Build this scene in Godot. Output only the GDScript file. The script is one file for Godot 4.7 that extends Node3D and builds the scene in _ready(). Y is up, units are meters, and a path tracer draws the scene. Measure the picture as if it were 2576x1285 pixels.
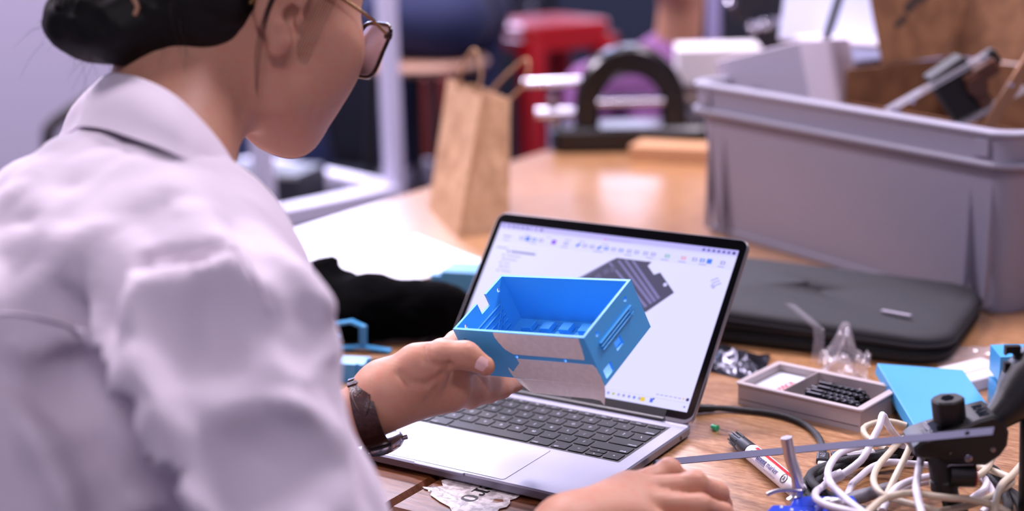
extends Node3D

# ------------------------------------------------------------------ mesh builder
class MB:
	var v := PackedVector3Array()
	var n := PackedVector3Array()
	var uv := PackedVector2Array()
	var ix := PackedInt32Array()
	func vert(p: Vector3, q: Vector3, t := Vector2.ZERO) -> int:
		v.append(p)
		n.append(q)
		uv.append(t)
		return v.size() - 1
	func tri(a: int, b: int, c: int) -> void:
		var g := (v[b] - v[a]).cross(v[c] - v[a])
		if g.dot(n[a] + n[b] + n[c]) > 0.0:
			ix.append_array(PackedInt32Array([a, c, b]))
		else:
			ix.append_array(PackedInt32Array([a, b, c]))
	func quad(a: int, b: int, c: int, d: int) -> void:
		tri(a, b, c)
		tri(a, c, d)
	func flat(pts: Array, out: Vector3, uvs := []) -> void:
		var q: Vector3 = (pts[1] - pts[0]).cross(pts[2] - pts[0]).normalized()
		if q.dot(out) < 0.0:
			q = -q
		var s := v.size()
		for i in pts.size():
			vert(pts[i], q, uvs[i] if uvs.size() > i else Vector2(pts[i].x, pts[i].z))
		for i in range(1, pts.size() - 1):
			tri(s, s + i, s + i + 1)
	func box(c: Vector3, size: Vector3, bev := 0.0, b := Basis.IDENTITY) -> MB:
		var h := size * 0.5
		if bev <= 0.0:
			bev = minf(minf(h.x, h.y), h.z) * 0.02
		bev = minf(bev, minf(minf(h.x, h.y), h.z) * 0.98)
		var ax := [Vector3.RIGHT, Vector3.UP, Vector3.BACK]
		for a in 3:
			for s in [-1.0, 1.0]:
				var u := (a + 1) % 3
				var w := (a + 2) % 3
				var pts := []
				for k in [[-1, -1], [1, -1], [1, 1], [-1, 1]]:
					var p := Vector3.ZERO
					p[a] = s * h[a]
					p[u] = k[0] * (h[u] - bev)
					p[w] = k[1] * (h[w] - bev)
					pts.append(c + b * p)
				flat(pts, b * (ax[a] * s))
				if a < 3:
					for s2 in [-1.0, 1.0]:
						if u > a or true:
							var e := []
							if a < u or a == 2 and u == 0:
								for k in [-1.0, 1.0]:
									var p1 := Vector3.ZERO
									p1[a] = s * h[a]
									p1[u] = s2 * (h[u] - bev)
									p1[w] = k * (h[w] - bev)
									var p2 := Vector3.ZERO
									p2[a] = s * (h[a] - bev)
									p2[u] = s2 * h[u]
									p2[w] = k * (h[w] - bev)
									if k < 0:
										e.append(p1)
										e.append(p2)
									else:
										e.append(p2)
										e.append(p1)
								var o := Vector3.ZERO
								o[a] = s
								o[u] = s2
								flat([c + b * e[0], c + b * e[1], c + b * e[2], c + b * e[3]], b * o)
		for sx in [-1.0, 1.0]:
			for sy in [-1.0, 1.0]:
				for sz in [-1.0, 1.0]:
					var o := Vector3(sx, sy, sz)
					var i := h - Vector3(bev, bev, bev)
					flat([c + b * (o * Vector3(h.x, i.y, i.z)), c + b * (o * Vector3(i.x, h.y, i.z)), c + b * (o * Vector3(i.x, i.y, h.z))], b * o)
		return self
	# polygon in the local xz plane (Vector2(x, z)), from y0 to y1
	func prism(poly: PackedVector2Array, y0: float, y1: float, bev := 0.0, xf := Transform3D.IDENTITY, soft := 0.7) -> MB:
		var p := poly
		if Geometry2D.is_polygon_clockwise(p):
			p = p.duplicate()
			p.reverse()
		var m := p.size()
		var en := []
		for i in m:
			var d := (p[(i + 1) % m] - p[i]).normalized()
			en.append(Vector2(d.y, -d.x))
		# decide outward
		var inset := PackedVector2Array()
		var area := 0.0
		for i in m:
			area += p[i].x * p[(i + 1) % m].y - p[(i + 1) % m].x * p[i].y
		var sg := 1.0 if area > 0 else -1.0
		for i in m:
			en[i] = en[i] * sg
		for i in m:
			var a: Vector2 = en[(i + m - 1) % m]
			var c: Vector2 = en[i]
			var h := (a + c).normalized()
			inset.append(p[i] - h * bev / maxf(h.dot(c), 0.35))
		var rings := [[inset, y0], [p, y0 + bev], [p, y1 - bev], [inset, y1]] if bev > 0.0 else [[p, y0], [p, y1]]
		for r in rings.size() - 1:
			for i in m:
				var j := (i + 1) % m
				var na: Vector2 = en[i]
				var nb: Vector2 = en[i]
				if en[i].dot(en[(i + m - 1) % m]) > soft:
					na = (en[i] + en[(i + m - 1) % m]).normalized()
				if en[i].dot(en[j]) > soft:
					nb = (en[i] + en[j]).normalized()
				var up := 0.0
				if bev > 0.0:
					up = -1.0 if r == 0 else (1.0 if r == 2 else 0.0)
				var n1 := xf.basis * Vector3(na.x, up, na.y).normalized()
				var n2 := xf.basis * Vector3(nb.x, up, nb.y).normalized()
				var q0: PackedVector2Array = rings[r][0]
				var q1: PackedVector2Array = rings[r + 1][0]
				var a0 := vert(xf * Vector3(q0[i].x, rings[r][1], q0[i].y), n1.normalized(), Vector2(i / float(m), 0))
				var b0 := vert(xf * Vector3(q0[j].x, rings[r][1], q0[j].y), n2.normalized(), Vector2(j / float(m), 0))
				var b1 := vert(xf * Vector3(q1[j].x, rings[r + 1][1], q1[j].y), n2.normalized(), Vector2(j / float(m), 1))
				var a1 := vert(xf * Vector3(q1[i].x, rings[r + 1][1], q1[i].y), n1.normalized(), Vector2(i / float(m), 1))
				quad(a0, b0, b1, a1)
		var capp: PackedVector2Array = inset if bev > 0.0 else p
		var t := Geometry2D.triangulate_polygon(capp)
		for s in [0, 1]:
			var y := y0 if s == 0 else y1
			var nn := (xf.basis * Vector3(0, -1 if s == 0 else 1, 0)).normalized()
			var st := v.size()
			for q in capp:
				vert(xf * Vector3(q.x, y, q.y), nn, q)
			for k in range(0, t.size(), 3):
				tri(st + t[k], st + t[k + 1], st + t[k + 2])
		return self
	func tube(pts: PackedVector3Array, rad, sides := 10, closed := false, caps := true, flatten := 1.0, up := Vector3.ZERO) -> MB:
		var m := pts.size()
		var fr := Vector3.ZERO
		var st := v.size()
		var tl := Vector3.ZERO
		var length := 0.0
		for i in m:
			var t: Vector3
			if closed:
				t = (pts[(i + 1) % m] - pts[(i + m - 1) % m]).normalized()
			else:
				t = (pts[mini(i + 1, m - 1)] - pts[maxi(i - 1, 0)]).normalized()
			if up != Vector3.ZERO:
				fr = (up - t * up.dot(t)).normalized()
			elif i == 0:
				fr = t.cross(Vector3.UP)
				if fr.length() < 0.05:
					fr = t.cross(Vector3.RIGHT)
				fr = fr.normalized()
			else:
				fr = (fr - t * fr.dot(t)).normalized()
			var bi := t.cross(fr).normalized()
			if i > 0:
				length += pts[i].distance_to(pts[i - 1])
			var r: float = rad[i] if rad is Array or rad is PackedFloat32Array else rad
			for k in sides:
				var a := TAU * k / sides
				var d := fr * cos(a) * flatten + bi * sin(a)
				vert(pts[i] + d * r, (fr * cos(a) / flatten + bi * sin(a)).normalized(), Vector2(k / float(sides), length))
			tl = t
		var rows := m if closed else m - 1
		for i in rows:
			for k in sides:
				var a := st + i * sides + k
				var b := st + i * sides + (k + 1) % sides
				var c := st + ((i + 1) % m) * sides + (k + 1) % sides
				var d := st + ((i + 1) % m) * sides + k
				quad(a, b, c, d)
		if caps and not closed:
			for e in [0, m - 1]:
				var t := (pts[1] - pts[0]).normalized() * -1.0 if e == 0 else (pts[m - 1] - pts[m - 2]).normalized()
				var c0 := vert(pts[e], t)
				var s0 := v.size()
				for k in sides:
					vert(v[st + e * sides + k], t)
				for k in sides:
					tri(c0, s0 + k, s0 + (k + 1) % sides)
		return self
	# profile: Vector2(radius, y) from bottom to top, about local y
	func lathe(prof: Array, sides := 24, xf := Transform3D.IDENTITY, sharp := 0.75) -> MB:
		var m := prof.size()
		for i in m - 1:
			var d: Vector2 = prof[i + 1] - prof[i]
			if d.length() < 1e-7:
				continue
			var nn := Vector2(d.y, -d.x).normalized()
			var n0 := nn
			var n1 := nn
			if i > 0:
				var e: Vector2 = prof[i] - prof[i - 1]
				var en := Vector2(e.y, -e.x).normalized()
				if en.dot(nn) > sharp:
					n0 = (en + nn).normalized()
			if i < m - 2:
				var e: Vector2 = prof[i + 2] - prof[i + 1]
				var en := Vector2(e.y, -e.x).normalized()
				if en.dot(nn) > sharp:
					n1 = (en + nn).normalized()
			var st := v.size()
			for k in sides + 1:
				var a := TAU * k / sides
				var c := Vector3(cos(a), 0, sin(a))
				vert(xf * (c * prof[i].x + Vector3(0, prof[i].y, 0)), (xf.basis * (c * n0.x + Vector3(0, n0.y, 0))).normalized(), Vector2(k / float(sides), i / float(m)))
				vert(xf * (c * prof[i + 1].x + Vector3(0, prof[i + 1].y, 0)), (xf.basis * (c * n1.x + Vector3(0, n1.y, 0))).normalized(), Vector2(k / float(sides), (i + 1) / float(m)))
			for k in sides:
				var a := st + k * 2
				if prof[i].x > 1e-6:
					tri(a, a + 2, a + 3)
				if prof[i + 1].x > 1e-6:
					tri(a, a + 3, a + 1)
		return self
	# grid of points rows x cols, smooth normals; wrap columns if closed
	func grid(rows: Array, closed := false, flip := false, two := false, thick := 0.0) -> MB:
		var r := rows.size()
		var c: int = rows[0].size()
		var st := v.size()
		var nn := []
		for i in r:
			for j in c:
				var pu: Vector3 = rows[mini(i + 1, r - 1)][j] - rows[maxi(i - 1, 0)][j]
				var pv: Vector3
				if closed:
					pv = rows[i][(j + 1) % c] - rows[i][(j + c - 1) % c]
				else:
					pv = rows[i][mini(j + 1, c - 1)] - rows[i][maxi(j - 1, 0)]
				var q := pu.cross(pv).normalized()
				if flip:
					q = -q
				nn.append(q)
				vert(rows[i][j], q, Vector2(j / float(c - 1), i / float(r - 1)))
		var cc := c if closed else c - 1
		for i in r - 1:
			for j in cc:
				quad(st + i * c + j, st + i * c + (j + 1) % c, st + (i + 1) * c + (j + 1) % c, st + (i + 1) * c + j)
		if thick > 0.0:
			var s2 := v.size()
			for i in r:
				for j in c:
					vert(rows[i][j] - nn[i * c + j] * thick, -nn[i * c + j], Vector2(j / float(c - 1), i / float(r - 1)))
			for i in r - 1:
				for j in cc:
					quad(s2 + i * c + j, s2 + i * c + (j + 1) % c, s2 + (i + 1) * c + (j + 1) % c, s2 + (i + 1) * c + j)
			# rims
			for i in [0, r - 1]:
				for j in cc:
					var j2 := (j + 1) % c
					var o: Vector3 = rows[i][j] - rows[1 if i == 0 else r - 2][j]
					flat([v[st + i * c + j], v[st + i * c + j2], v[s2 + i * c + j2], v[s2 + i * c + j]], o)
			if not closed:
				for j in [0, c - 1]:
					for i in r - 1:
						var o: Vector3 = rows[i][j] - rows[i][1 if j == 0 else c - 2]
						flat([v[st + i * c + j], v[st + (i + 1) * c + j], v[s2 + (i + 1) * c + j], v[s2 + i * c + j]], o)
		return self
	func mesh() -> ArrayMesh:
		var a := []
		a.resize(Mesh.ARRAY_MAX)
		a[Mesh.ARRAY_VERTEX] = v
		a[Mesh.ARRAY_NORMAL] = n
		a[Mesh.ARRAY_TEX_UV] = uv
		a[Mesh.ARRAY_INDEX] = ix
		var m := ArrayMesh.new()
		m.add_surface_from_arrays(Mesh.PRIMITIVE_TRIANGLES, a)
		return m

# ------------------------------------------------------------------ signed distance meshing
# shapes: [kind, op, k, data...]; kind 0 capsule (a, b, ra, rb), kind 1 ellipsoid (centre, radii, inverse basis); op 0 smooth union, 1 smooth cut
class Blob:
	var items := []
	var noise: FastNoiseLite
	var stretch := Basis.IDENTITY
	var rough := 0.0
	func cap(a: Vector3, b: Vector3, ra: float, rb: float, k := 0.01, op := 0) -> Blob:
		items.append([0, op, k, a, b - a, ra, rb - ra, 1.0 / maxf((b - a).length_squared(), 1e-9), (a + b) * 0.5, a.distance_to(b) * 0.5 + maxf(ra, rb)])
		return self
	func chain(pts: Array, rad: Array, k := 0.01, op := 0) -> Blob:
		for i in pts.size() - 1:
			cap(pts[i], pts[i + 1], rad[i], rad[i + 1], k, op)
		return self
	func ell(c: Vector3, r: Vector3, b := Basis.IDENTITY, k := 0.01, op := 0) -> Blob:
		items.append([1, op, k, c, r, b.inverse(), maxf(maxf(r.x, r.y), r.z), 0, c, maxf(maxf(r.x, r.y), r.z)])
		return self
	# flattened capsule: distance measured after squeezing along one axis
	func dist(p: Vector3, list: Array) -> float:
		var d := 10.0
		for it in list:
			var e: float
			if it[0] == 0:
				var pa: Vector3 = p - it[3]
				var h: float = clampf(pa.dot(it[4]) * it[7], 0.0, 1.0)
				e = (pa - it[4] * h).length() - it[5] - it[6] * h
			else:
				var q: Vector3 = it[5] * (p - it[3])
				var r: Vector3 = it[4]
				var k0 := (q / r).length()
				var k1 := (q / (r * r)).length()
				e = k0 * (k0 - 1.0) / maxf(k1, 1e-6)
			var k: float = it[2]
			if it[1] == 0:
				var h := maxf(k - absf(d - e), 0.0) / k
				d = minf(d, e) - h * h * k * 0.25
			else:
				e = -e
				var h := maxf(k - absf(d - e), 0.0) / k
				d = maxf(d, e) + h * h * k * 0.25
		return d
	func near(c: Vector3, r: float) -> Array:
		var out := []
		for it in items:
			if c.distance_to(it[8]) < it[9] + r + it[2]:
				out.append(it)
		return out
	func build(lo: Vector3, hi: Vector3, cell: float, mb: MB) -> void:
		var nx := int((hi.x - lo.x) / cell / 8) * 8 + 8
		var ny := int((hi.y - lo.y) / cell / 8) * 8 + 8
		var nz := int((hi.z - lo.z) / cell / 8) * 8 + 8
		var sx := nx + 1
		var sxy := sx * (ny + 1)
		var f := PackedFloat32Array()
		f.resize(sxy * (nz + 1))
		f.fill(1.0)
		var done := PackedByteArray()
		done.resize(f.size())
		var vi := PackedInt32Array()
		vi.resize(f.size())
		vi.fill(-1)
		var act := []
		var half := cell * 4.0
		var rad := half * 1.7321
		for bz in nz / 8:
			for by in ny / 8:
				for bx in nx / 8:
					var c := lo + Vector3(bx * 8 + 4, by * 8 + 4, bz * 8 + 4) * cell
					var l := near(c, rad + 0.004)
					if l.is_empty():
						continue
					var d := dist(c, l)
					if absf(d) > rad * 1.35 + 0.004:
						if d < 0:
							for z in range(bz * 8, bz * 8 + 9):
								for y in range(by * 8, by * 8 + 9):
									for x in range(bx * 8, bx * 8 + 9):
										var q := x + y * sx + z * sxy
										if done[q] == 0:
											f[q] = -1.0
						continue
					act.append(Vector3i(bx, by, bz))
					for z in range(bz * 8, bz * 8 + 9):
						for y in range(by * 8, by * 8 + 9):
							for x in range(bx * 8, bx * 8 + 9):
								var q := x + y * sx + z * sxy
								if done[q] == 0:
									done[q] = 1
									var p := lo + Vector3(x, y, z) * cell
									var e := dist(p, l)
									if noise != null and absf(e) < cell * 3.0:
										e += noise.get_noise_3dv(stretch * p) * rough
									f[q] = e
		var off := [0, 1, sx, sx + 1, sxy, sxy + 1, sxy + sx, sxy + sx + 1]
		var st := mb.v.size()
		var ed := [[0, 1], [2, 3], [4, 5], [6, 7], [0, 2], [1, 3], [4, 6], [5, 7], [0, 4], [1, 5], [2, 6], [3, 7]]
		var cp := []
		for i in 8:
			cp.append(Vector3(i & 1, (i >> 1) & 1, i >> 2))
		for b in act:
			for z in range(b.z * 8, b.z * 8 + 8):
				for y in range(b.y * 8, b.y * 8 + 8):
					for x in range(b.x * 8, b.x * 8 + 8):
						var q := x + y * sx + z * sxy
						var s: bool = f[q] < 0.0
						if s == (f[q + 1] < 0.0) and s == (f[q + sx] < 0.0) and s == (f[q + sx + 1] < 0.0) and s == (f[q + sxy] < 0.0) and s == (f[q + sxy + 1] < 0.0) and s == (f[q + sxy + sx] < 0.0) and s == (f[q + sxy + sx + 1] < 0.0):
							continue
						var acc := Vector3.ZERO
						var cnt := 0
						for e in ed:
							var a: float = f[q + off[e[0]]]
							var c: float = f[q + off[e[1]]]
							if (a < 0.0) != (c < 0.0):
								acc += cp[e[0]].lerp(cp[e[1]], a / (a - c))
								cnt += 1
						vi[q] = mb.v.size()
						var g := Vector3(f[q + 1] - f[q] + f[q + sxy + sx + 1] - f[q + sxy + sx], f[q + sx] - f[q] + f[q + sxy + sx + 1] - f[q + sxy + 1], f[q + sxy] - f[q] + f[q + sxy + sx + 1] - f[q + sx + 1])
						mb.v.append(lo + (Vector3(x, y, z) + acc / cnt) * cell)
						mb.n.append(g.normalized())
						mb.uv.append(Vector2.ZERO)
		for b in act:
			for z in range(b.z * 8, b.z * 8 + 8):
				for y in range(b.y * 8, b.y * 8 + 8):
					for x in range(b.x * 8, b.x * 8 + 8):
						var q := x + y * sx + z * sxy
						if vi[q] < 0:
							continue
						var s: bool = f[q] < 0.0
						if y > 0 and z > 0 and s != (f[q + 1] < 0.0):
							quad4(mb, vi[q], vi[q - sx], vi[q - sx - sxy], vi[q - sxy])
						if x > 0 and z > 0 and s != (f[q + sx] < 0.0):
							quad4(mb, vi[q], vi[q - 1], vi[q - 1 - sxy], vi[q - sxy])
						if x > 0 and y > 0 and s != (f[q + sxy] < 0.0):
							quad4(mb, vi[q], vi[q - 1], vi[q - 1 - sx], vi[q - sx])
		smooth(mb, st)
	func quad4(mb: MB, a: int, b: int, c: int, d: int) -> void:
		if a < 0 or b < 0 or c < 0 or d < 0:
			return
		mb.quad(a, b, c, d)
	func smooth(mb: MB, st: int) -> void:
		var acc := PackedVector3Array()
		acc.resize(mb.v.size() - st)
		for i in range(0, mb.ix.size(), 3):
			var a := mb.ix[i] - st
			if a < 0:
				continue
			var b := mb.ix[i + 1] - st
			var c := mb.ix[i + 2] - st
			var g := (mb.v[a + st] - mb.v[b + st]).cross(mb.v[c + st] - mb.v[b + st])
			acc[a] += g
			acc[b] += g
			acc[c] += g
		for i in acc.size():
			var q := acc[i].normalized()
			if q.dot(mb.n[st + i]) < 0.0:
				q = -q
			if q != Vector3.ZERO:
				mb.n[st + i] = q

# ------------------------------------------------------------------ things, parts, materials
var taken := {}
var M := {}

func numbered(called: String) -> String:
	if not taken.has(called):
		taken[called] = 0
		return called
	taken[called] += 1
	return "%s_%03d" % [called, taken[called]]

func tag(o: Node, label: String, category: String, group := "", kind := "") -> Node:
	if label:
		o.set_meta("label", label)
	if category:
		o.set_meta("category", category)
	if group:
		o.set_meta("group", group)
	if kind:
		o.set_meta("kind", kind)
	return o

func thing(called: String, label: String, category: String, at := Vector3.ZERO, b := Basis.IDENTITY, group := "") -> Node3D:
	var o := Node3D.new()
	o.name = numbered(called)
	add_child(o)
	o.transform = Transform3D(b, at)
	tag(o, label, category, group)
	return o

func part(called: String, m, material: Material, parent: Node, xf := Transform3D.IDENTITY) -> MeshInstance3D:
	var o := MeshInstance3D.new()
	o.name = called
	o.mesh = m.mesh() if m is MB else m
	o.material_override = material
	o.transform = xf
	parent.add_child(o, true)
	return o

func solo(called: String, m, material: Material, label: String, category: String, xf := Transform3D.IDENTITY, group := "") -> MeshInstance3D:
	var o := MeshInstance3D.new()
	o.name = numbered(called)
	o.mesh = m.mesh() if m is MB else m
	o.material_override = material
	o.transform = xf
	add_child(o)
	tag(o, label, category, group)
	return o

func struct(called: String, m, material: Material, xf := Transform3D.IDENTITY) -> MeshInstance3D:
	var o := solo(called, m, material, "", "", xf)
	o.set_meta("kind", "structure")
	return o

func copy(o: Node3D, label := "") -> Node3D:
	var c := o.duplicate()
	c.name = numbered(String(o.name))
	add_child(c)
	if label:
		c.set_meta("label", label)
	return c

func mat(color: Color, rough := 0.6, metal := 0.0, spec := 0.5) -> StandardMaterial3D:
	var m := StandardMaterial3D.new()
	m.albedo_color = color
	m.roughness = rough
	m.metallic = metal
	m.metallic_specular = spec
	return m

func noise_tex(freq: float, seed_: int, ramp: Gradient = null, size := 512, type := FastNoiseLite.TYPE_SIMPLEX_SMOOTH, oct := 4, normal := 0.0) -> NoiseTexture2D:
	var f := FastNoiseLite.new()
	f.noise_type = type
	f.seed = seed_
	f.frequency = freq
	f.fractal_octaves = oct
	var t := NoiseTexture2D.new()
	t.width = size
	t.height = size
	t.seamless = true
	t.noise = f
	if ramp:
		t.color_ramp = ramp
	if normal > 0.0:
		t.as_normal_map = true
		t.bump_strength = normal
	return t

func ramp(cols: Array, offs: Array) -> Gradient:
	var g := Gradient.new()
	g.colors = PackedColorArray(cols)
	g.offsets = PackedFloat32Array(offs)
	return g

func tri_map(m: StandardMaterial3D, scale: Vector3, world := false) -> StandardMaterial3D:
	m.uv1_triplanar = true
	m.uv1_world_triplanar = world
	m.uv1_scale = scale
	return m

func bumped(m: StandardMaterial3D, tex: Texture2D, strength: float) -> StandardMaterial3D:
	m.normal_enabled = true
	m.normal_texture = tex
	m.normal_scale = strength
	return m

func rect2(w: float, d: float, r: float, seg := 6, cx := 0.0, cz := 0.0) -> PackedVector2Array:
	var p := PackedVector2Array()
	var c := [Vector2(w / 2 - r, d / 2 - r), Vector2(-w / 2 + r, d / 2 - r), Vector2(-w / 2 + r, -d / 2 + r), Vector2(w / 2 - r, -d / 2 + r)]
	for q in 4:
		for k in seg + 1:
			var a := (q + k / float(seg)) * PI / 2
			p.append(c[q] + Vector2(cos(a), sin(a)) * r + Vector2(cx, cz))
	return p

func circle2(r: float, seg := 24, c := Vector2.ZERO) -> PackedVector2Array:
	var p := PackedVector2Array()
	for k in seg:
		p.append(c + Vector2(cos(TAU * k / seg), sin(TAU * k / seg)) * r)
	return p

func curve(pts: Array, step := 0.006, closed := false) -> PackedVector3Array:
	# Catmull-Rom through the points
	var out := PackedVector3Array()
	var m := pts.size()
	var last := m if closed else m - 1
	for i in last:
		var p0: Vector3 = pts[(i + m - 1) % m] if closed else pts[maxi(i - 1, 0)]
		var p1: Vector3 = pts[i]
		var p2: Vector3 = pts[(i + 1) % m]
		var p3: Vector3 = pts[(i + 2) % m] if closed else pts[mini(i + 2, m - 1)]
		var k := maxi(2, int(p1.distance_to(p2) / step))
		for j in k:
			out.append(p1.cubic_interpolate(p2, p0, p3, j / float(k)))
	if not closed:
		out.append(pts[m - 1])
	return out

func look_basis(dir: Vector3, up := Vector3.UP) -> Basis:
	# local y along dir, local z close to up
	var y := dir.normalized()
	var x := y.cross(up)
	if x.length() < 0.01:
		x = y.cross(Vector3.RIGHT)
	x = x.normalized()
	return Basis(x, y, x.cross(y))

func text(s: String, size: float, depth := 0.0003, font := "Droid Sans", bold := false) -> TextMesh:
	var f := SystemFont.new()
	f.font_names = PackedStringArray([font])
	if bold:
		f.font_weight = 700
	var t := TextMesh.new()
	t.text = s
	t.font = f
	t.font_size = 32
	t.pixel_size = size / 32.0
	t.depth = depth
	t.curve_step = 2.0
	return t

func _ready() -> void:
	setup_camera_and_light()
	make_materials()
	build_room()
	build_table()
	build_tote()
	build_laptop()
	build_printed_box()
	build_person()
	build_clutter()
	build_background()

func setup_camera_and_light() -> void:
	var cam := Camera3D.new()
	cam.name = "camera"
	add_child(cam)
	cam.transform = Transform3D(Basis(Vector3(0.83995, -0.02721, -0.54198), Vector3(-0.11026, 0.96935, -0.21955), Vector3(0.53134, 0.24417, 0.81121)).orthonormalized(), Vector3(0.7756, 0.5368, 1.1588))
	var att := CameraAttributesPhysical.new()
	att.frustum_focal_length = 72.19
	att.frustum_focus_distance = 1.38
	att.exposure_aperture = 3.3
	att.frustum_near = 0.05
	att.frustum_far = 60.0
	cam.attributes = att
	cam.fov = 18.8756
	cam.current = true
	var e := Environment.new()
	e.background_mode = Environment.BG_COLOR
	e.background_color = Color(0.55, 0.6, 0.8)
	e.tonemap_mode = Environment.TONE_MAPPER_LINEAR
	e.tonemap_exposure = 0.93
	e.sdfgi_enabled = true
	e.ssao_enabled = true
	e.ssil_enabled = true
	var we := WorldEnvironment.new()
	we.name = "world_environment"
	we.environment = e
	add_child(we)
	# daylight through the tall strip of windows in the far left wall
	area_light("window_daylight", Vector3(-4.5, 1.85, -4.6), Vector3(4.4, 1.2, 0), Vector3(1, 0, 0), Color(0.74, 0.79, 1.0), 26.0)
	area_light("window_daylight", Vector3(-2.5, 1.4, -7.48), Vector3(3.6, 1.1, 0), Vector3(0, 0, 1), Color(0.96, 0.88, 0.98), 2.4)
	# ceiling panels
	for q in LAMPS:
		area_light("ceiling_lamp_light", q[0] + Vector3(0, -0.05, 0), Vector3(1.2, 0.6, 0), Vector3.DOWN, Color(0.98, 0.925, 1.0), q[1])

const LAMPS := [[Vector3(-1.5, 2.85, -1.5), 16.0], [Vector3(0.7, 2.85, -1.3), 11.0], [Vector3(-3.0, 2.85, 0.3), 20.0], [Vector3(1.6, 2.85, 2.4), 6.5], [Vector3(-3.7, 2.85, -4.3), 18.0], [Vector3(1.0, 2.85, -4.8), 10.0]]

func area_light(called: String, at: Vector3, size: Vector3, dir: Vector3, color: Color, energy: float) -> void:
	var l := AreaLight3D.new()
	l.name = numbered(called)
	l.area_size = Vector2(size.x, size.y)
	l.light_color = color
	l.light_energy = energy
	l.shadow_enabled = true
	l.set("area_normalize_energy", true)
	l.set("area_range", 30.0)
	add_child(l)
	var up := Vector3.UP if absf(dir.y) < 0.9 else Vector3.FORWARD
	l.look_at_from_position(at, at + dir, up)

func make_materials() -> void:
	# --- varnished wood of the bench
	var g := ramp([Color(0.585, 0.415, 0.265), Color(0.665, 0.495, 0.335), Color(0.725, 0.565, 0.41)], [0.15, 0.5, 0.85])
	var w := mat(Color.WHITE, 0.34, 0.0, 0.5)
	w.albedo_texture = noise_tex(0.012, 3, g, 1024, FastNoiseLite.TYPE_SIMPLEX_SMOOTH, 6)
	w.clearcoat_enabled = true
	w.clearcoat = 0.8
	w.clearcoat_roughness = 0.22
	w.detail_enabled = true
	var g2 := ramp([Color(0.86, 0.80, 0.75), Color(1, 1, 1)], [0.25, 0.55])
	w.detail_albedo = noise_tex(0.05, 8, g2, 1024, FastNoiseLite.TYPE_SIMPLEX_SMOOTH, 3)
	w.detail_blend_mode = BaseMaterial3D.BLEND_MODE_MUL
	bumped(w, noise_tex(0.03, 5, null, 512, FastNoiseLite.TYPE_SIMPLEX_SMOOTH, 5, 4.0), 0.12)
	M.wood = tri_map(w, Vector3(1.6, 8.0, 12.0), true)
	var g3 := ramp([Color(0.30, 0.155, 0.075), Color(0.40, 0.225, 0.115), Color(0.47, 0.28, 0.15)], [0.15, 0.5, 0.85])
	var wd := mat(Color.WHITE, 0.5, 0.0, 0.4)
	wd.albedo_texture = noise_tex(0.012, 11, g3, 1024, FastNoiseLite.TYPE_SIMPLEX_SMOOTH, 6)
	wd.clearcoat_enabled = true
	wd.clearcoat = 0.15
	wd.clearcoat_roughness = 0.3
	bumped(wd, noise_tex(0.03, 6, null, 512, FastNoiseLite.TYPE_SIMPLEX_SMOOTH, 5, 4.0), 0.3)
	M.plank = tri_map(wd, Vector3(1.0, 8.0, 9.0), true)
	M.alu = mat(Color(0.50, 0.50, 0.56), 0.36, 0.85)
	M.alu_edge = mat(Color(0.62, 0.60, 0.62), 0.3, 0.9)
	M.pad = mat(Color(0.52, 0.52, 0.58), 0.3, 0.8)
	M.groove = mat(Color(0.10, 0.10, 0.12), 0.6)
	M.key = mat(Color(0.020, 0.020, 0.036), 0.32, 0.0, 0.20)
	M.legend = mat(Color(0.82, 0.84, 0.9), 0.6)
	M.bezel = mat(Color(0.012, 0.012, 0.016), 0.12)
	M.hinge = mat(Color(0.05, 0.05, 0.06), 0.4)
	M.black = mat(Color(0.03, 0.03, 0.035), 0.45)
	M.grey_text = mat(Color(0.55, 0.55, 0.6), 0.5)
	# blue print
	var bl := mat(Color(0.27, 0.665, 0.92), 0.42)
	bumped(bl, noise_tex(0.25, 21, null, 256, FastNoiseLite.TYPE_SIMPLEX, 2, 3.0), 0.12)
	M.blue = tri_map(bl, Vector3(14, 90, 14))
	M.tape = mat(Color(0.90, 0.88, 0.87), 0.85)
	var tp: StandardMaterial3D = M.tape
	tp.albedo_texture = noise_tex(0.04, 31, ramp([Color(0.97, 0.97, 0.97), Color(1, 1, 1)], [0.3, 0.7]), 256)
	bumped(tp, noise_tex(0.08, 32, null, 256, FastNoiseLite.TYPE_SIMPLEX, 4, 6.0), 0.08)
	tri_map(tp, Vector3(12, 12, 12))
	var tt := mat(Color(0.53, 0.52, 0.58), 0.5)
	bumped(tt, noise_tex(0.2, 41, null, 256, FastNoiseLite.TYPE_SIMPLEX, 3, 3.0), 0.08)
	M.tote = tri_map(tt, Vector3(6, 6, 6))
	M.wall = mat(Color(0.58, 0.56, 0.63), 0.9)
	M.floor = mat(Color(0.16, 0.17, 0.21), 0.55)
	M.ceiling = mat(Color(0.42, 0.42, 0.46), 0.95)
	M.frame = mat(Color(0.75, 0.75, 0.78), 0.5)
	var glow := mat(Color(1, 1, 1), 0.8)
	glow.emission_enabled = true
	glow.emission = Color(1.0, 0.95, 0.98)
	glow.emission_energy_multiplier = 3.0
	M.lamp = glow
	var day := mat(Color(0.9, 0.94, 1.0), 0.8)
	day.emission_enabled = true
	day.emission = Color(0.82, 0.88, 1.0)
	day.emission_energy_multiplier = 3.0
	M.daylight = day
	var dim: StandardMaterial3D = day.duplicate()
	dim.emission_energy_multiplier = 0.8
	M.dusk_pane = dim

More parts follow.
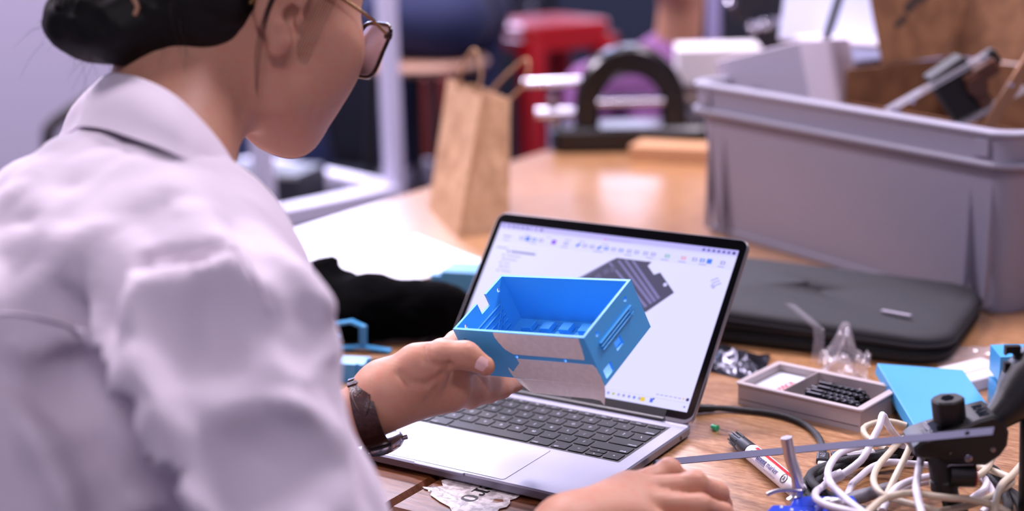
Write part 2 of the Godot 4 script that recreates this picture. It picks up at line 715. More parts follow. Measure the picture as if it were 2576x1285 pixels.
# ------------------------------------------------------------------ the room
const FLOOR_Y := -0.78
func build_room() -> void:
	struct("floor", MB.new().box(Vector3(0.2, FLOOR_Y - 0.05, -1.6), Vector3(10.0, 0.1, 12.2)), M.floor)
	struct("ceiling", MB.new().box(Vector3(0.2, 3.0, -1.6), Vector3(10.0, 0.12, 12.2)), M.ceiling)
	struct("wall_back", MB.new().box(Vector3(0.2, 1.1, -7.6), Vector3(10.0, 3.9, 0.12)), M.wall)
	struct("wall_front", MB.new().box(Vector3(0.2, 1.1, 4.4), Vector3(10.0, 3.9, 0.12)), M.wall)
	struct("wall_right", MB.new().box(Vector3(5.1, 1.1, -1.6), Vector3(0.12, 3.9, 12.0)), M.wall)
	# left wall with a strip of windows: z -6.8 .. -2.4, y 1.25 .. 2.45
	var x := -4.6
	var lw := MB.new()
	lw.box(Vector3(x, 0.21, -1.6), Vector3(0.12, 2.08, 12.0))
	lw.box(Vector3(x, 2.7, -1.6), Vector3(0.12, 0.5, 12.0))
	lw.box(Vector3(x, 1.85, 1.0), Vector3(0.12, 1.2, 6.8))
	lw.box(Vector3(x, 1.85, -7.2), Vector3(0.12, 1.2, 0.8))
	struct("wall_left", lw, M.wall)
	for i in 4:
		var z := -6.25 + i * 1.1
		var fr := MB.new()
		fr.box(Vector3(x, 1.85, z - 0.53), Vector3(0.1, 1.2, 0.05))
		fr.box(Vector3(x, 1.85, z + 0.53), Vector3(0.1, 1.2, 0.05))
		fr.box(Vector3(x, 1.275, z), Vector3(0.1, 0.05, 1.02))
		fr.box(Vector3(x, 2.425, z), Vector3(0.1, 0.05, 1.02))
		var win := struct("window_%d" % (i + 1), fr, M.frame)
		part("pane", MB.new().box(Vector3(x, 1.85, z), Vector3(0.012, 1.1, 1.02)), M.daylight, win)
	var wb := MB.new()
	for sx in [-1.0, 1.0]:
		wb.box(Vector3(-2.5 + sx * 1.8, 1.4, -7.53), Vector3(0.05, 1.2, 0.06))
		wb.box(Vector3(-2.5, 1.4 + sx * 0.575, -7.53), Vector3(3.55, 0.05, 0.06))
	var w5 := struct("window_5", wb, M.frame)
	part("pane", MB.new().box(Vector3(-2.5, 1.4, -7.53), Vector3(3.55, 1.1, 0.012)), M.dusk_pane, w5)
	for q in LAMPS:
		var l := thing("ceiling_lamp", "white rectangular lamp panel fixed to the ceiling", "lamp", q[0], Basis.IDENTITY, "lamp panels on the ceiling")
		part("frame", MB.new().box(Vector3(0, 0.02, 0), Vector3(1.26, 0.06, 0.66), 0.005), M.frame, l)
		part("diffuser", MB.new().box(Vector3(0, -0.016, 0), Vector3(1.2, 0.012, 0.6)), M.lamp, l)

# ------------------------------------------------------------------ the bench
func build_table() -> void:
	var t := thing("workbench", "wide varnished wooden workbench with orange brown top", "table", Vector3(0.0, FLOOR_Y, 0.0))
	var y := -FLOOR_Y
	part("top_panel", MB.new().box(Vector3(0.305, y - 0.02, -0.715), Vector3(2.19, 0.04, 1.61), 0.002), M.wood, t)
	# front planks run across the edge; the joint between them shows beside the laptop
	var xs := [-0.79, -0.4, -0.007, 0.37, 0.75, 1.12, 1.4]
	for i in 6:
		var a: float = xs[i] + 0.0012
		var b: float = xs[i + 1] - 0.0012
		part("plank", MB.new().box(Vector3((a + b) / 2, y - 0.0205, 0.134), Vector3(b - a, 0.039, 0.087), 0.0045), M.plank, t)
	for q in [Vector2(-0.72, -1.42), Vector2(1.33, -1.42), Vector2(-0.72, 0.06), Vector2(1.33, 0.06)]:
		part("leg", MB.new().box(Vector3(q.x, (y - 0.04) / 2, q.y), Vector3(0.08, y - 0.04, 0.08), 0.004), M.plank, t)
	for q in [[Vector3(0.305, y - 0.09, -1.42), Vector3(1.97, 0.1, 0.03)], [Vector3(0.305, y - 0.09, 0.06), Vector3(1.97, 0.1, 0.03)], [Vector3(-0.72, y - 0.09, -0.68), Vector3(0.03, 0.1, 1.4)], [Vector3(1.33, y - 0.09, -0.68), Vector3(0.03, 0.1, 1.4)]]:
		part("rail", MB.new().box(q[0], q[1], 0.003), M.plank, t)

# ------------------------------------------------------------------ the grey stacking tote
func tote_ring(w: float, d: float, r: float, y: float) -> Array:
	var out := []
	for q in rect2(w, d, r, 5):
		out.append(Vector3(q.x, y, q.y))
	return out

func build_tote() -> void:
	var t := thing("storage_tote", "large light grey plastic stacking tote at the back of the bench", "crate", Vector3(0.123, 0.0, -0.933), Basis(Vector3.UP, deg_to_rad(-26.2)))
	var L := 0.62
	var W := 0.42
	var H := 0.226
	# outer and inner skin, bottom to rim and back down
	var m := MB.new()
	m.grid([tote_ring(L - 0.055, W - 0.055, 0.028, 0.0), tote_ring(L - 0.045, W - 0.045, 0.03, 0.006), tote_ring(L - 0.026, W - 0.026, 0.032, H - 0.05)], true, true)
	m.grid([tote_ring(L - 0.032, W - 0.032, 0.03, H - 0.004), tote_ring(L - 0.052, W - 0.052, 0.026, 0.008)], true, true)
	var fl := MB.new()
	m.prism(rect2(L - 0.05, W - 0.05, 0.026, 5), 0.001, 0.008)
	part("body", m, M.tote, t)
	# rim: upper flange, recessed band and lower lip
	var r := MB.new()
	r.grid([tote_ring(L - 0.032, W - 0.032, 0.03, H - 0.006), tote_ring(L - 0.03, W - 0.03, 0.03, H), tote_ring(L - 0.006, W - 0.006, 0.036, H), tote_ring(L, W, 0.037, H - 0.003), tote_ring(L, W, 0.037, H - 0.007), tote_ring(L - 0.008, W - 0.008, 0.035, H - 0.009), tote_ring(L - 0.01, W - 0.01, 0.034, H - 0.036), tote_ring(L + 0.002, W + 0.002, 0.038, H - 0.038), tote_ring(L + 0.002, W + 0.002, 0.038, H - 0.043), tote_ring(L - 0.004, W - 0.004, 0.036, H - 0.046), tote_ring(L - 0.026, W - 0.026, 0.032, H - 0.047)], true, true)
	part("rim", r, M.tote, t)
	# vertical ribs near the corners, foot rim and latch tabs
	for s in [-1.0, 1.0]:
		for q in [0.235, 0.268]:
			var b := Basis(Vector3.RIGHT, -0.042)
			part("rib", MB.new().box(Vector3(s * q, (H - 0.05) / 2 + 0.006, W / 2 - 0.0165), Vector3(0.006, H - 0.055, 0.01), 0.0015, b), M.tote, t)
		part("rib", MB.new().box(Vector3(s * (L / 2 - 0.0165), (H - 0.05) / 2 + 0.006, 0.13), Vector3(0.01, H - 0.055, 0.006), 0.0015), M.tote, t)
		part("tab", MB.new().box(Vector3(s * 0.262, H - 0.022, W / 2 - 0.0035), Vector3(0.022, 0.022, 0.005), 0.001), M.tote, t)
	part("foot_rim", MB.new().box(Vector3(0, 0.006, W / 2 - 0.022), Vector3(L - 0.07, 0.01, 0.004), 0.001), M.tote, t)

# ------------------------------------------------------------------ laptop
const HINGE := Vector3(0, 0.0115, -0.1)
const LID_ANG := 0.7123

func paint(img: Image, poly: Array, col: Color) -> void:
	var p := PackedVector2Array(poly)
	var lo := p[0]
	var hi := p[0]
	for q in p:
		lo = lo.min(q)
		hi = hi.max(q)
	for y in range(maxi(0, int(lo.y)), mini(img.get_height(), int(hi.y) + 2)):
		for x in range(maxi(0, int(lo.x)), mini(img.get_width(), int(hi.x) + 2)):
			if Geometry2D.is_point_in_polygon(Vector2(x + 0.5, y + 0.5), p):
				img.set_pixel(x, y, col)

func screen_image() -> Image:
	var W := 1280
	var H := 800
	var img := Image.create(W, H, false, Image.FORMAT_RGB8)
	img.fill(Color(0.955, 0.955, 0.965))
	var rng := RandomNumberGenerator.new()
	rng.seed = 7
	var R := func(x: float, y: float, w: float, h: float, c: Color): img.fill_rect(Rect2i(int(x * W), int(y * H), maxi(1, int(w * W)), maxi(1, int(h * H))), c)
	var ink := Color(0.45, 0.45, 0.55)
	R.call(0.0, 0.0, 1.0, 0.036, Color(0.80, 0.78, 0.93))
	R.call(0.0, 0.036, 1.0, 0.016, Color(0.90, 0.90, 0.93))
	R.call(0.0, 0.052, 1.0, 0.076, Color(0.93, 0.93, 0.95))
	# menu bar words and the symbols at its right end
	for i in 9:
		R.call(0.012 + i * 0.021, 0.014, 0.006 + rng.randf() * 0.010, 0.014, Color(0.3, 0.28, 0.4))
	for i in 7:
		R.call(0.862 + i * 0.0195, 0.012, 0.012, 0.018, Color(0.42, 0.4, 0.6) if i < 6 else Color(0.1, 0.1, 0.3))
	R.call(0.464, 0.025, 0.008, 0.012, Color(0.95, 0.35, 0.35))
	R.call(0.476, 0.027, 0.10, 0.008, Color(0.72, 0.66, 0.75))
	# tool row
	var ix := [0.115, 0.142, 0.17, 0.201, 0.258, 0.311, 0.364, 0.393, 0.424, 0.455, 0.484, 0.515, 0.546, 0.58, 0.611, 0.648, 0.679, 0.736, 0.801, 0.845, 0.875, 0.903, 0.955]
	for i in ix.size():
		var c := Color(0.62, 0.62, 0.72)
		if i in [1, 2, 6, 9, 10]:
			c = Color(0.15, 0.45, 0.95)
		elif i == 4:
			c = Color(0.55, 0.25, 0.85)
		elif i in [20, 21]:
			c = Color(0.1, 0.5, 0.95)
		elif i == 17:
			c = Color(0.4, 0.75, 0.5)
		elif i == 18:
			c = Color(0.95, 0.6, 0.5)
		elif i == 12:
			c = Color(0.45, 0.55, 0.85)
		var cx: float = ix[i]
		if i in [1, 4, 21]:
			R.call(cx - 0.010, 0.074, 0.020, 0.030, c)
		elif i in [6, 9]:
			paint(img, [Vector2((cx - 0.011) * W, 0.092 * H), Vector2((cx + 0.004) * W, 0.074 * H), Vector2((cx + 0.011) * W, 0.082 * H), Vector2((cx - 0.004) * W, 0.104 * H)], c)
		else:
			R.call(cx - 0.010, 0.078, 0.020, 0.006, c)
			R.call(cx - 0.010, 0.094, 0.020, 0.006, c)
			R.call(cx - 0.008, 0.078, 0.005, 0.02, c)
			R.call(cx + 0.005, 0.078, 0.005, 0.02, c)
	for w in [[0.04, 0.03], [0.16, 0.03], [0.30, 0.03], [0.44, 0.04], [0.57, 0.03], [0.66, 0.03], [0.72, 0.03], [0.79, 0.03], [0.87, 0.03], [0.945, 0.025]]:
		R.call(w[0] - 0.005, 0.112, w[1], 0.006, Color(0.6, 0.6, 0.68))
	R.call(0.032, 0.084, 0.035, 0.008, Color(0.55, 0.55, 0.62))
	for w in [[0.12, 0.03], [0.22, 0.02], [0.30, 0.03], [0.36, 0.03], [0.46, 0.03]]:
		R.call(w[0], 0.060, w[1], 0.006, Color(0.7, 0.7, 0.78))
	# browser tree
	R.call(0.02, 0.160, 0.19, 0.002, Color(0.75, 0.75, 0.82))
	R.call(0.02, 0.165, 0.05, 0.008, Color(0.65, 0.65, 0.72))
	R.call(0.072, 0.182, 0.012, 0.012, Color(0.4, 0.4, 0.5))
	R.call(0.09, 0.181, 0.11, 0.013, Color(0.45, 0.44, 0.55))
	for i in 5:
		R.call(0.058 + 0.006 * (i % 2), 0.212 + i * 0.026, 0.010, 0.010, Color(0.55, 0.55, 0.62))
		R.call(0.075, 0.212 + i * 0.026, [0.065, 0.055, 0.03, 0.035, 0.045][i], 0.008, Color(0.68, 0.68, 0.75))
	# model in the viewport
	var P := func(l: Array) -> Array:
		var o := []
		for q in l:
			o.append(Vector2(q[0] * W, q[1] * H))
		return o
	var dark := Color(0.22, 0.20, 0.27)
	var light := Color(0.50, 0.48, 0.60)
	paint(img, P.call([[0.54, 0.139], [0.683, 0.138], [0.673, 0.166], [0.709, 0.216], [0.73, 0.197], [0.809, 0.31], [0.728, 0.452], [0.55, 0.60], [0.36, 0.42]]), dark)
	paint(img, P.call([[0.52, 0.16], [0.54, 0.139], [0.36, 0.42], [0.34, 0.40]]), Color(0.36, 0.34, 0.43))
	for s in [[0.513, 0.179, 0.72, 0.424], [0.546, 0.158, 0.735, 0.40], [0.572, 0.148, 0.747, 0.383], [0.602, 0.146, 0.758, 0.362]]:
		paint(img, P.call([[s[0], s[1]], [s[0] + 0.008, s[1] - 0.006], [s[2] + 0.005, s[3] - 0.01], [s[2] - 0.003, s[3] + 0.004]]), light)
	for s in [[0.50, 0.235], [0.475, 0.272], [0.525, 0.215]]:
		paint(img, P.call([[s[0], s[1]], [s[0] + 0.016, s[1] - 0.025], [s[0] + 0.032, s[1]], [s[0] + 0.016, s[1] + 0.025]]), Color(0.34, 0.32, 0.4))
	var hole := []
	for k in 16:
		hole.append(Vector2((0.765 + 0.008 * cos(TAU * k / 16)) * W, (0.268 + 0.012 * sin(TAU * k / 16)) * H))
	paint(img, hole, Color(0.9, 0.9, 0.95))
	# view cube
	for s in [[0.930, 0.205, 0.955, 0.18], [0.938, 0.22, 0.963, 0.195], [0.946, 0.235, 0.971, 0.21]]:
		paint(img, P.call([[s[0], s[1]], [s[2], s[3]], [s[2] + 0.004, s[3] + 0.006], [s[0] + 0.004, s[1] + 0.006]]), Color(0.74, 0.74, 0.80))
	paint(img, P.call([[0.935, 0.235], [0.945, 0.225], [0.958, 0.245], [0.948, 0.257]]), Color(0.78, 0.78, 0.84))
	# bottom bar
	R.call(0.0, 0.948, 1.0, 0.002, Color(0.8, 0.8, 0.86))
	for i in 16:
		var cc: Color = [Color(0.62, 0.62, 0.75), Color(0.55, 0.6, 0.8), Color(0.35, 0.5, 0.95), Color(0.7, 0.7, 0.78)][i % 4]
		R.call(0.50 + i * 0.0205, 0.962, 0.010, 0.016, cc)
	R.call(0.705, 0.962, 0.010, 0.016, Color(0.75, 0.8, 0.15))
	R.call(0.816, 0.958, 0.018, 0.026, Color(0.98, 0.86, 0.05))
	R.call(0.853, 0.955, 0.012, 0.026, Color(0.25, 0.4, 0.85))
	R.call(0.863, 0.952, 0.006, 0.012, Color(0.15, 0.2, 0.4))
	for i in 6:
		R.call(0.868 + i * 0.017, 0.925, 0.011, 0.006, Color(0.66, 0.66, 0.74))
	R.call(0.970, 0.922, 0.006, 0.012, Color(0.95, 0.8, 0.3))
	var dot := []
	var dot2 := []
	for k in 12:
		dot.append(Vector2((0.988 + 0.006 * cos(TAU * k / 12)) * W, (0.928 + 0.010 * sin(TAU * k / 12)) * H))
		dot2.append(Vector2((0.985 + 0.004 * cos(TAU * k / 12)) * W, (0.972 + 0.006 * sin(TAU * k / 12)) * H))
	paint(img, dot, Color(0.1, 0.1, 0.3))
	paint(img, dot2, Color(0.55, 0.55, 0.75))
	return img

func key_rows() -> Array:
	return [
		["esc", "F1", "F2", "F3", "F4", "F5", "F6", "F7", "F8", "F9", "F10", "F11", "F12", "."],
		["`", "1", "2", "3", "4", "5", "6", "7", "8", "9", "0", "-", "=", "delete"],
		["tab", "Q", "W", "E", "R", "T", "Y", "U", "I", "O", "P", "[", "]", "\\"],
		["caps", "A", "S", "D", "F", "G", "H", "J", "K", "L", ";", "'", "return"],
		["shift", "Z", "X", "C", "V", "B", "N", "M", ",", ".", "/", "shift"],
		["fn", "ctrl", "opt", "cmd", " ", "cmd", "opt", "<", "^v", ">"]]

func build_laptop() -> void:
	var t := thing("laptop", "open space grey laptop showing a modelling program on its screen", "laptop")
	var top := HINGE.y
	# base shell
	part("base", MB.new().prism(rect2(0.304, 0.212, 0.011, 8), 0.0022, top, 0.0016), M.alu, t)
	for q in [[-0.12, -0.08], [0.12, -0.08], [-0.12, 0.08], [0.12, 0.08]]:
		part("rubber_foot", MB.new().prism(circle2(0.008, 16, Vector2(q[0], q[1])), 0.0, 0.0024), M.black, t)
	part("finger_notch", MB.new().prism(rect2(0.056, 0.004, 0.0019, 4, 0.0, 0.1052), top - 0.0032, top + 0.00012, 0.0006), mat(Color(0.55, 0.55, 0.62), 0.45, 0.6), t)
	# track pad set in a fine joint
	part("trackpad_joint", MB.new().prism(rect2(0.1352, 0.0816, 0.0035, 5, 0.0, 0.0607), top - 0.001, top + 0.00012), M.groove, t)
	part("trackpad", MB.new().prism(rect2(0.1344, 0.0808, 0.0032, 5, 0.0, 0.0607), top - 0.001, top + 0.00026, 0.0001), M.pad, t)
	# keyboard well
	var kx := 0.1352
	var kz0 := -0.0835
	var kz1 := 0.0148
	var w2 := MB.new().prism(rect2(kx * 2 + 0.003, kz1 - kz0 + 0.003, 0.002, 4, 0.0, (kz0 + kz1) / 2), top - 0.0005, top + 0.00015)
	part("keyboard_well", w2, M.groove, t)
	# bright ridge of metal behind the keys and between them
	part("key_grid", key_grid(kx, kz0, kz1, top), M.alu, t)
	var unit := 2.0 * kx / 14.5
	var fr := 0.0095
	var pitch := (kz1 - kz0 - fr) / 5.0
	var rows := key_rows()
	for r in 6:
		var x := -kx
		var zc := kz0 + fr / 2 if r == 0 else kz0 + fr + (r - 0.5) * pitch
		var dz := (fr if r == 0 else pitch) - 0.0026
		for k in rows[r].size():
			var w := unit
			if r == 0:
				w = 2.0 * kx / 14.0
			elif r == 1 and k == 13:
				w = unit * 1.5
			elif r == 2 and k == 0:
				w = unit * 1.5
			elif r == 3 and (k == 0 or k == 12):
				w = unit * 1.75
			elif r == 4 and (k == 0 or k == 11):
				w = unit * 2.25
			elif r == 5:
				w = unit * [1, 1, 1, 1.25, 5, 1.25, 1, 1, 1, 1][k]
			if rows[r][k] == "^v":
				for s in [-1.0, 1.0]:
					key(t, x + w / 2, zc + s * pitch / 4 * 0.93, w - 0.0024, pitch / 2 - 0.0018, top, "^" if s < 0 else "v")
			else:
				key(t, x + w / 2, zc, w - 0.0024, dz, top, rows[r][k])
			x += w
	part("hinge_bar", MB.new().tube(PackedVector3Array([Vector3(-0.122, top - 0.001, -0.1012), Vector3(0.122, top - 0.001, -0.1012)]), 0.0042, 14), M.hinge, t)
	part("audio_port", MB.new().tube(PackedVector3Array([Vector3(0.1515, 0.0062, -0.078), Vector3(0.15225, 0.0062, -0.078)]), 0.0019, 14), M.black, t)
	part("usb_port", MB.new().prism(rect2(0.0030, 0.0088, 0.0014, 4), 0.0, 0.0007, 0.0, Transform3D(Basis(Vector3(0, 1, 0), Vector3(-1, 0, 0), Vector3(0, 0, 1)), Vector3(-0.1515, 0.0062, -0.07))), M.black, t)
	# lid in its own axes: x across, y out of the screen, -z up the lid
	var b := Basis(Vector3.RIGHT, Vector3(0, sin(LID_ANG), cos(LID_ANG)), Vector3(0, -cos(LID_ANG), sin(LID_ANG)))
	var lid := part("lid", MB.new().prism(rect2(0.304, 0.2045, 0.011, 8, 0.0, -0.10225), -0.0050, 0.0, 0.0008), M.alu_edge, t, Transform3D(b, HINGE))
	part("bezel", MB.new().prism(rect2(0.3012, 0.1985, 0.0095, 8, 0.0, -0.1040), -0.001, 0.00018), M.bezel, lid)
	part("lid_foot", MB.new().prism(rect2(0.244, 0.0115, 0.001, 2, 0.0, -0.0062), -0.001, 0.0003), M.hinge, lid)
	var d := MB.new()
	var y := 0.0003
	var x0 := 0.1433
	d.flat([Vector3(-x0, y, -0.1914), Vector3(x0, y, -0.1914), Vector3(x0, y, -0.0124), Vector3(-x0, y, -0.0124)], Vector3.UP, [Vector2(0, 0), Vector2(1, 0), Vector2(1, 1), Vector2(0, 1)])
	var sm := mat(Color(0.02, 0.02, 0.02), 0.25)
	sm.emission_enabled = true
	sm.emission_texture = ImageTexture.create_from_image(screen_image())
	sm.emission = Color(0.84, 0.83, 1.0)
	sm.emission_operator = BaseMaterial3D.EMISSION_OP_MULTIPLY
	sm.emission_energy_multiplier = 1.3
	part("display", d, sm, lid)
	var nm := part("maker_lettering", text("MacBook Pro", 0.0052, 0.0001), M.grey_text, lid, Transform3D(Basis(Vector3.RIGHT, Vector3(0, 0, -1), Vector3.UP), Vector3(0, 0.0004, -0.0066)))
	var lp := AreaLight3D.new()
	lp.name = "display_light"
	lp.area_size = Vector2(0.286, 0.178)
	lp.light_color = Color(0.80, 0.80, 1.0)
	lp.light_energy = 0.03
	lp.shadow_enabled = true
	lid.add_child(lp)
	lp.transform = Transform3D(Basis(Vector3.RIGHT, Vector3(0, 0, -1), Vector3.UP), Vector3(0, 0.002, -0.102))

func key_grid(kx: float, kz0: float, kz1: float, top: float) -> MB:
	var m := MB.new()
	m.box(Vector3(0, top + 0.0002, kz0 - 0.0022), Vector3(kx * 2 + 0.003, 0.0006, 0.0018), 0.0002)
	return m

func key(t: Node, x: float, z: float, w: float, d: float, top: float, s: String) -> void:
	var k := part("key", MB.new().prism(rect2(w, d, 0.0012, 2), top, top + 0.0011, 0.0003), M.key, t, Transform3D(Basis.IDENTITY, Vector3(x, 0, z)))
	if s == " ":
		return
	var big := s.length() == 1
	var size := 0.0046 if big else 0.0024
	if d < 0.009:
		size = 0.0024
	var tm := text(s, size, 0.00012)
	var pos := Vector3(0, top + 0.0012, 0)
	if s in ["delete", "return"] or s == "shift" and x > 0:
		pos.x = w / 2 - 0.006
		pos.z = d / 2 - 0.003
	elif s in ["tab", "caps", "shift", "fn", "ctrl", "opt", "cmd"]:
		pos.x = -w / 2 + 0.005
		pos.z = d / 2 - 0.003
	part("legend", tm, M.legend, k, Transform3D(Basis(Vector3.RIGHT, Vector3(0, 0, -1), Vector3.UP), pos))

# ------------------------------------------------------------------ blue printed enclosure with masking tape
const BOX_B := Basis(Vector3(0.9863, 0.1187, 0.1148), Vector3(-0.1552, 0.9042, 0.3979), Vector3(-0.0566, -0.4102, 0.9102))
const BOX_O := Vector3(0.1679, 0.16495, 0.12785)   # near right rim corner
const BOX_L := 0.1445
const BOX_W := 0.0794
const BOX_H := 0.0510

func cbox(p: Node, c: Vector3, s: Vector3, op := 0, b := Basis.IDENTITY) -> CSGBox3D:
	var o := CSGBox3D.new()
	o.name = "block"
	o.size = s
	o.transform = Transform3D(b, c)
	o.operation = op
	p.add_child(o, true)
	return o

func ccyl(p: Node, c: Vector3, r: float, h: float, b := Basis.IDENTITY, op := 2, sides := 20) -> CSGCylinder3D:
	var o := CSGCylinder3D.new()
	o.name = "hole"
	o.radius = r
	o.height = h
	o.sides = sides
	o.operation = op
	o.transform = Transform3D(b, c)
	p.add_child(o, true)
	return o

func build_printed_box() -> void:
	# origin at the middle of the rim; x right, y out of the opening, z to the viewer
	var b := BOX_B.orthonormalized()
	var o := BOX_O - b.x * BOX_L / 2 - b.z * BOX_W / 2
	var t := thing("printed_enclosure", "open bright blue plastic box with beige masking tape, held in the left hand", "box", o, b)
	var L := BOX_L
	var W := BOX_W
	var H := BOX_H
	var wl := 0.0026
	var c := CSGCombiner3D.new()
	c.name = "shell"
	c.material_override = M.blue
	t.add_child(c)
	cbox(c, Vector3(0, -H / 2, 0), Vector3(L, H, W))
	cbox(c, Vector3(0, -H / 2 + 0.003, 0), Vector3(L - wl * 2, H, W - wl * 2), 2)
	var zx := Basis(Vector3(0, 0, 1), PI / 2)
	# left wall: notch and two screw holes
	cbox(c, Vector3(-L / 2, -0.003, -0.0035), Vector3(0.012, 0.017, 0.0145), 2)
	ccyl(c, Vector3(-L / 2, -0.0072, 0.0265), 0.0022, 0.02, zx)
	ccyl(c, Vector3(-L / 2, -0.0072, -0.0265), 0.0022, 0.02, zx)
	# right wall: two screw holes, two square windows
	ccyl(c, Vector3(L / 2, -0.0085, 0.0235), 0.0024, 0.02, zx)
	ccyl(c, Vector3(L / 2, -0.0085, -0.0235), 0.0024, 0.02, zx)
	cbox(c, Vector3(L / 2, -0.0335, 0.0045), Vector3(0.02, 0.0088, 0.011), 2)
	cbox(c, Vector3(L / 2, -0.0430, 0.0285), Vector3(0.02, 0.0088, 0.0125), 2)
	# front wall: four small round holes
	var zf := Basis(Vector3(1, 0, 0), PI / 2)
	for q in [-0.012, 0.041]:
		ccyl(c, Vector3(q, -0.0262, W / 2), 0.0017, 0.02, zf)
	# floor: rows of small square openings
	for i in 5:
		for j in 4:
			cbox(c, Vector3(-0.044 + i * 0.022, -H + 0.0028, -0.026 + j * 0.0165), Vector3(0.010, 0.0012, 0.008), 2)
	# raised blocks standing on the floor
	for i in 6:
		for j in 2:
			part("standoff", MB.new().box(Vector3(-0.050 + i * 0.0215, -H + 0.0055, -0.024 + j * 0.020), Vector3(0.0115, 0.0055, 0.0105), 0.0004), M.blue, t)
	# ventilation ribs on the left wall, inside
	for i in 5:
		part("vent_rib", MB.new().box(Vector3(-L / 2 + wl + 0.0006, -0.0185 - i * 0.0058, 0.002), Vector3(0.0016, 0.0015, 0.048), 0.0004), M.blue, t)
	# guide rails along the right wall, outside, with stray print threads at their far end
	for i in 3:
		part("rail", MB.new().box(Vector3(L / 2 + 0.0011, -0.0165 - i * 0.0034, 0.0005), Vector3(0.0026, 0.0014, 0.052), 0.0004), M.blue, t)
	var rng := RandomNumberGenerator.new()
	rng.seed = 5
	for i in 9:
		var s := Vector3(L / 2 + 0.002, -0.0155 - rng.randf() * 0.009, -0.0245 + rng.randf() * 0.003)
		var e := s + Vector3(0.001 + rng.randf() * 0.0025, rng.randf_range(-0.002, 0.003), rng.randf_range(-0.005, 0.003))
		part("thread", MB.new().tube(curve([s, (s + e) / 2 + Vector3(0.0012, 0, 0), e], 0.001), 0.00022, 5), M.blue, t)
	for i in 5:
		var s := Vector3(-L / 2 + wl + 0.002, -0.016 - i * 0.005, -0.022 + i * 0.002)
		var e := s + Vector3(0.003, -0.018, 0.022 + rng.randf() * 0.012)
		part("thread", MB.new().tube(curve([s, (s + e) / 2 + Vector3(0.003, 0.002, 0), e], 0.002), 0.00025, 5), M.blue, t)
	# masking tape on the front face: ragged strips
	var z := W / 2
	part("tape_strip", tape([[-0.026, -0.0008], [-0.0265, -0.006], [-0.0248, -0.0115], [-0.0225, -0.0165], [-0.0185, -0.0205], [-0.0140, -0.0235], [0.0, -0.0237], [0.03, -0.0236], [0.0625, -0.0238], [0.0640, -0.017], [0.0655, -0.009], [0.0665, -0.0012], [0.03, -0.0006], [0.0, -0.0008]], z), M.tape, t)
	part("tape_strip", tape([[-0.0125, -0.0285], [-0.0118, -0.033], [-0.0160, -0.0365], [-0.0205, -0.0405], [-0.0245, -0.0440], [-0.0275, -0.0395], [-0.0278, -0.0440], [-0.0262, -0.0500], [0.0, -0.0508], [0.03, -0.0508], [0.0722, -0.0508], [0.0722, -0.040], [0.0715, -0.032], [0.069, -0.0286], [0.04, -0.0283], [0.01, -0.0283]], z), M.tape, t)
	# loose lower flap hanging below the front edge
	var rows := []
	for i in 5:
		var row := []
		var f := i / 4.0
		for j in 13:
			var u := j / 12.0
			var x0 := lerpf(-0.0262, 0.0722, u)
			var ext := 0.0125
			if u < 0.12:
				ext = 0.0125 * smoothstep(-0.02, 0.12, u)
			if u > 0.9:
				ext = 0.0125 + 0.006 * (u - 0.9) * 10.0
			row.append(Vector3(x0 + f * (0.006 if u < 0.12 else (-0.006 if u > 0.93 else 0.0)), -0.0506 - ext * f, z + 0.0005 + 0.0035 * f * f))
		rows.append(row)
	part("tape_flap", MB.new().grid(rows, false, true, false, 0.0002), M.tape, t)
	var pm: StandardMaterial3D = mat(Color(0.06, 0.05, 0.08), 0.8)
	part("pen_mark", MB.new().box(Vector3(-L / 2 + 0.0095, -0.0105, z + 0.00005), Vector3(0.0035, 0.0005, 0.0002)), pm, t)

func tape(pts: Array, z: float) -> MB:
	var p := PackedVector2Array()
	for i in pts.size():
		var a := Vector2(pts[i][0], -pts[i][1])
		var n: Array = pts[(i + 1) % pts.size()]
		var c := Vector2(n[0], -n[1])
		p.append(a)
		if a.distance_to(c) < 0.012:
			p.append((a + c) / 2 + Vector2(sin(i * 7.3), cos(i * 4.1)) * 0.0004)
	return MB.new().prism(p, 0.0, 0.00035, 0.0, Transform3D(Basis(Vector3.RIGHT, Vector3(0, 0, 1), Vector3(0, -1, 0)), Vector3(0, 0, z + 0.00005)))

# ------------------------------------------------------------------ the seated person
func hp(x: float, y: float, z: float) -> Vector3:
	return HEAD_O + HEAD_B * Vector3(x, y, z)

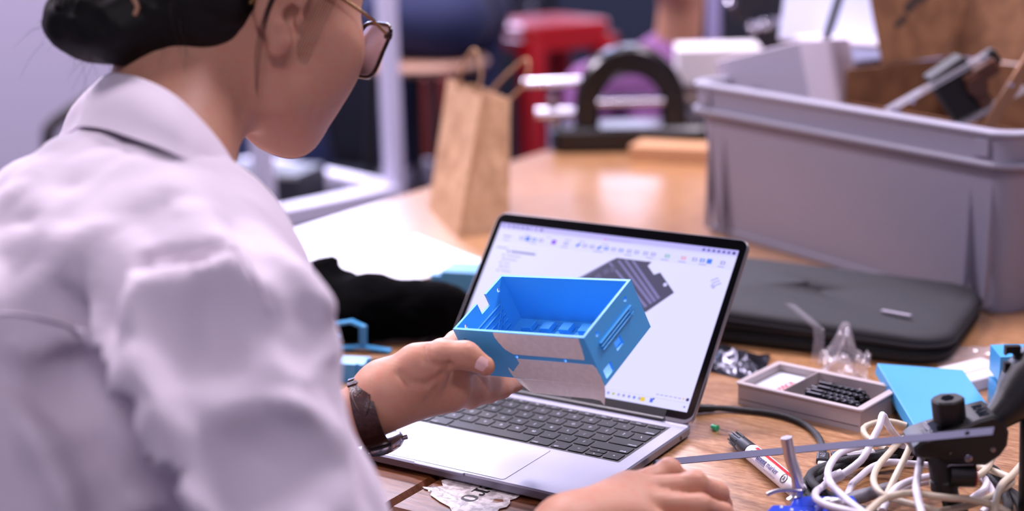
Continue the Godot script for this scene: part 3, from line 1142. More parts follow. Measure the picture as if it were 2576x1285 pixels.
func build_person() -> void:
	var skin := mat(Color(0.735, 0.545, 0.445), 0.5, 0.0, 0.4)
	skin.subsurf_scatter_enabled = true
	skin.subsurf_scatter_strength = 0.08
	skin.albedo_texture = noise_tex(0.02, 61, ramp([Color(1.0, 0.94, 0.93), Color(1, 1, 1), Color(0.98, 0.98, 0.96)], [0.25, 0.55, 0.8]), 512)
	bumped(skin, noise_tex(0.2, 62, null, 512, FastNoiseLite.TYPE_CELLULAR, 2, 2.0), 0.10)
	tri_map(skin, Vector3(9, 9, 9), true)
	M.skin = skin
	var cloth := mat(Color(0.85, 0.81, 0.85), 0.88, 0.0, 0.3)
	bumped(cloth, noise_tex(0.35, 63, null, 512, FastNoiseLite.TYPE_SIMPLEX, 2, 3.0), 0.14)
	cloth.rim_enabled = true
	cloth.rim = 0.1
	tri_map(cloth, Vector3(12, 12, 12), true)
	M.cloth = cloth
	var hm := mat(Color(0.038, 0.027, 0.024), 0.6, 0.0, 0.35)
	M.hair = hm
	M.hair_tip = mat(Color(0.16, 0.085, 0.05), 0.45)
	var p := thing("person", "seated person in a loose white shirt, dark hair in a bun, holding the blue box", "person", Vector3.ZERO)
	# skin
	var sk := skin_shape()
	var mb := MB.new()
	sk.build(Vector3(-0.185, 0.27, 0.10), Vector3(0.025, 0.585, 0.34), 0.0032, mb)
	sk.build(Vector3(-0.10, 0.03, 0.0), Vector3(0.125, 0.19, 0.275), 0.0026, mb)
	sk.build(Vector3(0.175, -0.02, 0.055), Vector3(0.32, 0.085, 0.30), 0.0028, mb)
	var tr := trunk_shape()
	tr.build(Vector3(-0.40, -0.38, 0.20), Vector3(0.28, 0.34, 0.66), 0.013, mb)
	var body := part("body", mb, M.skin, p)
	# finger nails
	part("thumbnail", nail(NAIL_P, NAIL_N, NAIL_D, 0.0058, 0.0072), mat(Color(0.86, 0.70, 0.68), 0.25), body)
	# shirt
	var sh := shirt_shape()
	var fn := FastNoiseLite.new()
	fn.seed = 4
	fn.frequency = 11.0
	fn.fractal_type = FastNoiseLite.FRACTAL_RIDGED
	fn.fractal_octaves = 2
	sh.noise = fn
	sh.rough = 0.0048
	# creases run down and across the sleeve
	var cr := Vector3(0.35, -0.75, -0.25).normalized()
	var c2 := cr.cross(Vector3(0.53, 0.24, 0.81)).normalized()
	sh.stretch = Basis(cr * 0.45, c2, cr.cross(c2)).transposed()
	var ms := MB.new()
	sh.build(Vector3(-0.45, -0.36, 0.16), Vector3(0.30, 0.37, 0.70), 0.0052, ms)
	var shirt := part("shirt", ms, M.cloth, p)
	build_collar(shirt)
	for s in SEAMS:
		part("seam", MB.new().tube(curve(s, 0.006), 0.0011, 6), M.cloth, shirt)
	# hair
	var hs := hair_shape()
	var hn := FastNoiseLite.new()
	hn.seed = 9
	hn.frequency = 60.0
	hn.fractal_octaves = 2
	hs.noise = hn
	hs.rough = 0.0020
	hs.stretch = Basis(HEAD_B.x, HEAD_B.y * 1.0, HEAD_B.z * 0.12).transposed()
	var mh := MB.new()
	hs.build(Vector3(-0.26, 0.36, 0.07), Vector3(0.04, 0.60, 0.42), 0.0034, mh)
	part("hair", mh, M.hair, p)
	build_strands(p)
	# dark trousers below the bench
	var tb := Blob.new()
	tb.chain([Vector3(-0.10, -0.26, 0.56), Vector3(-0.03, -0.28, 0.36), Vector3(0.02, -0.29, 0.14)], [0.13, 0.09, 0.07], 0.05)
	tb.chain([Vector3(-0.16, -0.26, 0.56), Vector3(-0.22, -0.28, 0.36), Vector3(-0.22, -0.29, 0.12)], [0.13, 0.09, 0.07], 0.05)
	tb.chain([Vector3(0.02, -0.29, 0.14), Vector3(0.03, -0.66, 0.18)], [0.065, 0.05], 0.03)
	tb.chain([Vector3(-0.22, -0.29, 0.12), Vector3(-0.22, -0.66, 0.18)], [0.065, 0.05], 0.03)
	var mt := MB.new()
	tb.build(Vector3(-0.42, -0.74, 0.0), Vector3(0.16, -0.08, 0.74), 0.014, mt)
	part("trousers", mt, mat(Color(0.08, 0.09, 0.14), 0.9), p)
	for x in [0.03, -0.22]:
		var fb := Blob.new()
		fb.chain([Vector3(x, FLOOR_Y + 0.05, 0.2), Vector3(x, FLOOR_Y + 0.032, 0.04)], [0.045, 0.032], 0.02)
		var mf := MB.new()
		fb.build(Vector3(x - 0.08, FLOOR_Y - 0.01, -0.02), Vector3(x + 0.08, FLOOR_Y + 0.12, 0.28), 0.01, mf)
		part("shoe", mf, M.black, p)
	build_glasses()
	build_watch()
	# the stool under the person
	var st := thing("wooden_stool", "round wooden stool under the person in the white shirt", "stool", Vector3(-0.13, FLOOR_Y, 0.58))
	part("seat", MB.new().lathe([Vector2(0, 0.375), Vector2(0.165, 0.375), Vector2(0.17, 0.385), Vector2(0.165, 0.4), Vector2(0, 0.4)], 28), M.plank, st)
	for k in 4:
		var a := PI / 4 + k * PI / 2
		part("leg", MB.new().tube(PackedVector3Array([Vector3(cos(a) * 0.19, 0, sin(a) * 0.19), Vector3(cos(a) * 0.12, 0.38, sin(a) * 0.12)]), 0.014, 10), M.plank, st)

func nail(c: Vector3, out: Vector3, along: Vector3, w: float, l: float) -> MB:
	var z := out.normalized()
	var y := (along - z * along.dot(z)).normalized()
	var x := y.cross(z)
	var rows := []
	for i in 7:
		var row := []
		for j in 7:
			var u := (j - 3) / 3.0
			var t := (i - 3) / 3.0
			var s := sqrt(maxf(0.0, 1.0 - 0.35 * t * t * (1.0 if t > 0 else 0.6)))
			row.append(c + x * (u * w * s) + y * (t * l) + z * (-0.0022 * u * u - 0.0010 * t * t))
		rows.append(row)
	return MB.new().grid(rows, false, (rows[1][0] - rows[0][0]).cross(rows[0][1] - rows[0][0]).dot(z) < 0, false, 0.0006)

func build_collar(shirt: Node) -> void:
	var a := curve(COLLAR_TOP, 0.008)
	var n := 44
	var ta := resample(COLLAR_TOP, n)
	var tb := resample(COLLAR_LOW, n)
	var rows := []
	var axis := HEAD_O + HEAD_B * Vector3(0, -0.06, -0.03)
	for i in 8:
		var f := i / 7.0
		var row := []
		for j in n:
			var p: Vector3 = ta[j].lerp(tb[j], f)
			var out := (p - Vector3(axis.x, p.y, axis.z)).normalized()
			row.append(p + (out * 0.55 + Vector3.UP * 0.45) * 0.006 * sin(PI * minf(1.0, f * 1.15)) + out * 0.0016 * sin(j * 0.45 + f * 2.0) * f)
		rows.append(row)
	# roll over the fold and down inside to the neck band
	var inner := []
	for i in 5:
		var f := i / 4.0
		var row := []
		for j in n:
			var p: Vector3 = ta[j]
			var c := Vector3(axis.x, p.y, axis.z)
			var out := (p - c).normalized()
			row.append(p - out * (0.0015 + 0.004 * f) + Vector3.UP * (0.0016 * (1.0 - f) - 0.035 * f * f))
		inner.append(row)
	inner.reverse()
	var all := []
	all.append_array(inner)
	all.append_array(rows)
	var m := MB.new()
	var flip: bool = (rows[1][20] - rows[0][20]).cross(rows[0][21] - rows[0][20]).dot(rows[0][20] - axis) < 0
	m.grid(all, false, flip, false, 0.0016)
	part("collar", m, M.cloth, shirt)

func resample(pts: Array, n: int) -> Array:
	var c := curve(pts, 0.002)
	var out := []
	for i in n:
		var f := i / float(n - 1) * (c.size() - 1)
		var k := mini(int(f), c.size() - 2)
		out.append(c[k].lerp(c[k + 1], f - k))
	return out

func strand(pts: Array, r0: float, r1: float, parent: Node, m: Material, sides := 5) -> void:
	var c := curve(pts, 0.004)
	var rad := []
	for i in c.size():
		rad.append(lerpf(r0, r1, i / float(c.size() - 1)))
	part("hair_strand", MB.new().tube(c, rad, sides), m, parent)

func build_strands(p: Node) -> void:
	var rng := RandomNumberGenerator.new()
	rng.seed = 12
	# loose locks in front of and behind the ear
	for k in 4:
		var s := 0.0011 * k
		strand([hp(0.076, 0.045, -0.004 - s), hp(0.0805, 0.005, -0.016 - s), hp(0.079, -0.030, -0.014 - s * 1.4), hp(0.071, -0.066 + s * 2.0, -0.002 - s)], 0.00055, 0.00012, p, M.hair)
	for k in 7:
		var s := 0.0022 * k
		strand([hp(0.074, 0.05, 0.030 + s), hp(0.075, 0.012, 0.022 + s), hp(0.0705, -0.028, 0.018 + s), hp(0.060, -0.060, 0.024 + s)], 0.00024, 0.0001, p, M.hair)
	# short hairs at the nape
	for k in 60:
		var u := rng.randf_range(-0.045, 0.062)
		var q := hp(u, rng.randf_range(-0.042, -0.012), -0.062 - rng.randf() * 0.02)
		var d := (q - hp(0, -0.02, -0.03)).normalized()
		strand([q + Vector3(0, 0.012, 0), q + d * 0.006, q + d * (0.010 + rng.randf() * 0.012) + Vector3(rng.randf_range(-0.01, 0.01), -0.012 - rng.randf() * 0.02, rng.randf_range(-0.01, 0.01))], 0.0003, 0.0001, p, M.hair if k % 3 else M.hair_tip, 4)
	# flyaway hairs round the bun
	for k in 40:
		var a := rng.randf() * TAU
		var c := Vector3(-0.135, 0.43, 0.34) + Vector3(cos(a) * 0.03, sin(a) * 0.02 - 0.005, rng.randf_range(-0.03, 0.03))
		var d := Vector3(rng.randf_range(-0.03, 0.01), rng.randf_range(-0.045, 0.0), rng.randf_range(-0.01, 0.02))
		strand([c, c + d * 0.5 + Vector3(0, 0.003, 0), c + d], 0.00014, 0.00006, p, M.hair, 4)
	# locks laid over the cap towards the bun
	for k in 70:
		var t := rng.randf_range(0.3, 2.2)
		var pts := []
		for i in 7:
			var f := i / 6.0
			var ang := lerpf(-0.4, -1.45, f)
			var el := lerpf(t - 1.1, -0.55 + 0.1 * (t - 1.2), f * f)
			pts.append(hp(0.0782 * cos(el) * cos(ang), 0.062 + 0.0865 * sin(el), -0.014 + 0.0965 * cos(el) * sin(ang)))
		strand(pts, 0.0008, 0.0006, p, M.hair if k % 6 else M.hair_tip, 4)
	# locks wound round the bun
	for k in 46:
		var a0 := rng.randf() * TAU
		var ey := rng.randf_range(-1.0, 1.0)
		var pts := []
		for i in 8:
			var a := a0 + i * 0.22
			var rr := sqrt(maxf(0.05, 1.0 - ey * ey * 0.8))
			pts.append(BUN + HEAD_B * Vector3(ey * 0.033, sin(a) * 0.030 * rr, cos(a) * 0.0345 * rr))
		strand(pts, 0.0007, 0.0005, p, M.hair if k % 7 else M.hair_tip, 4)
	# curved tan hair pin over the bun
	var pin := MB.new().tube(curve([Vector3(-0.0925, 0.4560, 0.3420), Vector3(-0.0870, 0.4500, 0.3440), Vector3(-0.0838, 0.4440, 0.3440), Vector3(-0.0850, 0.4385, 0.3470)], 0.003), [0.0022, 0.0022, 0.0021, 0.0021, 0.002, 0.002, 0.0018, 0.0016, 0.0015, 0.0014, 0.0013, 0.0012, 0.001, 0.001, 0.001, 0.001, 0.001, 0.001], 8)
	solo("hair_pin", pin, mat(Color(0.62, 0.45, 0.33), 0.4), "curved tan hair pin stuck in the dark hair bun", "hair pin")

# ------------------------------------------------------------------ glasses and watch
func lens_outline(sx: float, grow := 0.0, dz := 0.0) -> Array:
	var out := []
	for k in 32:
		var a := TAU * k / 32.0
		var c := cos(a)
		var s := sin(a)
		var e := 0.42
		var x := signf(c) * pow(absf(c), e) * (0.0265 + grow)
		var y := signf(s) * pow(absf(s), e) * (0.0225 + grow) * (1.0 if s > 0 else 0.96)
		x *= 1.0 if y > 0 else 0.94
		out.append(hp(sx * (0.0385 + x), 0.000 + y, 0.1035 - 0.10 * absf(x + 0.0265) * 0.9 * 0.8 - 0.10 * (0.022 - y) + dz))
	return out

func build_glasses() -> void:
	var g := thing("eyeglasses", "eyeglasses with tortoiseshell rims and thin gold temples on the person's face", "glasses", Vector3.ZERO)
	var tort := mat(Color(0.20, 0.10, 0.05), 0.18)
	tort.albedo_texture = noise_tex(0.03, 71, ramp([Color(0.25, 0.18, 0.15), Color(1.0, 0.8, 0.6), Color(1.6, 1.2, 0.8)], [0.3, 0.55, 0.8]), 256)
	tri_map(tort, Vector3(20, 20, 20), true)
	var gold := mat(Color(0.62, 0.48, 0.30), 0.25, 0.9)
	var glass := mat(Color(0.86, 0.86, 0.95, 0.6), 0.03, 0.9)
	glass.transparency = BaseMaterial3D.TRANSPARENCY_ALPHA
	for s in [1.0, -1.0]:
		var rim := MB.new()
		rim.tube(PackedVector3Array(lens_outline(s, 0.0012)), 0.0018, 8, true)
		part("rim", rim, tort, g)
		var o := lens_outline(s)
		var lm := MB.new()
		var c := Vector3.ZERO
		for q in o:
			c += q / o.size()
		var nn := HEAD_B.z.normalized()
		var ci := lm.vert(c - nn * 0.0022, -nn)
		for q in o:
			lm.vert(q, (-nn + (q - c) * 6.0).normalized())
		for k in o.size():
			lm.tri(ci, ci + 1 + k, ci + 1 + (k + 1) % o.size())
		part("lens", lm, glass, g)
		var hx: Vector3 = hp(s * 0.0665, 0.014, 0.0970)
		part("hinge", MB.new().box(hx, Vector3(0.005, 0.006, 0.006), 0.001, HEAD_B.orthonormalized()), tort, g)
		part("temple", MB.new().tube(curve([hx, hp(s * 0.0735, 0.022, 0.07), hp(s * 0.0765, 0.030, 0.03), hp(s * 0.078, 0.033, 0.0), hp(s * 0.076, 0.022, -0.02), hp(s * 0.072, 0.0, -0.030)], 0.005), 0.0014, 8), gold, g)
	part("bridge", MB.new().tube(curve([hp(-0.012, 0.008, 0.1035), hp(0, 0.012, 0.107), hp(0.012, 0.008, 0.1035)], 0.003), 0.0015, 8), gold, g)

func build_watch() -> void:
	var ax := (WRIST_L2 - ELBOW_L).normalized()
	var c := WRIST_L + ax * 0.011
	# u: towards the eye side of the wrist, w: completes the ring
	var u := (Vector3(0.53, 0.35, 0.81) - ax * Vector3(0.53, 0.35, 0.81).dot(ax)).normalized()
	var w := ax.cross(u).normalized()
	if w.y < 0:
		w = -w
	var leather := mat(Color(0.24, 0.115, 0.085), 0.32)
	bumped(leather, noise_tex(0.12, 81, null, 256, FastNoiseLite.TYPE_CELLULAR, 3, 5.0), 0.35)
	leather.albedo_texture = noise_tex(0.03, 82, ramp([Color(0.7, 0.6, 0.55), Color(1, 1, 1)], [0.3, 0.7]), 256)
	tri_map(leather, Vector3(22, 22, 22), true)
	var steel := mat(Color(0.72, 0.70, 0.72), 0.18, 0.95)
	var t := thing("wristwatch", "round wristwatch with a dark brown leather strap on the person's wrist", "watch", Vector3.ZERO)
	var R := 0.0285
	t.set_meta("label", "round wristwatch with a dark brown leather strap on the left wrist")
	part("strap", band(c, ax, u, w, R, -TAU * 0.32, TAU * 0.46, 0.0100, 0.0022), leather, t)
	var tip := part("strap_tip", band(c, ax, u, w, R + 0.0024, -0.05, 1.15, 0.0090, 0.0018, 0.55), leather, t)
	# pale stitching round the tip
	var pts := []
	for k in 25:
		var f := k / 24.0
		var s := -1.0 if f < 0.5 else 1.0
		var v := absf(f - 0.5) * 2.0
		var a := lerpf(0.02, 0.95, v)
		var hw := 0.0072 * minf(1.0, sqrt(maxf(0.0, (a + 0.03) / 0.55)))
		pts.append(c + (u * cos(a) + w * sin(a)) * (R + 0.0036) + ax * s * hw)
	part("stitching", MB.new().tube(PackedVector3Array(pts), 0.00035, 5), mat(Color(0.72, 0.6, 0.5), 0.7), tip)
	part("strap_hole", MB.new().lathe([Vector2(0, 0), Vector2(0.0012, 0), Vector2(0.0012, 0.0004), Vector2(0, 0.0004)], 12, Transform3D(look_basis(u * cos(0.62) + w * sin(0.62)), c + (u * cos(0.62) + w * sin(0.62)) * (R + 0.0040))), M.black, tip)
	part("keeper", band(c, ax, u, w, R + 0.0034, 0.92, 1.08, 0.0108, 0.0020), leather, t)
	part("keeper", band(c, ax, u, w, R + 0.0034, 1.20, 1.34, 0.0108, 0.0020), leather, t)
	var bk := MB.new()
	var pb := []
	for s in [[-1, 1.42], [1, 1.42], [1, 1.72], [-1, 1.72]]:
		pb.append(c + (u * cos(s[1]) + w * sin(s[1])) * (R + 0.0035) + ax * s[0] * 0.0115)
	bk.tube(PackedVector3Array(pb), 0.0012, 8, true)
	part("buckle", bk, steel, t)
	# case on the far side of the wrist
	var ca := -1.95
	var out := u * cos(ca) + w * sin(ca)
	var xf := Transform3D(Basis(ax.cross(out).normalized(), out, ax).orthonormalized(), c + out * (R - 0.002))
	var cs := part("case", MB.new().lathe([Vector2(0, 0), Vector2(0.0165, 0), Vector2(0.0185, 0.0015), Vector2(0.0190, 0.004), Vector2(0.0185, 0.0065), Vector2(0.0172, 0.0080), Vector2(0.0160, 0.0080), Vector2(0.0158, 0.0072)], 40, xf), steel, t)
	part("dial", MB.new().lathe([Vector2(0, 0.0070), Vector2(0.0158, 0.0070), Vector2(0.0158, 0.0072), Vector2(0, 0.0072)], 32, xf), mat(Color(0.9, 0.9, 0.92), 0.4), cs)
	for s in [-1.0, 1.0]:
		for q in [-1.0, 1.0]:
			part("lug", MB.new().box(xf * Vector3(s * 0.0175, 0.003, q * 0.0098), Vector3(0.006, 0.004, 0.0022), 0.0006, xf.basis), steel, cs)
	part("crown", MB.new().tube(PackedVector3Array([xf * Vector3(0, 0.004, 0.0188), xf * Vector3(0, 0.004, 0.0222)]), 0.0022, 14), steel, cs)

func band(c: Vector3, ax: Vector3, u: Vector3, w: Vector3, r: float, a0: float, a1: float, half: float, thick: float, point := 0.0) -> MB:
	var rows := []
	var n := maxi(3, int(absf(a1 - a0) / 0.08))
	for i in n + 1:
		var a := lerpf(a0, a1, i / float(n))
		var hw := half
		if point > 0.0:
			hw = half * minf(1.0, sqrt(maxf(0.02, (a - a0) / point)))
		var o := u * cos(a) + w * sin(a)
		var row := []
		for j in 5:
			var s := (j - 2) / 2.0
			row.append(c + o * (r + thick * (1.0 - 0.25 * s * s)) + ax * (s * hw))
		rows.append(row)
	var m := MB.new()
	var flip: bool = (rows[1][0] - rows[0][0]).cross(rows[0][1] - rows[0][0]).dot(rows[0][0] - c) < 0
	return m.grid(rows, false, flip, false, thick)

# shapes of the seated person, joint by joint

func skin_shape() -> Blob:
	var b := Blob.new()
	b.ell(Vector3(-0.0779, 0.4827, 0.2101), Vector3(0.0720, 0.0830, 0.0920), Basis(Vector3(0.9272, 0.0000, 0.3746), Vector3(0.1403, 0.9272, -0.3473), Vector3(0.3473, -0.3746, -0.8597)), 0.010, 0)
	b.ell(Vector3(-0.0707, 0.4372, 0.1922), Vector3(0.0640, 0.0750, 0.0520), Basis(Vector3(0.9272, 0.0000, 0.3746), Vector3(0.1403, 0.9272, -0.3473), Vector3(0.3473, -0.3746, -0.8597)), 0.020, 0)
	b.ell(Vector3(-0.0732, 0.3859, 0.1984), Vector3(0.0540, 0.0580, 0.0400), Basis(Vector3(0.9272, 0.0000, 0.3746), Vector3(0.1403, 0.9272, -0.3473), Vector3(0.3473, -0.3746, -0.8597)), 0.030, 0)
	b.ell(Vector3(-0.0740, 0.3328, 0.2003), Vector3(0.0220, 0.0180, 0.0180), Basis(Vector3(0.9272, 0.0000, 0.3746), Vector3(0.1403, 0.9272, -0.3473), Vector3(0.3473, -0.3746, -0.8597)), 0.030, 0)
	b.cap(Vector3(-0.1413, 0.4102, 0.2068), Vector3(-0.1330, 0.3682, 0.2075), 0.0120, 0.0110, 0.030, 0)
	b.cap(Vector3(-0.1330, 0.3682, 0.2075), Vector3(-0.0932, 0.3282, 0.1945), 0.0110, 0.0110, 0.030, 0)
	b.ell(Vector3(-0.1069, 0.3955, 0.1643), Vector3(0.0240, 0.0280, 0.0260), Basis(Vector3(0.9272, 0.0000, 0.3746), Vector3(0.1403, 0.9272, -0.3473), Vector3(0.3473, -0.3746, -0.8597)), 0.030, 0)
	b.cap(Vector3(-0.0301, 0.4102, 0.2518), Vector3(-0.0366, 0.3682, 0.2465), 0.0120, 0.0110, 0.030, 0)
	b.cap(Vector3(-0.0366, 0.3682, 0.2465), Vector3(-0.0561, 0.3282, 0.2095), 0.0110, 0.0110, 0.030, 0)
	b.ell(Vector3(-0.0253, 0.3955, 0.1973), Vector3(0.0240, 0.0280, 0.0260), Basis(Vector3(0.9272, 0.0000, 0.3746), Vector3(0.1403, 0.9272, -0.3473), Vector3(0.3473, -0.3746, -0.8597)), 0.030, 0)
	b.ell(Vector3(-0.1015, 0.3670, 0.1882), Vector3(0.0260, 0.0320, 0.0280), Basis(Vector3(0.9272, 0.0000, 0.3746), Vector3(0.1403, 0.9272, -0.3473), Vector3(0.3473, -0.3746, -0.8597)), 0.030, 0)
	b.ell(Vector3(-0.0458, 0.3670, 0.2107), Vector3(0.0260, 0.0320, 0.0280), Basis(Vector3(0.9272, 0.0000, 0.3746), Vector3(0.1403, 0.9272, -0.3473), Vector3(0.3473, -0.3746, -0.8597)), 0.030, 0)
	b.ell(Vector3(-0.0554, 0.3861, 0.1543), Vector3(0.0120, 0.0120, 0.0140), Basis(Vector3(0.9272, 0.0000, 0.3746), Vector3(0.1403, 0.9272, -0.3473), Vector3(0.3473, -0.3746, -0.8597)), 0.012, 0)
	b.cap(Vector3(-0.0544, 0.4196, 0.1518), Vector3(-0.0537, 0.3865, 0.1501), 0.0060, 0.0080, 0.012, 0)
	b.ell(Vector3(-0.0636, 0.3584, 0.1747), Vector3(0.0200, 0.0100, 0.0120), Basis(Vector3(0.9272, 0.0000, 0.3746), Vector3(0.1403, 0.9272, -0.3473), Vector3(0.3473, -0.3746, -0.8597)), 0.012, 0)
	b.cap(Vector3(-0.0947, 0.4253, 0.2516), Vector3(-0.1045, 0.3873, 0.2758), 0.0560, 0.0500, 0.030, 0)
	b.cap(Vector3(-0.1045, 0.3873, 0.2758), Vector3(-0.0680, 0.3235, 0.3517), 0.0500, 0.0550, 0.030, 0)
	b.ell(Vector3(-0.0154, 0.4458, 0.2608), Vector3(0.0075, 0.0320, 0.0190), Basis(Vector3(0.7831, 0.1107, 0.6119), Vector3(0.2293, 0.8633, -0.4496), Vector3(0.5780, -0.4924, -0.6507)), 0.004, 0)
	b.ell(Vector3(-0.0166, 0.4126, 0.2666), Vector3(0.0065, 0.0120, 0.0090), Basis(Vector3(0.7831, 0.1107, 0.6119), Vector3(0.2293, 0.8633, -0.4496), Vector3(0.5780, -0.4924, -0.6507)), 0.004, 0)
	b.ell(Vector3(-0.0067, 0.4455, 0.2633), Vector3(0.0065, 0.0220, 0.0115), Basis(Vector3(0.7831, 0.1107, 0.6119), Vector3(0.2293, 0.8633, -0.4496), Vector3(0.5780, -0.4924, -0.6507)), 0.003, 1)
	b.ell(Vector3(-0.0105, 0.4328, 0.2568), Vector3(0.0090, 0.0080, 0.0060), Basis(Vector3(0.7831, 0.1107, 0.6119), Vector3(0.2293, 0.8633, -0.4496), Vector3(0.5780, -0.4924, -0.6507)), 0.003, 1)
	b.ell(Vector3(-0.0109, 0.4276, 0.2484), Vector3(0.0040, 0.0060, 0.0040), Basis(Vector3(0.7831, 0.1107, 0.6119), Vector3(0.2293, 0.8633, -0.4496), Vector3(0.5780, -0.4924, -0.6507)), 0.004, 0)
	b.cap(Vector3(-0.2250, 0.0300, 0.3050), Vector3(-0.0235, 0.0830, 0.1854), 0.0360, 0.0245, 0.012, 0)
	b.cap(Vector3(-0.0235, 0.0830, 0.1854), Vector3(-0.0055, 0.1007, 0.1683), 0.0245, 0.0232, 0.006, 0)
	b.cap(Vector3(-0.0055, 0.1007, 0.1683), Vector3(0.0190, 0.1265, 0.1198), 0.0190, 0.0135, 0.020, 0)
	b.cap(Vector3(-0.0055, 0.1007, 0.1683), Vector3(0.0236, 0.1113, 0.1153), 0.0210, 0.0140, 0.020, 0)
	b.cap(Vector3(-0.0055, 0.1007, 0.1683), Vector3(0.0257, 0.0977, 0.1155), 0.0200, 0.0140, 0.020, 0)
	b.cap(Vector3(-0.0055, 0.1007, 0.1683), Vector3(0.0256, 0.0883, 0.1208), 0.0180, 0.0120, 0.020, 0)
	b.ell(Vector3(0.0198, 0.1211, 0.1567), Vector3(0.0300, 0.0210, 0.0170), Basis(Vector3(0.7309, 0.3433, -0.5821), Vector3(-0.4206, 0.9021, 0.0040), Vector3(0.5313, 0.2442, 0.8112)), 0.012, 0)
	b.cap(Vector3(0.0172, 0.1281, 0.1538), Vector3(0.0416, 0.1368, 0.1475), 0.0170, 0.0122, 0.007, 0)
	b.cap(Vector3(0.0416, 0.1368, 0.1475), Vector3(0.0591, 0.1375, 0.1408), 0.0122, 0.0110, 0.007, 0)
	b.cap(Vector3(0.0591, 0.1375, 0.1408), Vector3(0.0741, 0.1279, 0.1339), 0.0110, 0.0086, 0.007, 0)
	b.cap(Vector3(0.0190, 0.1265, 0.1198), Vector3(0.0054, 0.1251, 0.0798), 0.0115, 0.0092, 0.005, 0)
	b.cap(Vector3(0.0054, 0.1251, 0.0798), Vector3(-0.0111, 0.1186, 0.0371), 0.0092, 0.0085, 0.005, 0)
	b.cap(Vector3(-0.0111, 0.1186, 0.0371), Vector3(-0.0185, 0.1111, 0.0134), 0.0085, 0.0075, 0.005, 0)
	b.cap(Vector3(0.0236, 0.1113, 0.1153), Vector3(0.0256, 0.0898, 0.0772), 0.0120, 0.0095, 0.005, 0)
	b.cap(Vector3(0.0256, 0.0898, 0.0772), Vector3(0.0216, 0.0792, 0.0337), 0.0095, 0.0088, 0.005, 0)
	b.cap(Vector3(0.0216, 0.0792, 0.0337), Vector3(0.0214, 0.0726, 0.0050), 0.0088, 0.0075, 0.005, 0)
	b.cap(Vector3(0.0257, 0.0977, 0.1155), Vector3(0.0267, 0.0805, 0.0793), 0.0120, 0.0093, 0.005, 0)
	b.cap(Vector3(0.0267, 0.0805, 0.0793), Vector3(0.0265, 0.0719, 0.0389), 0.0093, 0.0086, 0.005, 0)
	b.cap(Vector3(0.0265, 0.0719, 0.0389), Vector3(0.0274, 0.0686, 0.0146), 0.0086, 0.0073, 0.005, 0)
	b.cap(Vector3(0.0256, 0.0883, 0.1208), Vector3(0.0258, 0.0764, 0.0897), 0.0105, 0.0082, 0.005, 0)
	b.cap(Vector3(0.0258, 0.0764, 0.0897), Vector3(0.0263, 0.0721, 0.0611), 0.0082, 0.0074, 0.005, 0)
	b.cap(Vector3(0.0263, 0.0721, 0.0611), Vector3(0.0268, 0.0694, 0.0395), 0.0074, 0.0065, 0.005, 0)
	b.cap(Vector3(0.0283, 0.1464, 0.1576), Vector3(0.0349, 0.1366, 0.1651), 0.0022, 0.0022, 0.004, 1)
	b.cap(Vector3(0.0349, 0.1366, 0.1651), Vector3(0.0438, 0.1309, 0.1618), 0.0022, 0.0022, 0.004, 1)
	b.cap(Vector3(0.0438, 0.1309, 0.1618), Vector3(0.0530, 0.1323, 0.1569), 0.0022, 0.0022, 0.004, 1)
	b.cap(Vector3(0.0171, 0.1259, 0.1795), Vector3(0.0255, 0.1183, 0.1770), 0.0028, 0.0028, 0.004, 1)
	b.cap(Vector3(0.0255, 0.1183, 0.1770), Vector3(0.0362, 0.1143, 0.1660), 0.0028, 0.0028, 0.004, 1)
	b.cap(Vector3(0.0362, 0.1143, 0.1660), Vector3(0.0442, 0.1207, 0.1563), 0.0028, 0.0028, 0.004, 1)
	b.cap(Vector3(0.0442, 0.1207, 0.1563), Vector3(0.0518, 0.1314, 0.1555), 0.0028, 0.0028, 0.004, 1)
	b.cap(Vector3(0.0319, 0.0972, 0.1612), Vector3(0.0372, 0.1061, 0.1581), 0.0016, 0.0016, 0.004, 1)
	b.cap(Vector3(0.0372, 0.1061, 0.1581), Vector3(0.0423, 0.1139, 0.1541), 0.0016, 0.0016, 0.004, 1)
	b.cap(Vector3(0.2000, 0.0000, 0.4550), Vector3(0.2140, 0.0450, 0.2320), 0.0400, 0.0265, 0.020, 0)
	b.cap(Vector3(0.2140, 0.0450, 0.2320), Vector3(0.2185, 0.0520, 0.1500), 0.0200, 0.0125, 0.018, 0)
	b.cap(Vector3(0.2140, 0.0450, 0.2320), Vector3(0.2290, 0.0560, 0.1600), 0.0210, 0.0130, 0.018, 0)
	b.cap(Vector3(0.2140, 0.0450, 0.2320), Vector3(0.2420, 0.0530, 0.1720), 0.0200, 0.0125, 0.018, 0)
	b.cap(Vector3(0.2140, 0.0450, 0.2320), Vector3(0.2520, 0.0460, 0.1870), 0.0180, 0.0115, 0.018, 0)
	b.cap(Vector3(0.2185, 0.0520, 0.1500), Vector3(0.2360, 0.0555, 0.1100), 0.0115, 0.0095, 0.005, 0)
	b.cap(Vector3(0.2360, 0.0555, 0.1100), Vector3(0.2380, 0.0400, 0.0880), 0.0095, 0.0085, 0.005, 0)
	b.cap(Vector3(0.2380, 0.0400, 0.0880), Vector3(0.2350, 0.0220, 0.0740), 0.0085, 0.0072, 0.005, 0)
	b.cap(Vector3(0.2290, 0.0560, 0.1600), Vector3(0.2680, 0.0570, 0.1280), 0.0118, 0.0098, 0.005, 0)
	b.cap(Vector3(0.2680, 0.0570, 0.1280), Vector3(0.2740, 0.0400, 0.0980), 0.0098, 0.0088, 0.005, 0)
	b.cap(Vector3(0.2740, 0.0400, 0.0980), Vector3(0.2680, 0.0180, 0.0720), 0.0088, 0.0074, 0.005, 0)
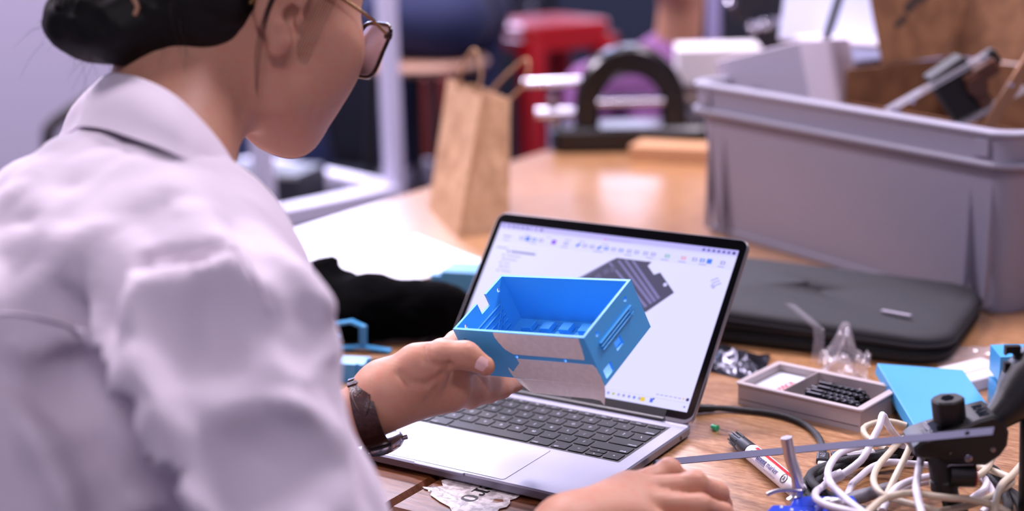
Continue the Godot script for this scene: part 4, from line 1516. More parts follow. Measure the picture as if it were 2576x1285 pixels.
	b.cap(Vector3(0.2420, 0.0530, 0.1720), Vector3(0.2820, 0.0490, 0.1460), 0.0112, 0.0092, 0.005, 0)
	b.cap(Vector3(0.2820, 0.0490, 0.1460), Vector3(0.2890, 0.0340, 0.1200), 0.0092, 0.0084, 0.005, 0)
	b.cap(Vector3(0.2890, 0.0340, 0.1200), Vector3(0.2860, 0.0160, 0.0980), 0.0084, 0.0072, 0.005, 0)
	b.cap(Vector3(0.2520, 0.0460, 0.1870), Vector3(0.2900, 0.0380, 0.1700), 0.0100, 0.0080, 0.005, 0)
	b.cap(Vector3(0.2900, 0.0380, 0.1700), Vector3(0.2970, 0.0250, 0.1500), 0.0080, 0.0073, 0.005, 0)
	b.cap(Vector3(0.2970, 0.0250, 0.1500), Vector3(0.2950, 0.0130, 0.1340), 0.0073, 0.0065, 0.005, 0)
	b.cap(Vector3(0.2020, 0.0390, 0.2170), Vector3(0.1960, 0.0300, 0.1780), 0.0160, 0.0125, 0.010, 0)
	b.cap(Vector3(0.1960, 0.0300, 0.1780), Vector3(0.1960, 0.0200, 0.1480), 0.0125, 0.0105, 0.010, 0)
	b.cap(Vector3(0.1960, 0.0200, 0.1480), Vector3(0.2030, 0.0140, 0.1220), 0.0105, 0.0085, 0.010, 0)
	b.ell(Vector3(0.2360, 0.0590, 0.1100), Vector3(0.0080, 0.0080, 0.0080), Basis(Vector3(1.0000, 0.0000, 0.0000), Vector3(0.0000, 1.0000, 0.0000), Vector3(0.0000, 0.0000, 1.0000)), 0.006, 0)
	b.ell(Vector3(0.2680, 0.0605, 0.1280), Vector3(0.0080, 0.0080, 0.0080), Basis(Vector3(1.0000, 0.0000, 0.0000), Vector3(0.0000, 1.0000, 0.0000), Vector3(0.0000, 0.0000, 1.0000)), 0.006, 0)
	return b

func shirt_shape() -> Blob:
	var b := Blob.new()
	b.cap(Vector3(-0.0805, 0.2896, 0.3640), Vector3(-0.0054, 0.2738, 0.3997), 0.0500, 0.0590, 0.070, 0)
	b.cap(Vector3(-0.0054, 0.2738, 0.3997), Vector3(0.0906, 0.2426, 0.4510), 0.0590, 0.0600, 0.070, 0)
	b.cap(Vector3(-0.1052, 0.2827, 0.3575), Vector3(-0.1797, 0.2252, 0.3743), 0.0520, 0.0550, 0.060, 0)
	b.cap(Vector3(-0.1797, 0.2252, 0.3743), Vector3(-0.2962, 0.1673, 0.4064), 0.0550, 0.0550, 0.060, 0)
	b.cap(Vector3(-0.0518, 0.2819, 0.3351), Vector3(-0.0022, 0.2531, 0.3730), 0.0300, 0.0420, 0.050, 0)
	b.cap(Vector3(-0.0022, 0.2531, 0.3730), Vector3(0.0581, 0.2253, 0.4158), 0.0420, 0.0500, 0.050, 0)
	b.cap(Vector3(-0.1081, 0.2428, 0.3838), Vector3(-0.1024, 0.1825, 0.4352), 0.1000, 0.1150, 0.060, 0)
	b.cap(Vector3(-0.1024, 0.1825, 0.4352), Vector3(-0.0974, 0.0883, 0.4850), 0.1150, 0.1200, 0.060, 0)
	b.cap(Vector3(-0.0391, 0.2346, 0.3904), Vector3(-0.0457, 0.1600, 0.3925), 0.0850, 0.1000, 0.060, 0)
	b.cap(Vector3(-0.0457, 0.1600, 0.3925), Vector3(-0.0376, 0.0448, 0.4218), 0.1000, 0.1100, 0.060, 0)
	b.cap(Vector3(0.0993, 0.2379, 0.4590), Vector3(0.1013, 0.1979, 0.4697), 0.0610, 0.0560, 0.040, 0)
	b.cap(Vector3(0.1013, 0.1979, 0.4697), Vector3(0.1241, 0.1612, 0.4781), 0.0560, 0.0580, 0.040, 0)
	b.cap(Vector3(0.1241, 0.1612, 0.4781), Vector3(0.2000, 0.0000, 0.4550), 0.0580, 0.0580, 0.040, 0)
	b.cap(Vector3(0.1383, 0.1459, 0.4735), Vector3(0.1401, 0.1232, 0.4421), 0.0450, 0.0420, 0.025, 0)
	b.cap(Vector3(0.1401, 0.1232, 0.4421), Vector3(0.1470, 0.0832, 0.4250), 0.0420, 0.0450, 0.025, 0)
	b.cap(Vector3(0.2000, 0.0000, 0.4550), Vector3(0.2077, 0.0248, 0.3324), 0.0540, 0.0460, 0.030, 0)
	b.cap(Vector3(-0.2962, 0.1673, 0.4064), Vector3(-0.2250, 0.0300, 0.3050), 0.0600, 0.0520, 0.040, 0)
	b.cap(Vector3(-0.2250, 0.0300, 0.3050), Vector3(-0.1041, 0.0618, 0.2332), 0.0500, 0.0420, 0.030, 0)
	b.cap(Vector3(-0.0299, 0.2331, 0.5177), Vector3(-0.0020, 0.2312, 0.5128), 0.0150, 0.0150, 0.010, 0)
	b.cap(Vector3(-0.0020, 0.2312, 0.5128), Vector3(0.0247, 0.2217, 0.5029), 0.0150, 0.0150, 0.010, 0)
	b.cap(Vector3(0.0247, 0.2217, 0.5029), Vector3(0.0817, 0.2182, 0.5309), 0.0150, 0.0150, 0.010, 0)
	b.cap(Vector3(0.0817, 0.2182, 0.5309), Vector3(0.1147, 0.1927, 0.5415), 0.0150, 0.0150, 0.010, 0)
	b.cap(Vector3(0.1147, 0.1927, 0.5415), Vector3(0.1271, 0.1615, 0.5360), 0.0150, 0.0150, 0.010, 0)
	b.cap(Vector3(-0.0068, 0.2631, 0.4888), Vector3(0.0257, 0.2465, 0.4989), 0.0180, 0.0180, 0.012, 0)
	b.cap(Vector3(0.0257, 0.2465, 0.4989), Vector3(0.0835, 0.2381, 0.5271), 0.0180, 0.0180, 0.012, 0)
	b.cap(Vector3(0.0835, 0.2381, 0.5271), Vector3(0.1161, 0.2159, 0.5340), 0.0180, 0.0180, 0.012, 0)
	b.cap(Vector3(0.1161, 0.2159, 0.5340), Vector3(0.1440, 0.1892, 0.5373), 0.0180, 0.0180, 0.012, 0)
	b.cap(Vector3(0.1440, 0.1892, 0.5373), Vector3(0.1482, 0.1612, 0.5279), 0.0180, 0.0180, 0.012, 0)
	b.cap(Vector3(0.0342, 0.2872, 0.4635), Vector3(0.0833, 0.2726, 0.5035), 0.0240, 0.0240, 0.016, 0)
	b.cap(Vector3(0.0833, 0.2726, 0.5035), Vector3(0.1057, 0.2498, 0.5155), 0.0240, 0.0240, 0.016, 0)
	b.cap(Vector3(0.1057, 0.2498, 0.5155), Vector3(0.1198, 0.2171, 0.5129), 0.0240, 0.0240, 0.016, 0)
	b.cap(Vector3(0.1145, 0.2873, 0.4854), Vector3(0.1371, 0.2833, 0.4834), 0.0140, 0.0140, 0.010, 0)
	b.cap(Vector3(0.1371, 0.2833, 0.4834), Vector3(0.1539, 0.2598, 0.4823), 0.0140, 0.0140, 0.010, 0)
	b.cap(Vector3(0.1539, 0.2598, 0.4823), Vector3(0.1542, 0.2363, 0.4810), 0.0140, 0.0140, 0.010, 0)
	b.cap(Vector3(0.1527, 0.2569, 0.4824), Vector3(0.1670, 0.2424, 0.4755), 0.0090, 0.0090, 0.006, 0)
	b.cap(Vector3(0.1670, 0.2424, 0.4755), Vector3(0.1689, 0.2418, 0.4586), 0.0090, 0.0090, 0.006, 0)
	b.cap(Vector3(0.1689, 0.2418, 0.4586), Vector3(0.1589, 0.2422, 0.4392), 0.0090, 0.0090, 0.006, 0)
	b.cap(Vector3(0.1240, 0.2114, 0.5218), Vector3(0.1429, 0.2292, 0.5172), 0.0180, 0.0180, 0.012, 0)
	b.cap(Vector3(0.1429, 0.2292, 0.5172), Vector3(0.1607, 0.2185, 0.5067), 0.0180, 0.0180, 0.012, 0)
	b.cap(Vector3(0.1607, 0.2185, 0.5067), Vector3(0.1766, 0.2031, 0.4944), 0.0180, 0.0180, 0.012, 0)
	b.cap(Vector3(0.1766, 0.2031, 0.4944), Vector3(0.1732, 0.1881, 0.4649), 0.0180, 0.0180, 0.012, 0)
	b.cap(Vector3(0.1515, 0.1875, 0.5178), Vector3(0.1741, 0.1762, 0.5076), 0.0180, 0.0180, 0.014, 0)
	b.cap(Vector3(0.1741, 0.1762, 0.5076), Vector3(0.1822, 0.1560, 0.4817), 0.0180, 0.0180, 0.014, 0)
	b.cap(Vector3(0.1363, 0.2820, 0.4359), Vector3(0.1541, 0.2665, 0.4357), 0.0110, 0.0110, 0.010, 0)
	b.cap(Vector3(0.1541, 0.2665, 0.4357), Vector3(0.1555, 0.2436, 0.4380), 0.0110, 0.0110, 0.010, 0)
	b.cap(Vector3(0.0229, 0.3202, 0.4307), Vector3(0.0636, 0.3043, 0.4454), 0.0200, 0.0200, 0.016, 0)
	b.cap(Vector3(0.0636, 0.3043, 0.4454), Vector3(0.1057, 0.2893, 0.4688), 0.0200, 0.0200, 0.016, 0)
	b.cap(Vector3(-0.0437, 0.2959, 0.4620), Vector3(-0.0054, 0.2863, 0.4690), 0.0250, 0.0250, 0.020, 0)
	b.cap(Vector3(-0.0054, 0.2863, 0.4690), Vector3(0.0416, 0.2667, 0.4737), 0.0250, 0.0250, 0.020, 0)
	b.cap(Vector3(-0.0255, 0.2042, 0.5216), Vector3(-0.0077, 0.1806, 0.5229), 0.0180, 0.0180, 0.014, 0)
	b.cap(Vector3(-0.0077, 0.1806, 0.5229), Vector3(0.0054, 0.1489, 0.5195), 0.0180, 0.0180, 0.014, 0)
	b.cap(Vector3(0.0054, 0.1489, 0.5195), Vector3(0.0060, 0.1182, 0.5187), 0.0180, 0.0180, 0.014, 0)
	b.cap(Vector3(-0.0055, 0.2257, 0.5384), Vector3(0.0024, 0.2126, 0.5110), 0.0240, 0.0240, 0.010, 1)
	b.cap(Vector3(0.0024, 0.2126, 0.5110), Vector3(0.0293, 0.1984, 0.5021), 0.0240, 0.0240, 0.010, 1)
	b.cap(Vector3(0.0293, 0.1984, 0.5021), Vector3(0.0849, 0.1923, 0.5319), 0.0240, 0.0240, 0.010, 1)
	b.cap(Vector3(0.0849, 0.1923, 0.5319), Vector3(0.1030, 0.1701, 0.5390), 0.0240, 0.0240, 0.010, 1)
	b.cap(Vector3(0.1030, 0.1701, 0.5390), Vector3(0.0431, 0.0933, 0.4895), 0.0240, 0.0240, 0.010, 1)
	b.cap(Vector3(0.0431, 0.0933, 0.4895), Vector3(0.0649, 0.0660, 0.4997), 0.0240, 0.0240, 0.010, 1)
	b.cap(Vector3(0.0252, 0.1945, 0.5278), Vector3(0.0315, 0.1671, 0.5137), 0.0220, 0.0220, 0.014, 1)
	b.cap(Vector3(0.0315, 0.1671, 0.5137), Vector3(0.0397, 0.1362, 0.5083), 0.0220, 0.0220, 0.014, 1)
	b.cap(Vector3(0.0397, 0.1362, 0.5083), Vector3(0.0520, 0.0997, 0.5173), 0.0220, 0.0220, 0.014, 1)
	b.cap(Vector3(-0.0077, 0.2696, 0.5091), Vector3(0.0089, 0.2487, 0.5014), 0.0100, 0.0100, 0.008, 1)
	b.cap(Vector3(0.0089, 0.2487, 0.5014), Vector3(0.0434, 0.2314, 0.5081), 0.0100, 0.0100, 0.008, 1)
	b.cap(Vector3(0.0434, 0.2314, 0.5081), Vector3(0.0913, 0.2213, 0.5411), 0.0100, 0.0100, 0.008, 1)
	b.cap(Vector3(0.1146, 0.3017, 0.5414), Vector3(0.1397, 0.2761, 0.5251), 0.0450, 0.0450, 0.012, 1)
	b.cap(Vector3(0.1397, 0.2761, 0.5251), Vector3(0.1731, 0.2606, 0.5306), 0.0450, 0.0450, 0.012, 1)
	b.cap(Vector3(0.1394, 0.3060, 0.5095), Vector3(0.1587, 0.2824, 0.4966), 0.0300, 0.0300, 0.014, 1)
	b.cap(Vector3(0.1587, 0.2824, 0.4966), Vector3(0.1806, 0.2579, 0.5010), 0.0300, 0.0300, 0.014, 1)
	b.cap(Vector3(0.1681, 0.2685, 0.4824), Vector3(0.1706, 0.2543, 0.4681), 0.0140, 0.0140, 0.010, 1)
	b.cap(Vector3(0.1706, 0.2543, 0.4681), Vector3(0.1761, 0.2554, 0.4466), 0.0140, 0.0140, 0.010, 1)
	b.cap(Vector3(0.1330, 0.2312, 0.5358), Vector3(0.1392, 0.2435, 0.5197), 0.0120, 0.0120, 0.008, 1)
	b.cap(Vector3(0.1392, 0.2435, 0.5197), Vector3(0.1565, 0.2465, 0.5119), 0.0120, 0.0120, 0.008, 1)
	b.cap(Vector3(0.1597, 0.2120, 0.5549), Vector3(0.1804, 0.1984, 0.5244), 0.0340, 0.0340, 0.014, 1)
	b.cap(Vector3(0.1804, 0.1984, 0.5244), Vector3(0.2136, 0.1941, 0.4953), 0.0340, 0.0340, 0.014, 1)
	b.cap(Vector3(0.1518, 0.2926, 0.4582), Vector3(0.1600, 0.2680, 0.4544), 0.0100, 0.0100, 0.008, 1)
	b.cap(Vector3(0.1600, 0.2680, 0.4544), Vector3(0.1720, 0.2528, 0.4469), 0.0100, 0.0100, 0.008, 1)
	b.cap(Vector3(0.0579, 0.3007, 0.4900), Vector3(0.0887, 0.3075, 0.4815), 0.0060, 0.0060, 0.006, 1)
	b.cap(Vector3(0.0887, 0.3075, 0.4815), Vector3(0.1086, 0.3135, 0.4650), 0.0060, 0.0060, 0.006, 1)
	b.cap(Vector3(-0.0173, 0.2537, 0.5247), Vector3(-0.0039, 0.2356, 0.5248), 0.0100, 0.0100, 0.008, 1)
	b.cap(Vector3(0.0853, 0.3227, 0.4285), Vector3(0.1267, 0.3074, 0.4542), 0.0100, 0.0100, 0.010, 1)
	b.cap(Vector3(0.1267, 0.3074, 0.4542), Vector3(0.1498, 0.2965, 0.4546), 0.0100, 0.0100, 0.010, 1)
	return b

func hair_shape() -> Blob:
	var b := Blob.new()
	b.ell(Vector3(-0.0818, 0.4945, 0.2197), Vector3(0.0775, 0.0860, 0.0960), Basis(Vector3(0.9272, 0.0000, 0.3746), Vector3(0.1403, 0.9272, -0.3473), Vector3(0.3473, -0.3746, -0.8597)), 0.010, 0)
	b.ell(Vector3(-0.1039, 0.4449, 0.2743), Vector3(0.0620, 0.0500, 0.0480), Basis(Vector3(0.9272, 0.0000, 0.3746), Vector3(0.1403, 0.9272, -0.3473), Vector3(0.3473, -0.3746, -0.8597)), 0.020, 0)
	b.cap(Vector3(-0.0794, 0.4442, 0.2938), Vector3(-0.1265, 0.4449, 0.2768), 0.0360, 0.0360, 0.030, 0)
	b.ell(Vector3(-0.1419, 0.4372, 0.3351), Vector3(0.0360, 0.0300, 0.0320), Basis(Vector3(0.9272, 0.0000, 0.3746), Vector3(0.1403, 0.9272, -0.3473), Vector3(0.3473, -0.3746, -0.8597)), 0.020, 0)
	b.ell(Vector3(-0.1091, 0.4299, 0.3282), Vector3(0.0300, 0.0260, 0.0300), Basis(Vector3(0.9272, 0.0000, 0.3746), Vector3(0.1403, 0.9272, -0.3473), Vector3(0.3473, -0.3746, -0.8597)), 0.020, 0)
	b.ell(Vector3(-0.1497, 0.4271, 0.3432), Vector3(0.0240, 0.0200, 0.0240), Basis(Vector3(0.9272, 0.0000, 0.3746), Vector3(0.1403, 0.9272, -0.3473), Vector3(0.3473, -0.3746, -0.8597)), 0.020, 0)
	b.ell(Vector3(-0.1182, 0.4200, 0.3370), Vector3(0.0220, 0.0160, 0.0240), Basis(Vector3(0.9272, 0.0000, 0.3746), Vector3(0.1403, 0.9272, -0.3473), Vector3(0.3473, -0.3746, -0.8597)), 0.020, 0)
	return b

func trunk_shape() -> Blob:
	var b := Blob.new()
	b.cap(Vector3(-0.0680, 0.3235, 0.3517), Vector3(-0.0804, 0.2446, 0.3774), 0.0500, 0.0600, 0.060, 0)
	b.cap(Vector3(-0.0804, 0.2446, 0.3774), Vector3(-0.0982, 0.1582, 0.4151), 0.0600, 0.0700, 0.060, 0)
	b.cap(Vector3(-0.0982, 0.1582, 0.4151), Vector3(-0.1000, -0.2500, 0.5200), 0.0700, 0.0900, 0.060, 0)
	b.cap(Vector3(0.0893, 0.2179, 0.4390), Vector3(0.2000, 0.0000, 0.4550), 0.0340, 0.0340, 0.040, 0)
	b.cap(Vector3(-0.2962, 0.1673, 0.4064), Vector3(-0.2250, 0.0300, 0.3050), 0.0450, 0.0380, 0.040, 0)
	b.cap(Vector3(-0.0837, 0.2737, 0.3708), Vector3(0.0893, 0.2179, 0.4390), 0.0400, 0.0340, 0.040, 0)
	b.cap(Vector3(-0.0926, 0.2856, 0.3731), Vector3(-0.2962, 0.1673, 0.4064), 0.0450, 0.0450, 0.040, 0)
	b.cap(Vector3(-0.2250, 0.0300, 0.3050), Vector3(-0.0235, 0.0830, 0.1854), 0.0360, 0.0260, 0.020, 0)
	return b

const HEAD_O := Vector3(-0.0857, 0.4317, 0.2292)
const HEAD_B := Basis(Vector3(0.9272, 0.0000, 0.3746), Vector3(0.1403, 0.9272, -0.3473), Vector3(0.3473, -0.3746, -0.8597))
const WRIST_L := Vector3(-0.0235, 0.0830, 0.1854)
const ELBOW_L := Vector3(-0.2250, 0.0300, 0.3050)
const WRIST_L2 := Vector3(-0.0055, 0.1007, 0.1683)
const COLLAR_TOP := [Vector3(-0.1807, 0.3738, 0.3118), Vector3(-0.1518, 0.3851, 0.3264), Vector3(-0.1125, 0.3933, 0.3475), Vector3(-0.0579, 0.3938, 0.3696), Vector3(-0.0227, 0.3847, 0.3739), Vector3(-0.0053, 0.3659, 0.3657), Vector3(-0.0055, 0.3461, 0.3471), Vector3(-0.0151, 0.3243, 0.3230)]
const COLLAR_LOW := [Vector3(-0.1966, 0.3373, 0.3332), Vector3(-0.1551, 0.3500, 0.3576), Vector3(-0.1066, 0.3604, 0.3844), Vector3(-0.0502, 0.3616, 0.4038), Vector3(-0.0108, 0.3577, 0.4100), Vector3(0.0115, 0.3501, 0.4063), Vector3(0.0177, 0.3377, 0.3887), Vector3(0.0153, 0.3029, 0.3403)]
const ELBOW_R := Vector3(0.2000, 0.0000, 0.4550)
const WRIST_R := Vector3(0.2140, 0.0450, 0.2320)
const NECK := Vector3(-0.0680, 0.3235, 0.3517)
const SEAMS := [[Vector3(-0.0513, 0.2601, 0.5278), Vector3(-0.0360, 0.2600, 0.5208), Vector3(-0.0241, 0.2583, 0.5146), Vector3(-0.0110, 0.2556, 0.5094), Vector3(-0.0050, 0.2504, 0.5016), Vector3(0.0281, 0.2562, 0.5193)], [Vector3(0.0757, 0.3030, 0.5011), Vector3(0.0742, 0.3011, 0.4809), Vector3(0.0892, 0.3045, 0.4745), Vector3(0.1102, 0.3109, 0.4778), Vector3(0.1082, 0.3089, 0.4604)], [Vector3(0.1082, 0.3089, 0.4604), Vector3(0.1292, 0.3014, 0.4719), Vector3(0.1358, 0.2880, 0.4699), Vector3(0.1403, 0.2730, 0.4691)]]
const BUN := Vector3(-0.1418, 0.4363, 0.3353)
const NAIL_P := Vector3(0.0764, 0.1333, 0.1429)
const NAIL_N := Vector3(0.6827, 0.2486, 0.6871)
const NAIL_D := Vector3(0.6024, -0.5710, -0.5577)

# ------------------------------------------------------------------ things lying on the bench
func yaw_b(deg: float) -> Basis:
	return Basis(Vector3.UP, deg_to_rad(deg))

func build_clutter() -> void:
	M.white_plastic = mat(Color(0.80, 0.78, 0.80), 0.35)
	M.beige_plastic = mat(Color(0.74, 0.68, 0.58), 0.4)
	M.pale_blue = mat(Color(0.27, 0.60, 0.80), 0.38)
	M.steel = mat(Color(0.55, 0.55, 0.60), 0.3, 0.95)
	M.black_plastic = mat(Color(0.022, 0.022, 0.028), 0.42)
	var clear := mat(Color(0.85, 0.84, 0.88, 0.22), 0.08)
	clear.transparency = BaseMaterial3D.TRANSPARENCY_ALPHA
	M.clear = clear
	var kraft := mat(Color(0.74, 0.585, 0.44), 0.85)
	kraft.albedo_texture = noise_tex(0.05, 91, ramp([Color(0.9, 0.88, 0.86), Color(1, 1, 1)], [0.3, 0.7]), 256)
	bumped(kraft, noise_tex(0.02, 92, null, 256, FastNoiseLite.TYPE_SIMPLEX, 4, 4.0), 0.3)
	M.kraft = tri_map(kraft, Vector3(5, 5, 5))
	build_bag()
	build_pouch()
	build_blue_bits()
	build_sleeve()
	build_drill_box()
	build_scraps()
	build_marker_and_led()
	build_cables()
	build_clamp()
	build_hex_keys()
	build_sticker()
	build_mouse()

func build_mouse() -> void:
	var m := thing("computer_mouse", "dark computer mouse under the fingers of the right hand", "mouse", Vector3(0.2560, 0.0, 0.1300), yaw_b(-24))
	var b := Blob.new()
	b.ell(Vector3(0, 0.004, 0), Vector3(0.027, 0.022, 0.046))
	b.cap(Vector3(0, -0.05, 0), Vector3(0, -0.05, 0.001), 0.05, 0.05, 0.002, 1)
	var mb := MB.new()
	b.build(Vector3(-0.034, -0.002, -0.054), Vector3(0.034, 0.034, 0.054), 0.003, mb)
	part("body", mb, M.black_plastic, m)
	part("wheel", MB.new().tube(PackedVector3Array([Vector3(-0.003, 0.019, -0.03), Vector3(0.003, 0.019, -0.03)]), 0.006, 14), mat(Color(0.15, 0.15, 0.17), 0.6), m)

func build_bag() -> void:
	var t := thing("paper_bag", "small brown paper carrier bag with twisted handles standing on the bench", "bag", Vector3(-0.523, 0.0, -0.675))
	var o := Vector3(-0.523, 0.0, -0.675)
	# bottom: left, front, right, back; top likewise, pinched by the side folds
	var b0 := Vector3(-0.690, 0.0, -0.832) - o
	var b1 := Vector3.ZERO
	var b2 := Vector3(-0.490, 0.0, -0.768) - o
	var b3 := b0 + b2 - b1
	var t0 := Vector3(-0.693, 0.205, -0.905) - o
	var t1 := Vector3(-0.546, 0.199, -0.787) - o
	var t2 := Vector3(-0.535, 0.186, -0.850) - o
	var t3 := t0 + t2 - t1 + Vector3(0.0, -0.006, 0.0)
	var gb := (b1 + b2) / 2
	var gt := (t1 + t2) / 2 + (t0 - t1) * 0.16
	var gb2 := (b0 + b3) / 2
	var gt2 := (t0 + t3) / 2 - (t0 - t1) * 0.16
	var face := func(a: Vector3, b: Vector3, c: Vector3, d: Vector3, sd: int) -> MB:
		# a, b at the bottom; c above b, d above a
		var n := FastNoiseLite.new()
		n.seed = sd
		n.frequency = 16.0
		var rows := []
		var nn := (b - a).cross(d - a).normalized()
		for i in 15:
			var row := []
			for j in 11:
				var u := j / 10.0
				var v := i / 14.0
				var p: Vector3 = a.lerp(b, u).lerp(d.lerp(c, u), v)
				var e := sin(PI * u) * sin(PI * v)
				var crease := -0.004 * exp(-pow((v - 0.62 + 0.06 * u) * 22.0, 2.0)) - 0.003 * exp(-pow((v - 0.33) * 22.0, 2.0))
				row.append(p + nn * (n.get_noise_3dv(p) * 0.012 * e + crease * sin(PI * u)))
			rows.append(row)
		return MB.new().grid(rows, false, true, false, 0.0006)
	part("front_panel", face.call(b0, b1, t1, t0, 3), M.kraft, t)
	part("gusset", face.call(b1, gb, gt, t1, 4), M.kraft, t)
	part("gusset", face.call(gb, b2, t2, gt, 5), M.kraft, t)
	part("rear_panel", face.call(b2, b3, t3, t2, 6), M.kraft, t)
	part("gusset", face.call(b3, gb2, gt2, t3, 7), M.kraft, t)
	part("gusset", face.call(gb2, b0, t0, gt2, 8), M.kraft, t)
	var base := MB.new()
	base.flat([b0 + Vector3(0, 0.001, 0), b1 + Vector3(0, 0.001, 0), b2 + Vector3(0, 0.001, 0), b3 + Vector3(0, 0.001, 0)], Vector3.DOWN)
	part("base_panel", base, M.kraft, t)
	for s in [[t0, t1, Vector3(0.035, 0.05, 0.018)], [t3, t2, Vector3(0.075, 0.045, 0.01)]]:
		var a: Vector3 = s[0].lerp(s[1], 0.28) + Vector3(0, -0.02, 0)
		var c: Vector3 = s[0].lerp(s[1], 0.72) + Vector3(0, -0.02, 0)
		var k: Vector3 = (a + c) / 2 + s[2] + Vector3(0, 0.02, 0)
		part("handle", MB.new().tube(curve([a, a.lerp(k, 0.6) + Vector3(-0.012, 0.004, 0), k + Vector3(0, 0.012, 0), c.lerp(k, 0.6) + Vector3(0.018, 0.0, 0.006), c], 0.006), 0.0022, 7), M.kraft, t)

func build_pouch() -> void:
	var velvet := mat(Color(0.008, 0.008, 0.011), 1.0, 0.0, 0.15)
	velvet.rim_enabled = true
	velvet.rim = 0.12
	var b := Blob.new()
	b.chain([Vector3(-0.425, 0.032, -0.19), Vector3(-0.33, 0.036, -0.222), Vector3(-0.262, 0.034, -0.262)], [0.030, 0.034, 0.032], 0.02)
	b.chain([Vector3(-0.425, 0.022, -0.165), Vector3(-0.33, 0.022, -0.202), Vector3(-0.262, 0.020, -0.245)], [0.021, 0.021, 0.019], 0.03)
	b.chain([Vector3(-0.415, 0.05, -0.20), Vector3(-0.405, 0.070, -0.22), Vector3(-0.393, 0.084, -0.232)], [0.026, 0.012, 0.003], 0.02)
	b.chain([Vector3(-0.415, 0.05, -0.20), Vector3(-0.372, 0.066, -0.232)], [0.024, 0.008], 0.02)
	b.chain([Vector3(-0.258, 0.032, -0.262), Vector3(-0.236, 0.028, -0.276)], [0.026, 0.021], 0.015)
	b.cap(Vector3(-0.53, -0.5, -0.22), Vector3(-0.12, -0.5, -0.22), 0.504, 0.504, 0.004, 1)
	var n := FastNoiseLite.new()
	n.frequency = 22.0
	n.seed = 3
	b.noise = n
	b.rough = 0.004
	var mb := MB.new()
	b.build(Vector3(-0.48, -0.006, -0.33), Vector3(-0.20, 0.10, -0.12), 0.005, mb)
	var t := thing("fabric_pouch", "soft black velvet drawstring pouch lying behind the left hand", "pouch", Vector3.ZERO)
	part("body", mb, velvet, t)
	part("drawstring", MB.new().tube(curve(CABLES.pouch_cord, 0.004), 0.0016, 7), mat(Color(0.05, 0.05, 0.06), 0.5), t)
	# small pink and white tube peeping out behind it
	var tb := thing("lip_balm", "small white and pink tube behind the black pouch", "tube", Vector3(-0.556, 0.0, -0.365), yaw_b(20))
	part("barrel", MB.new().tube(PackedVector3Array([Vector3(0, 0.009, 0), Vector3(0.0, 0.009, -0.04)]), 0.009, 16), mat(Color(0.86, 0.86, 0.9), 0.3), tb)
	part("cap", MB.new().tube(PackedVector3Array([Vector3(0, 0.009, 0.0005), Vector3(0.0, 0.009, 0.018)]), 0.0088, 16), mat(Color(0.72, 0.22, 0.34), 0.3), tb)
	# sheet of paper
	var pp := MB.new()
	var rows := []
	for i in 9:
		var row := []
		for j in 9:
			var u := j / 8.0
			var v := i / 8.0
			var p := Vector3(-0.66, 0, -0.50).lerp(Vector3(-0.455, 0, -0.40), u) + Vector3(0.075, 0, -0.155) * v
			row.append(p + Vector3(0, 0.0008 + 0.004 * pow(u, 4.0) * v + 0.002 * v * v, 0))
		rows.append(row)
	solo("paper_sheet", pp.grid(rows, false, false, false, 0.0003), mat(Color(0.86, 0.86, 0.88), 0.55), "blank white sheet of paper on the bench behind the black pouch", "paper")

func csg(called: String, parent: Node, m: Material, xf := Transform3D.IDENTITY) -> CSGCombiner3D:
	var c := CSGCombiner3D.new()
	c.name = called
	c.material_override = m
	c.transform = xf
	parent.add_child(c, true)
	return c

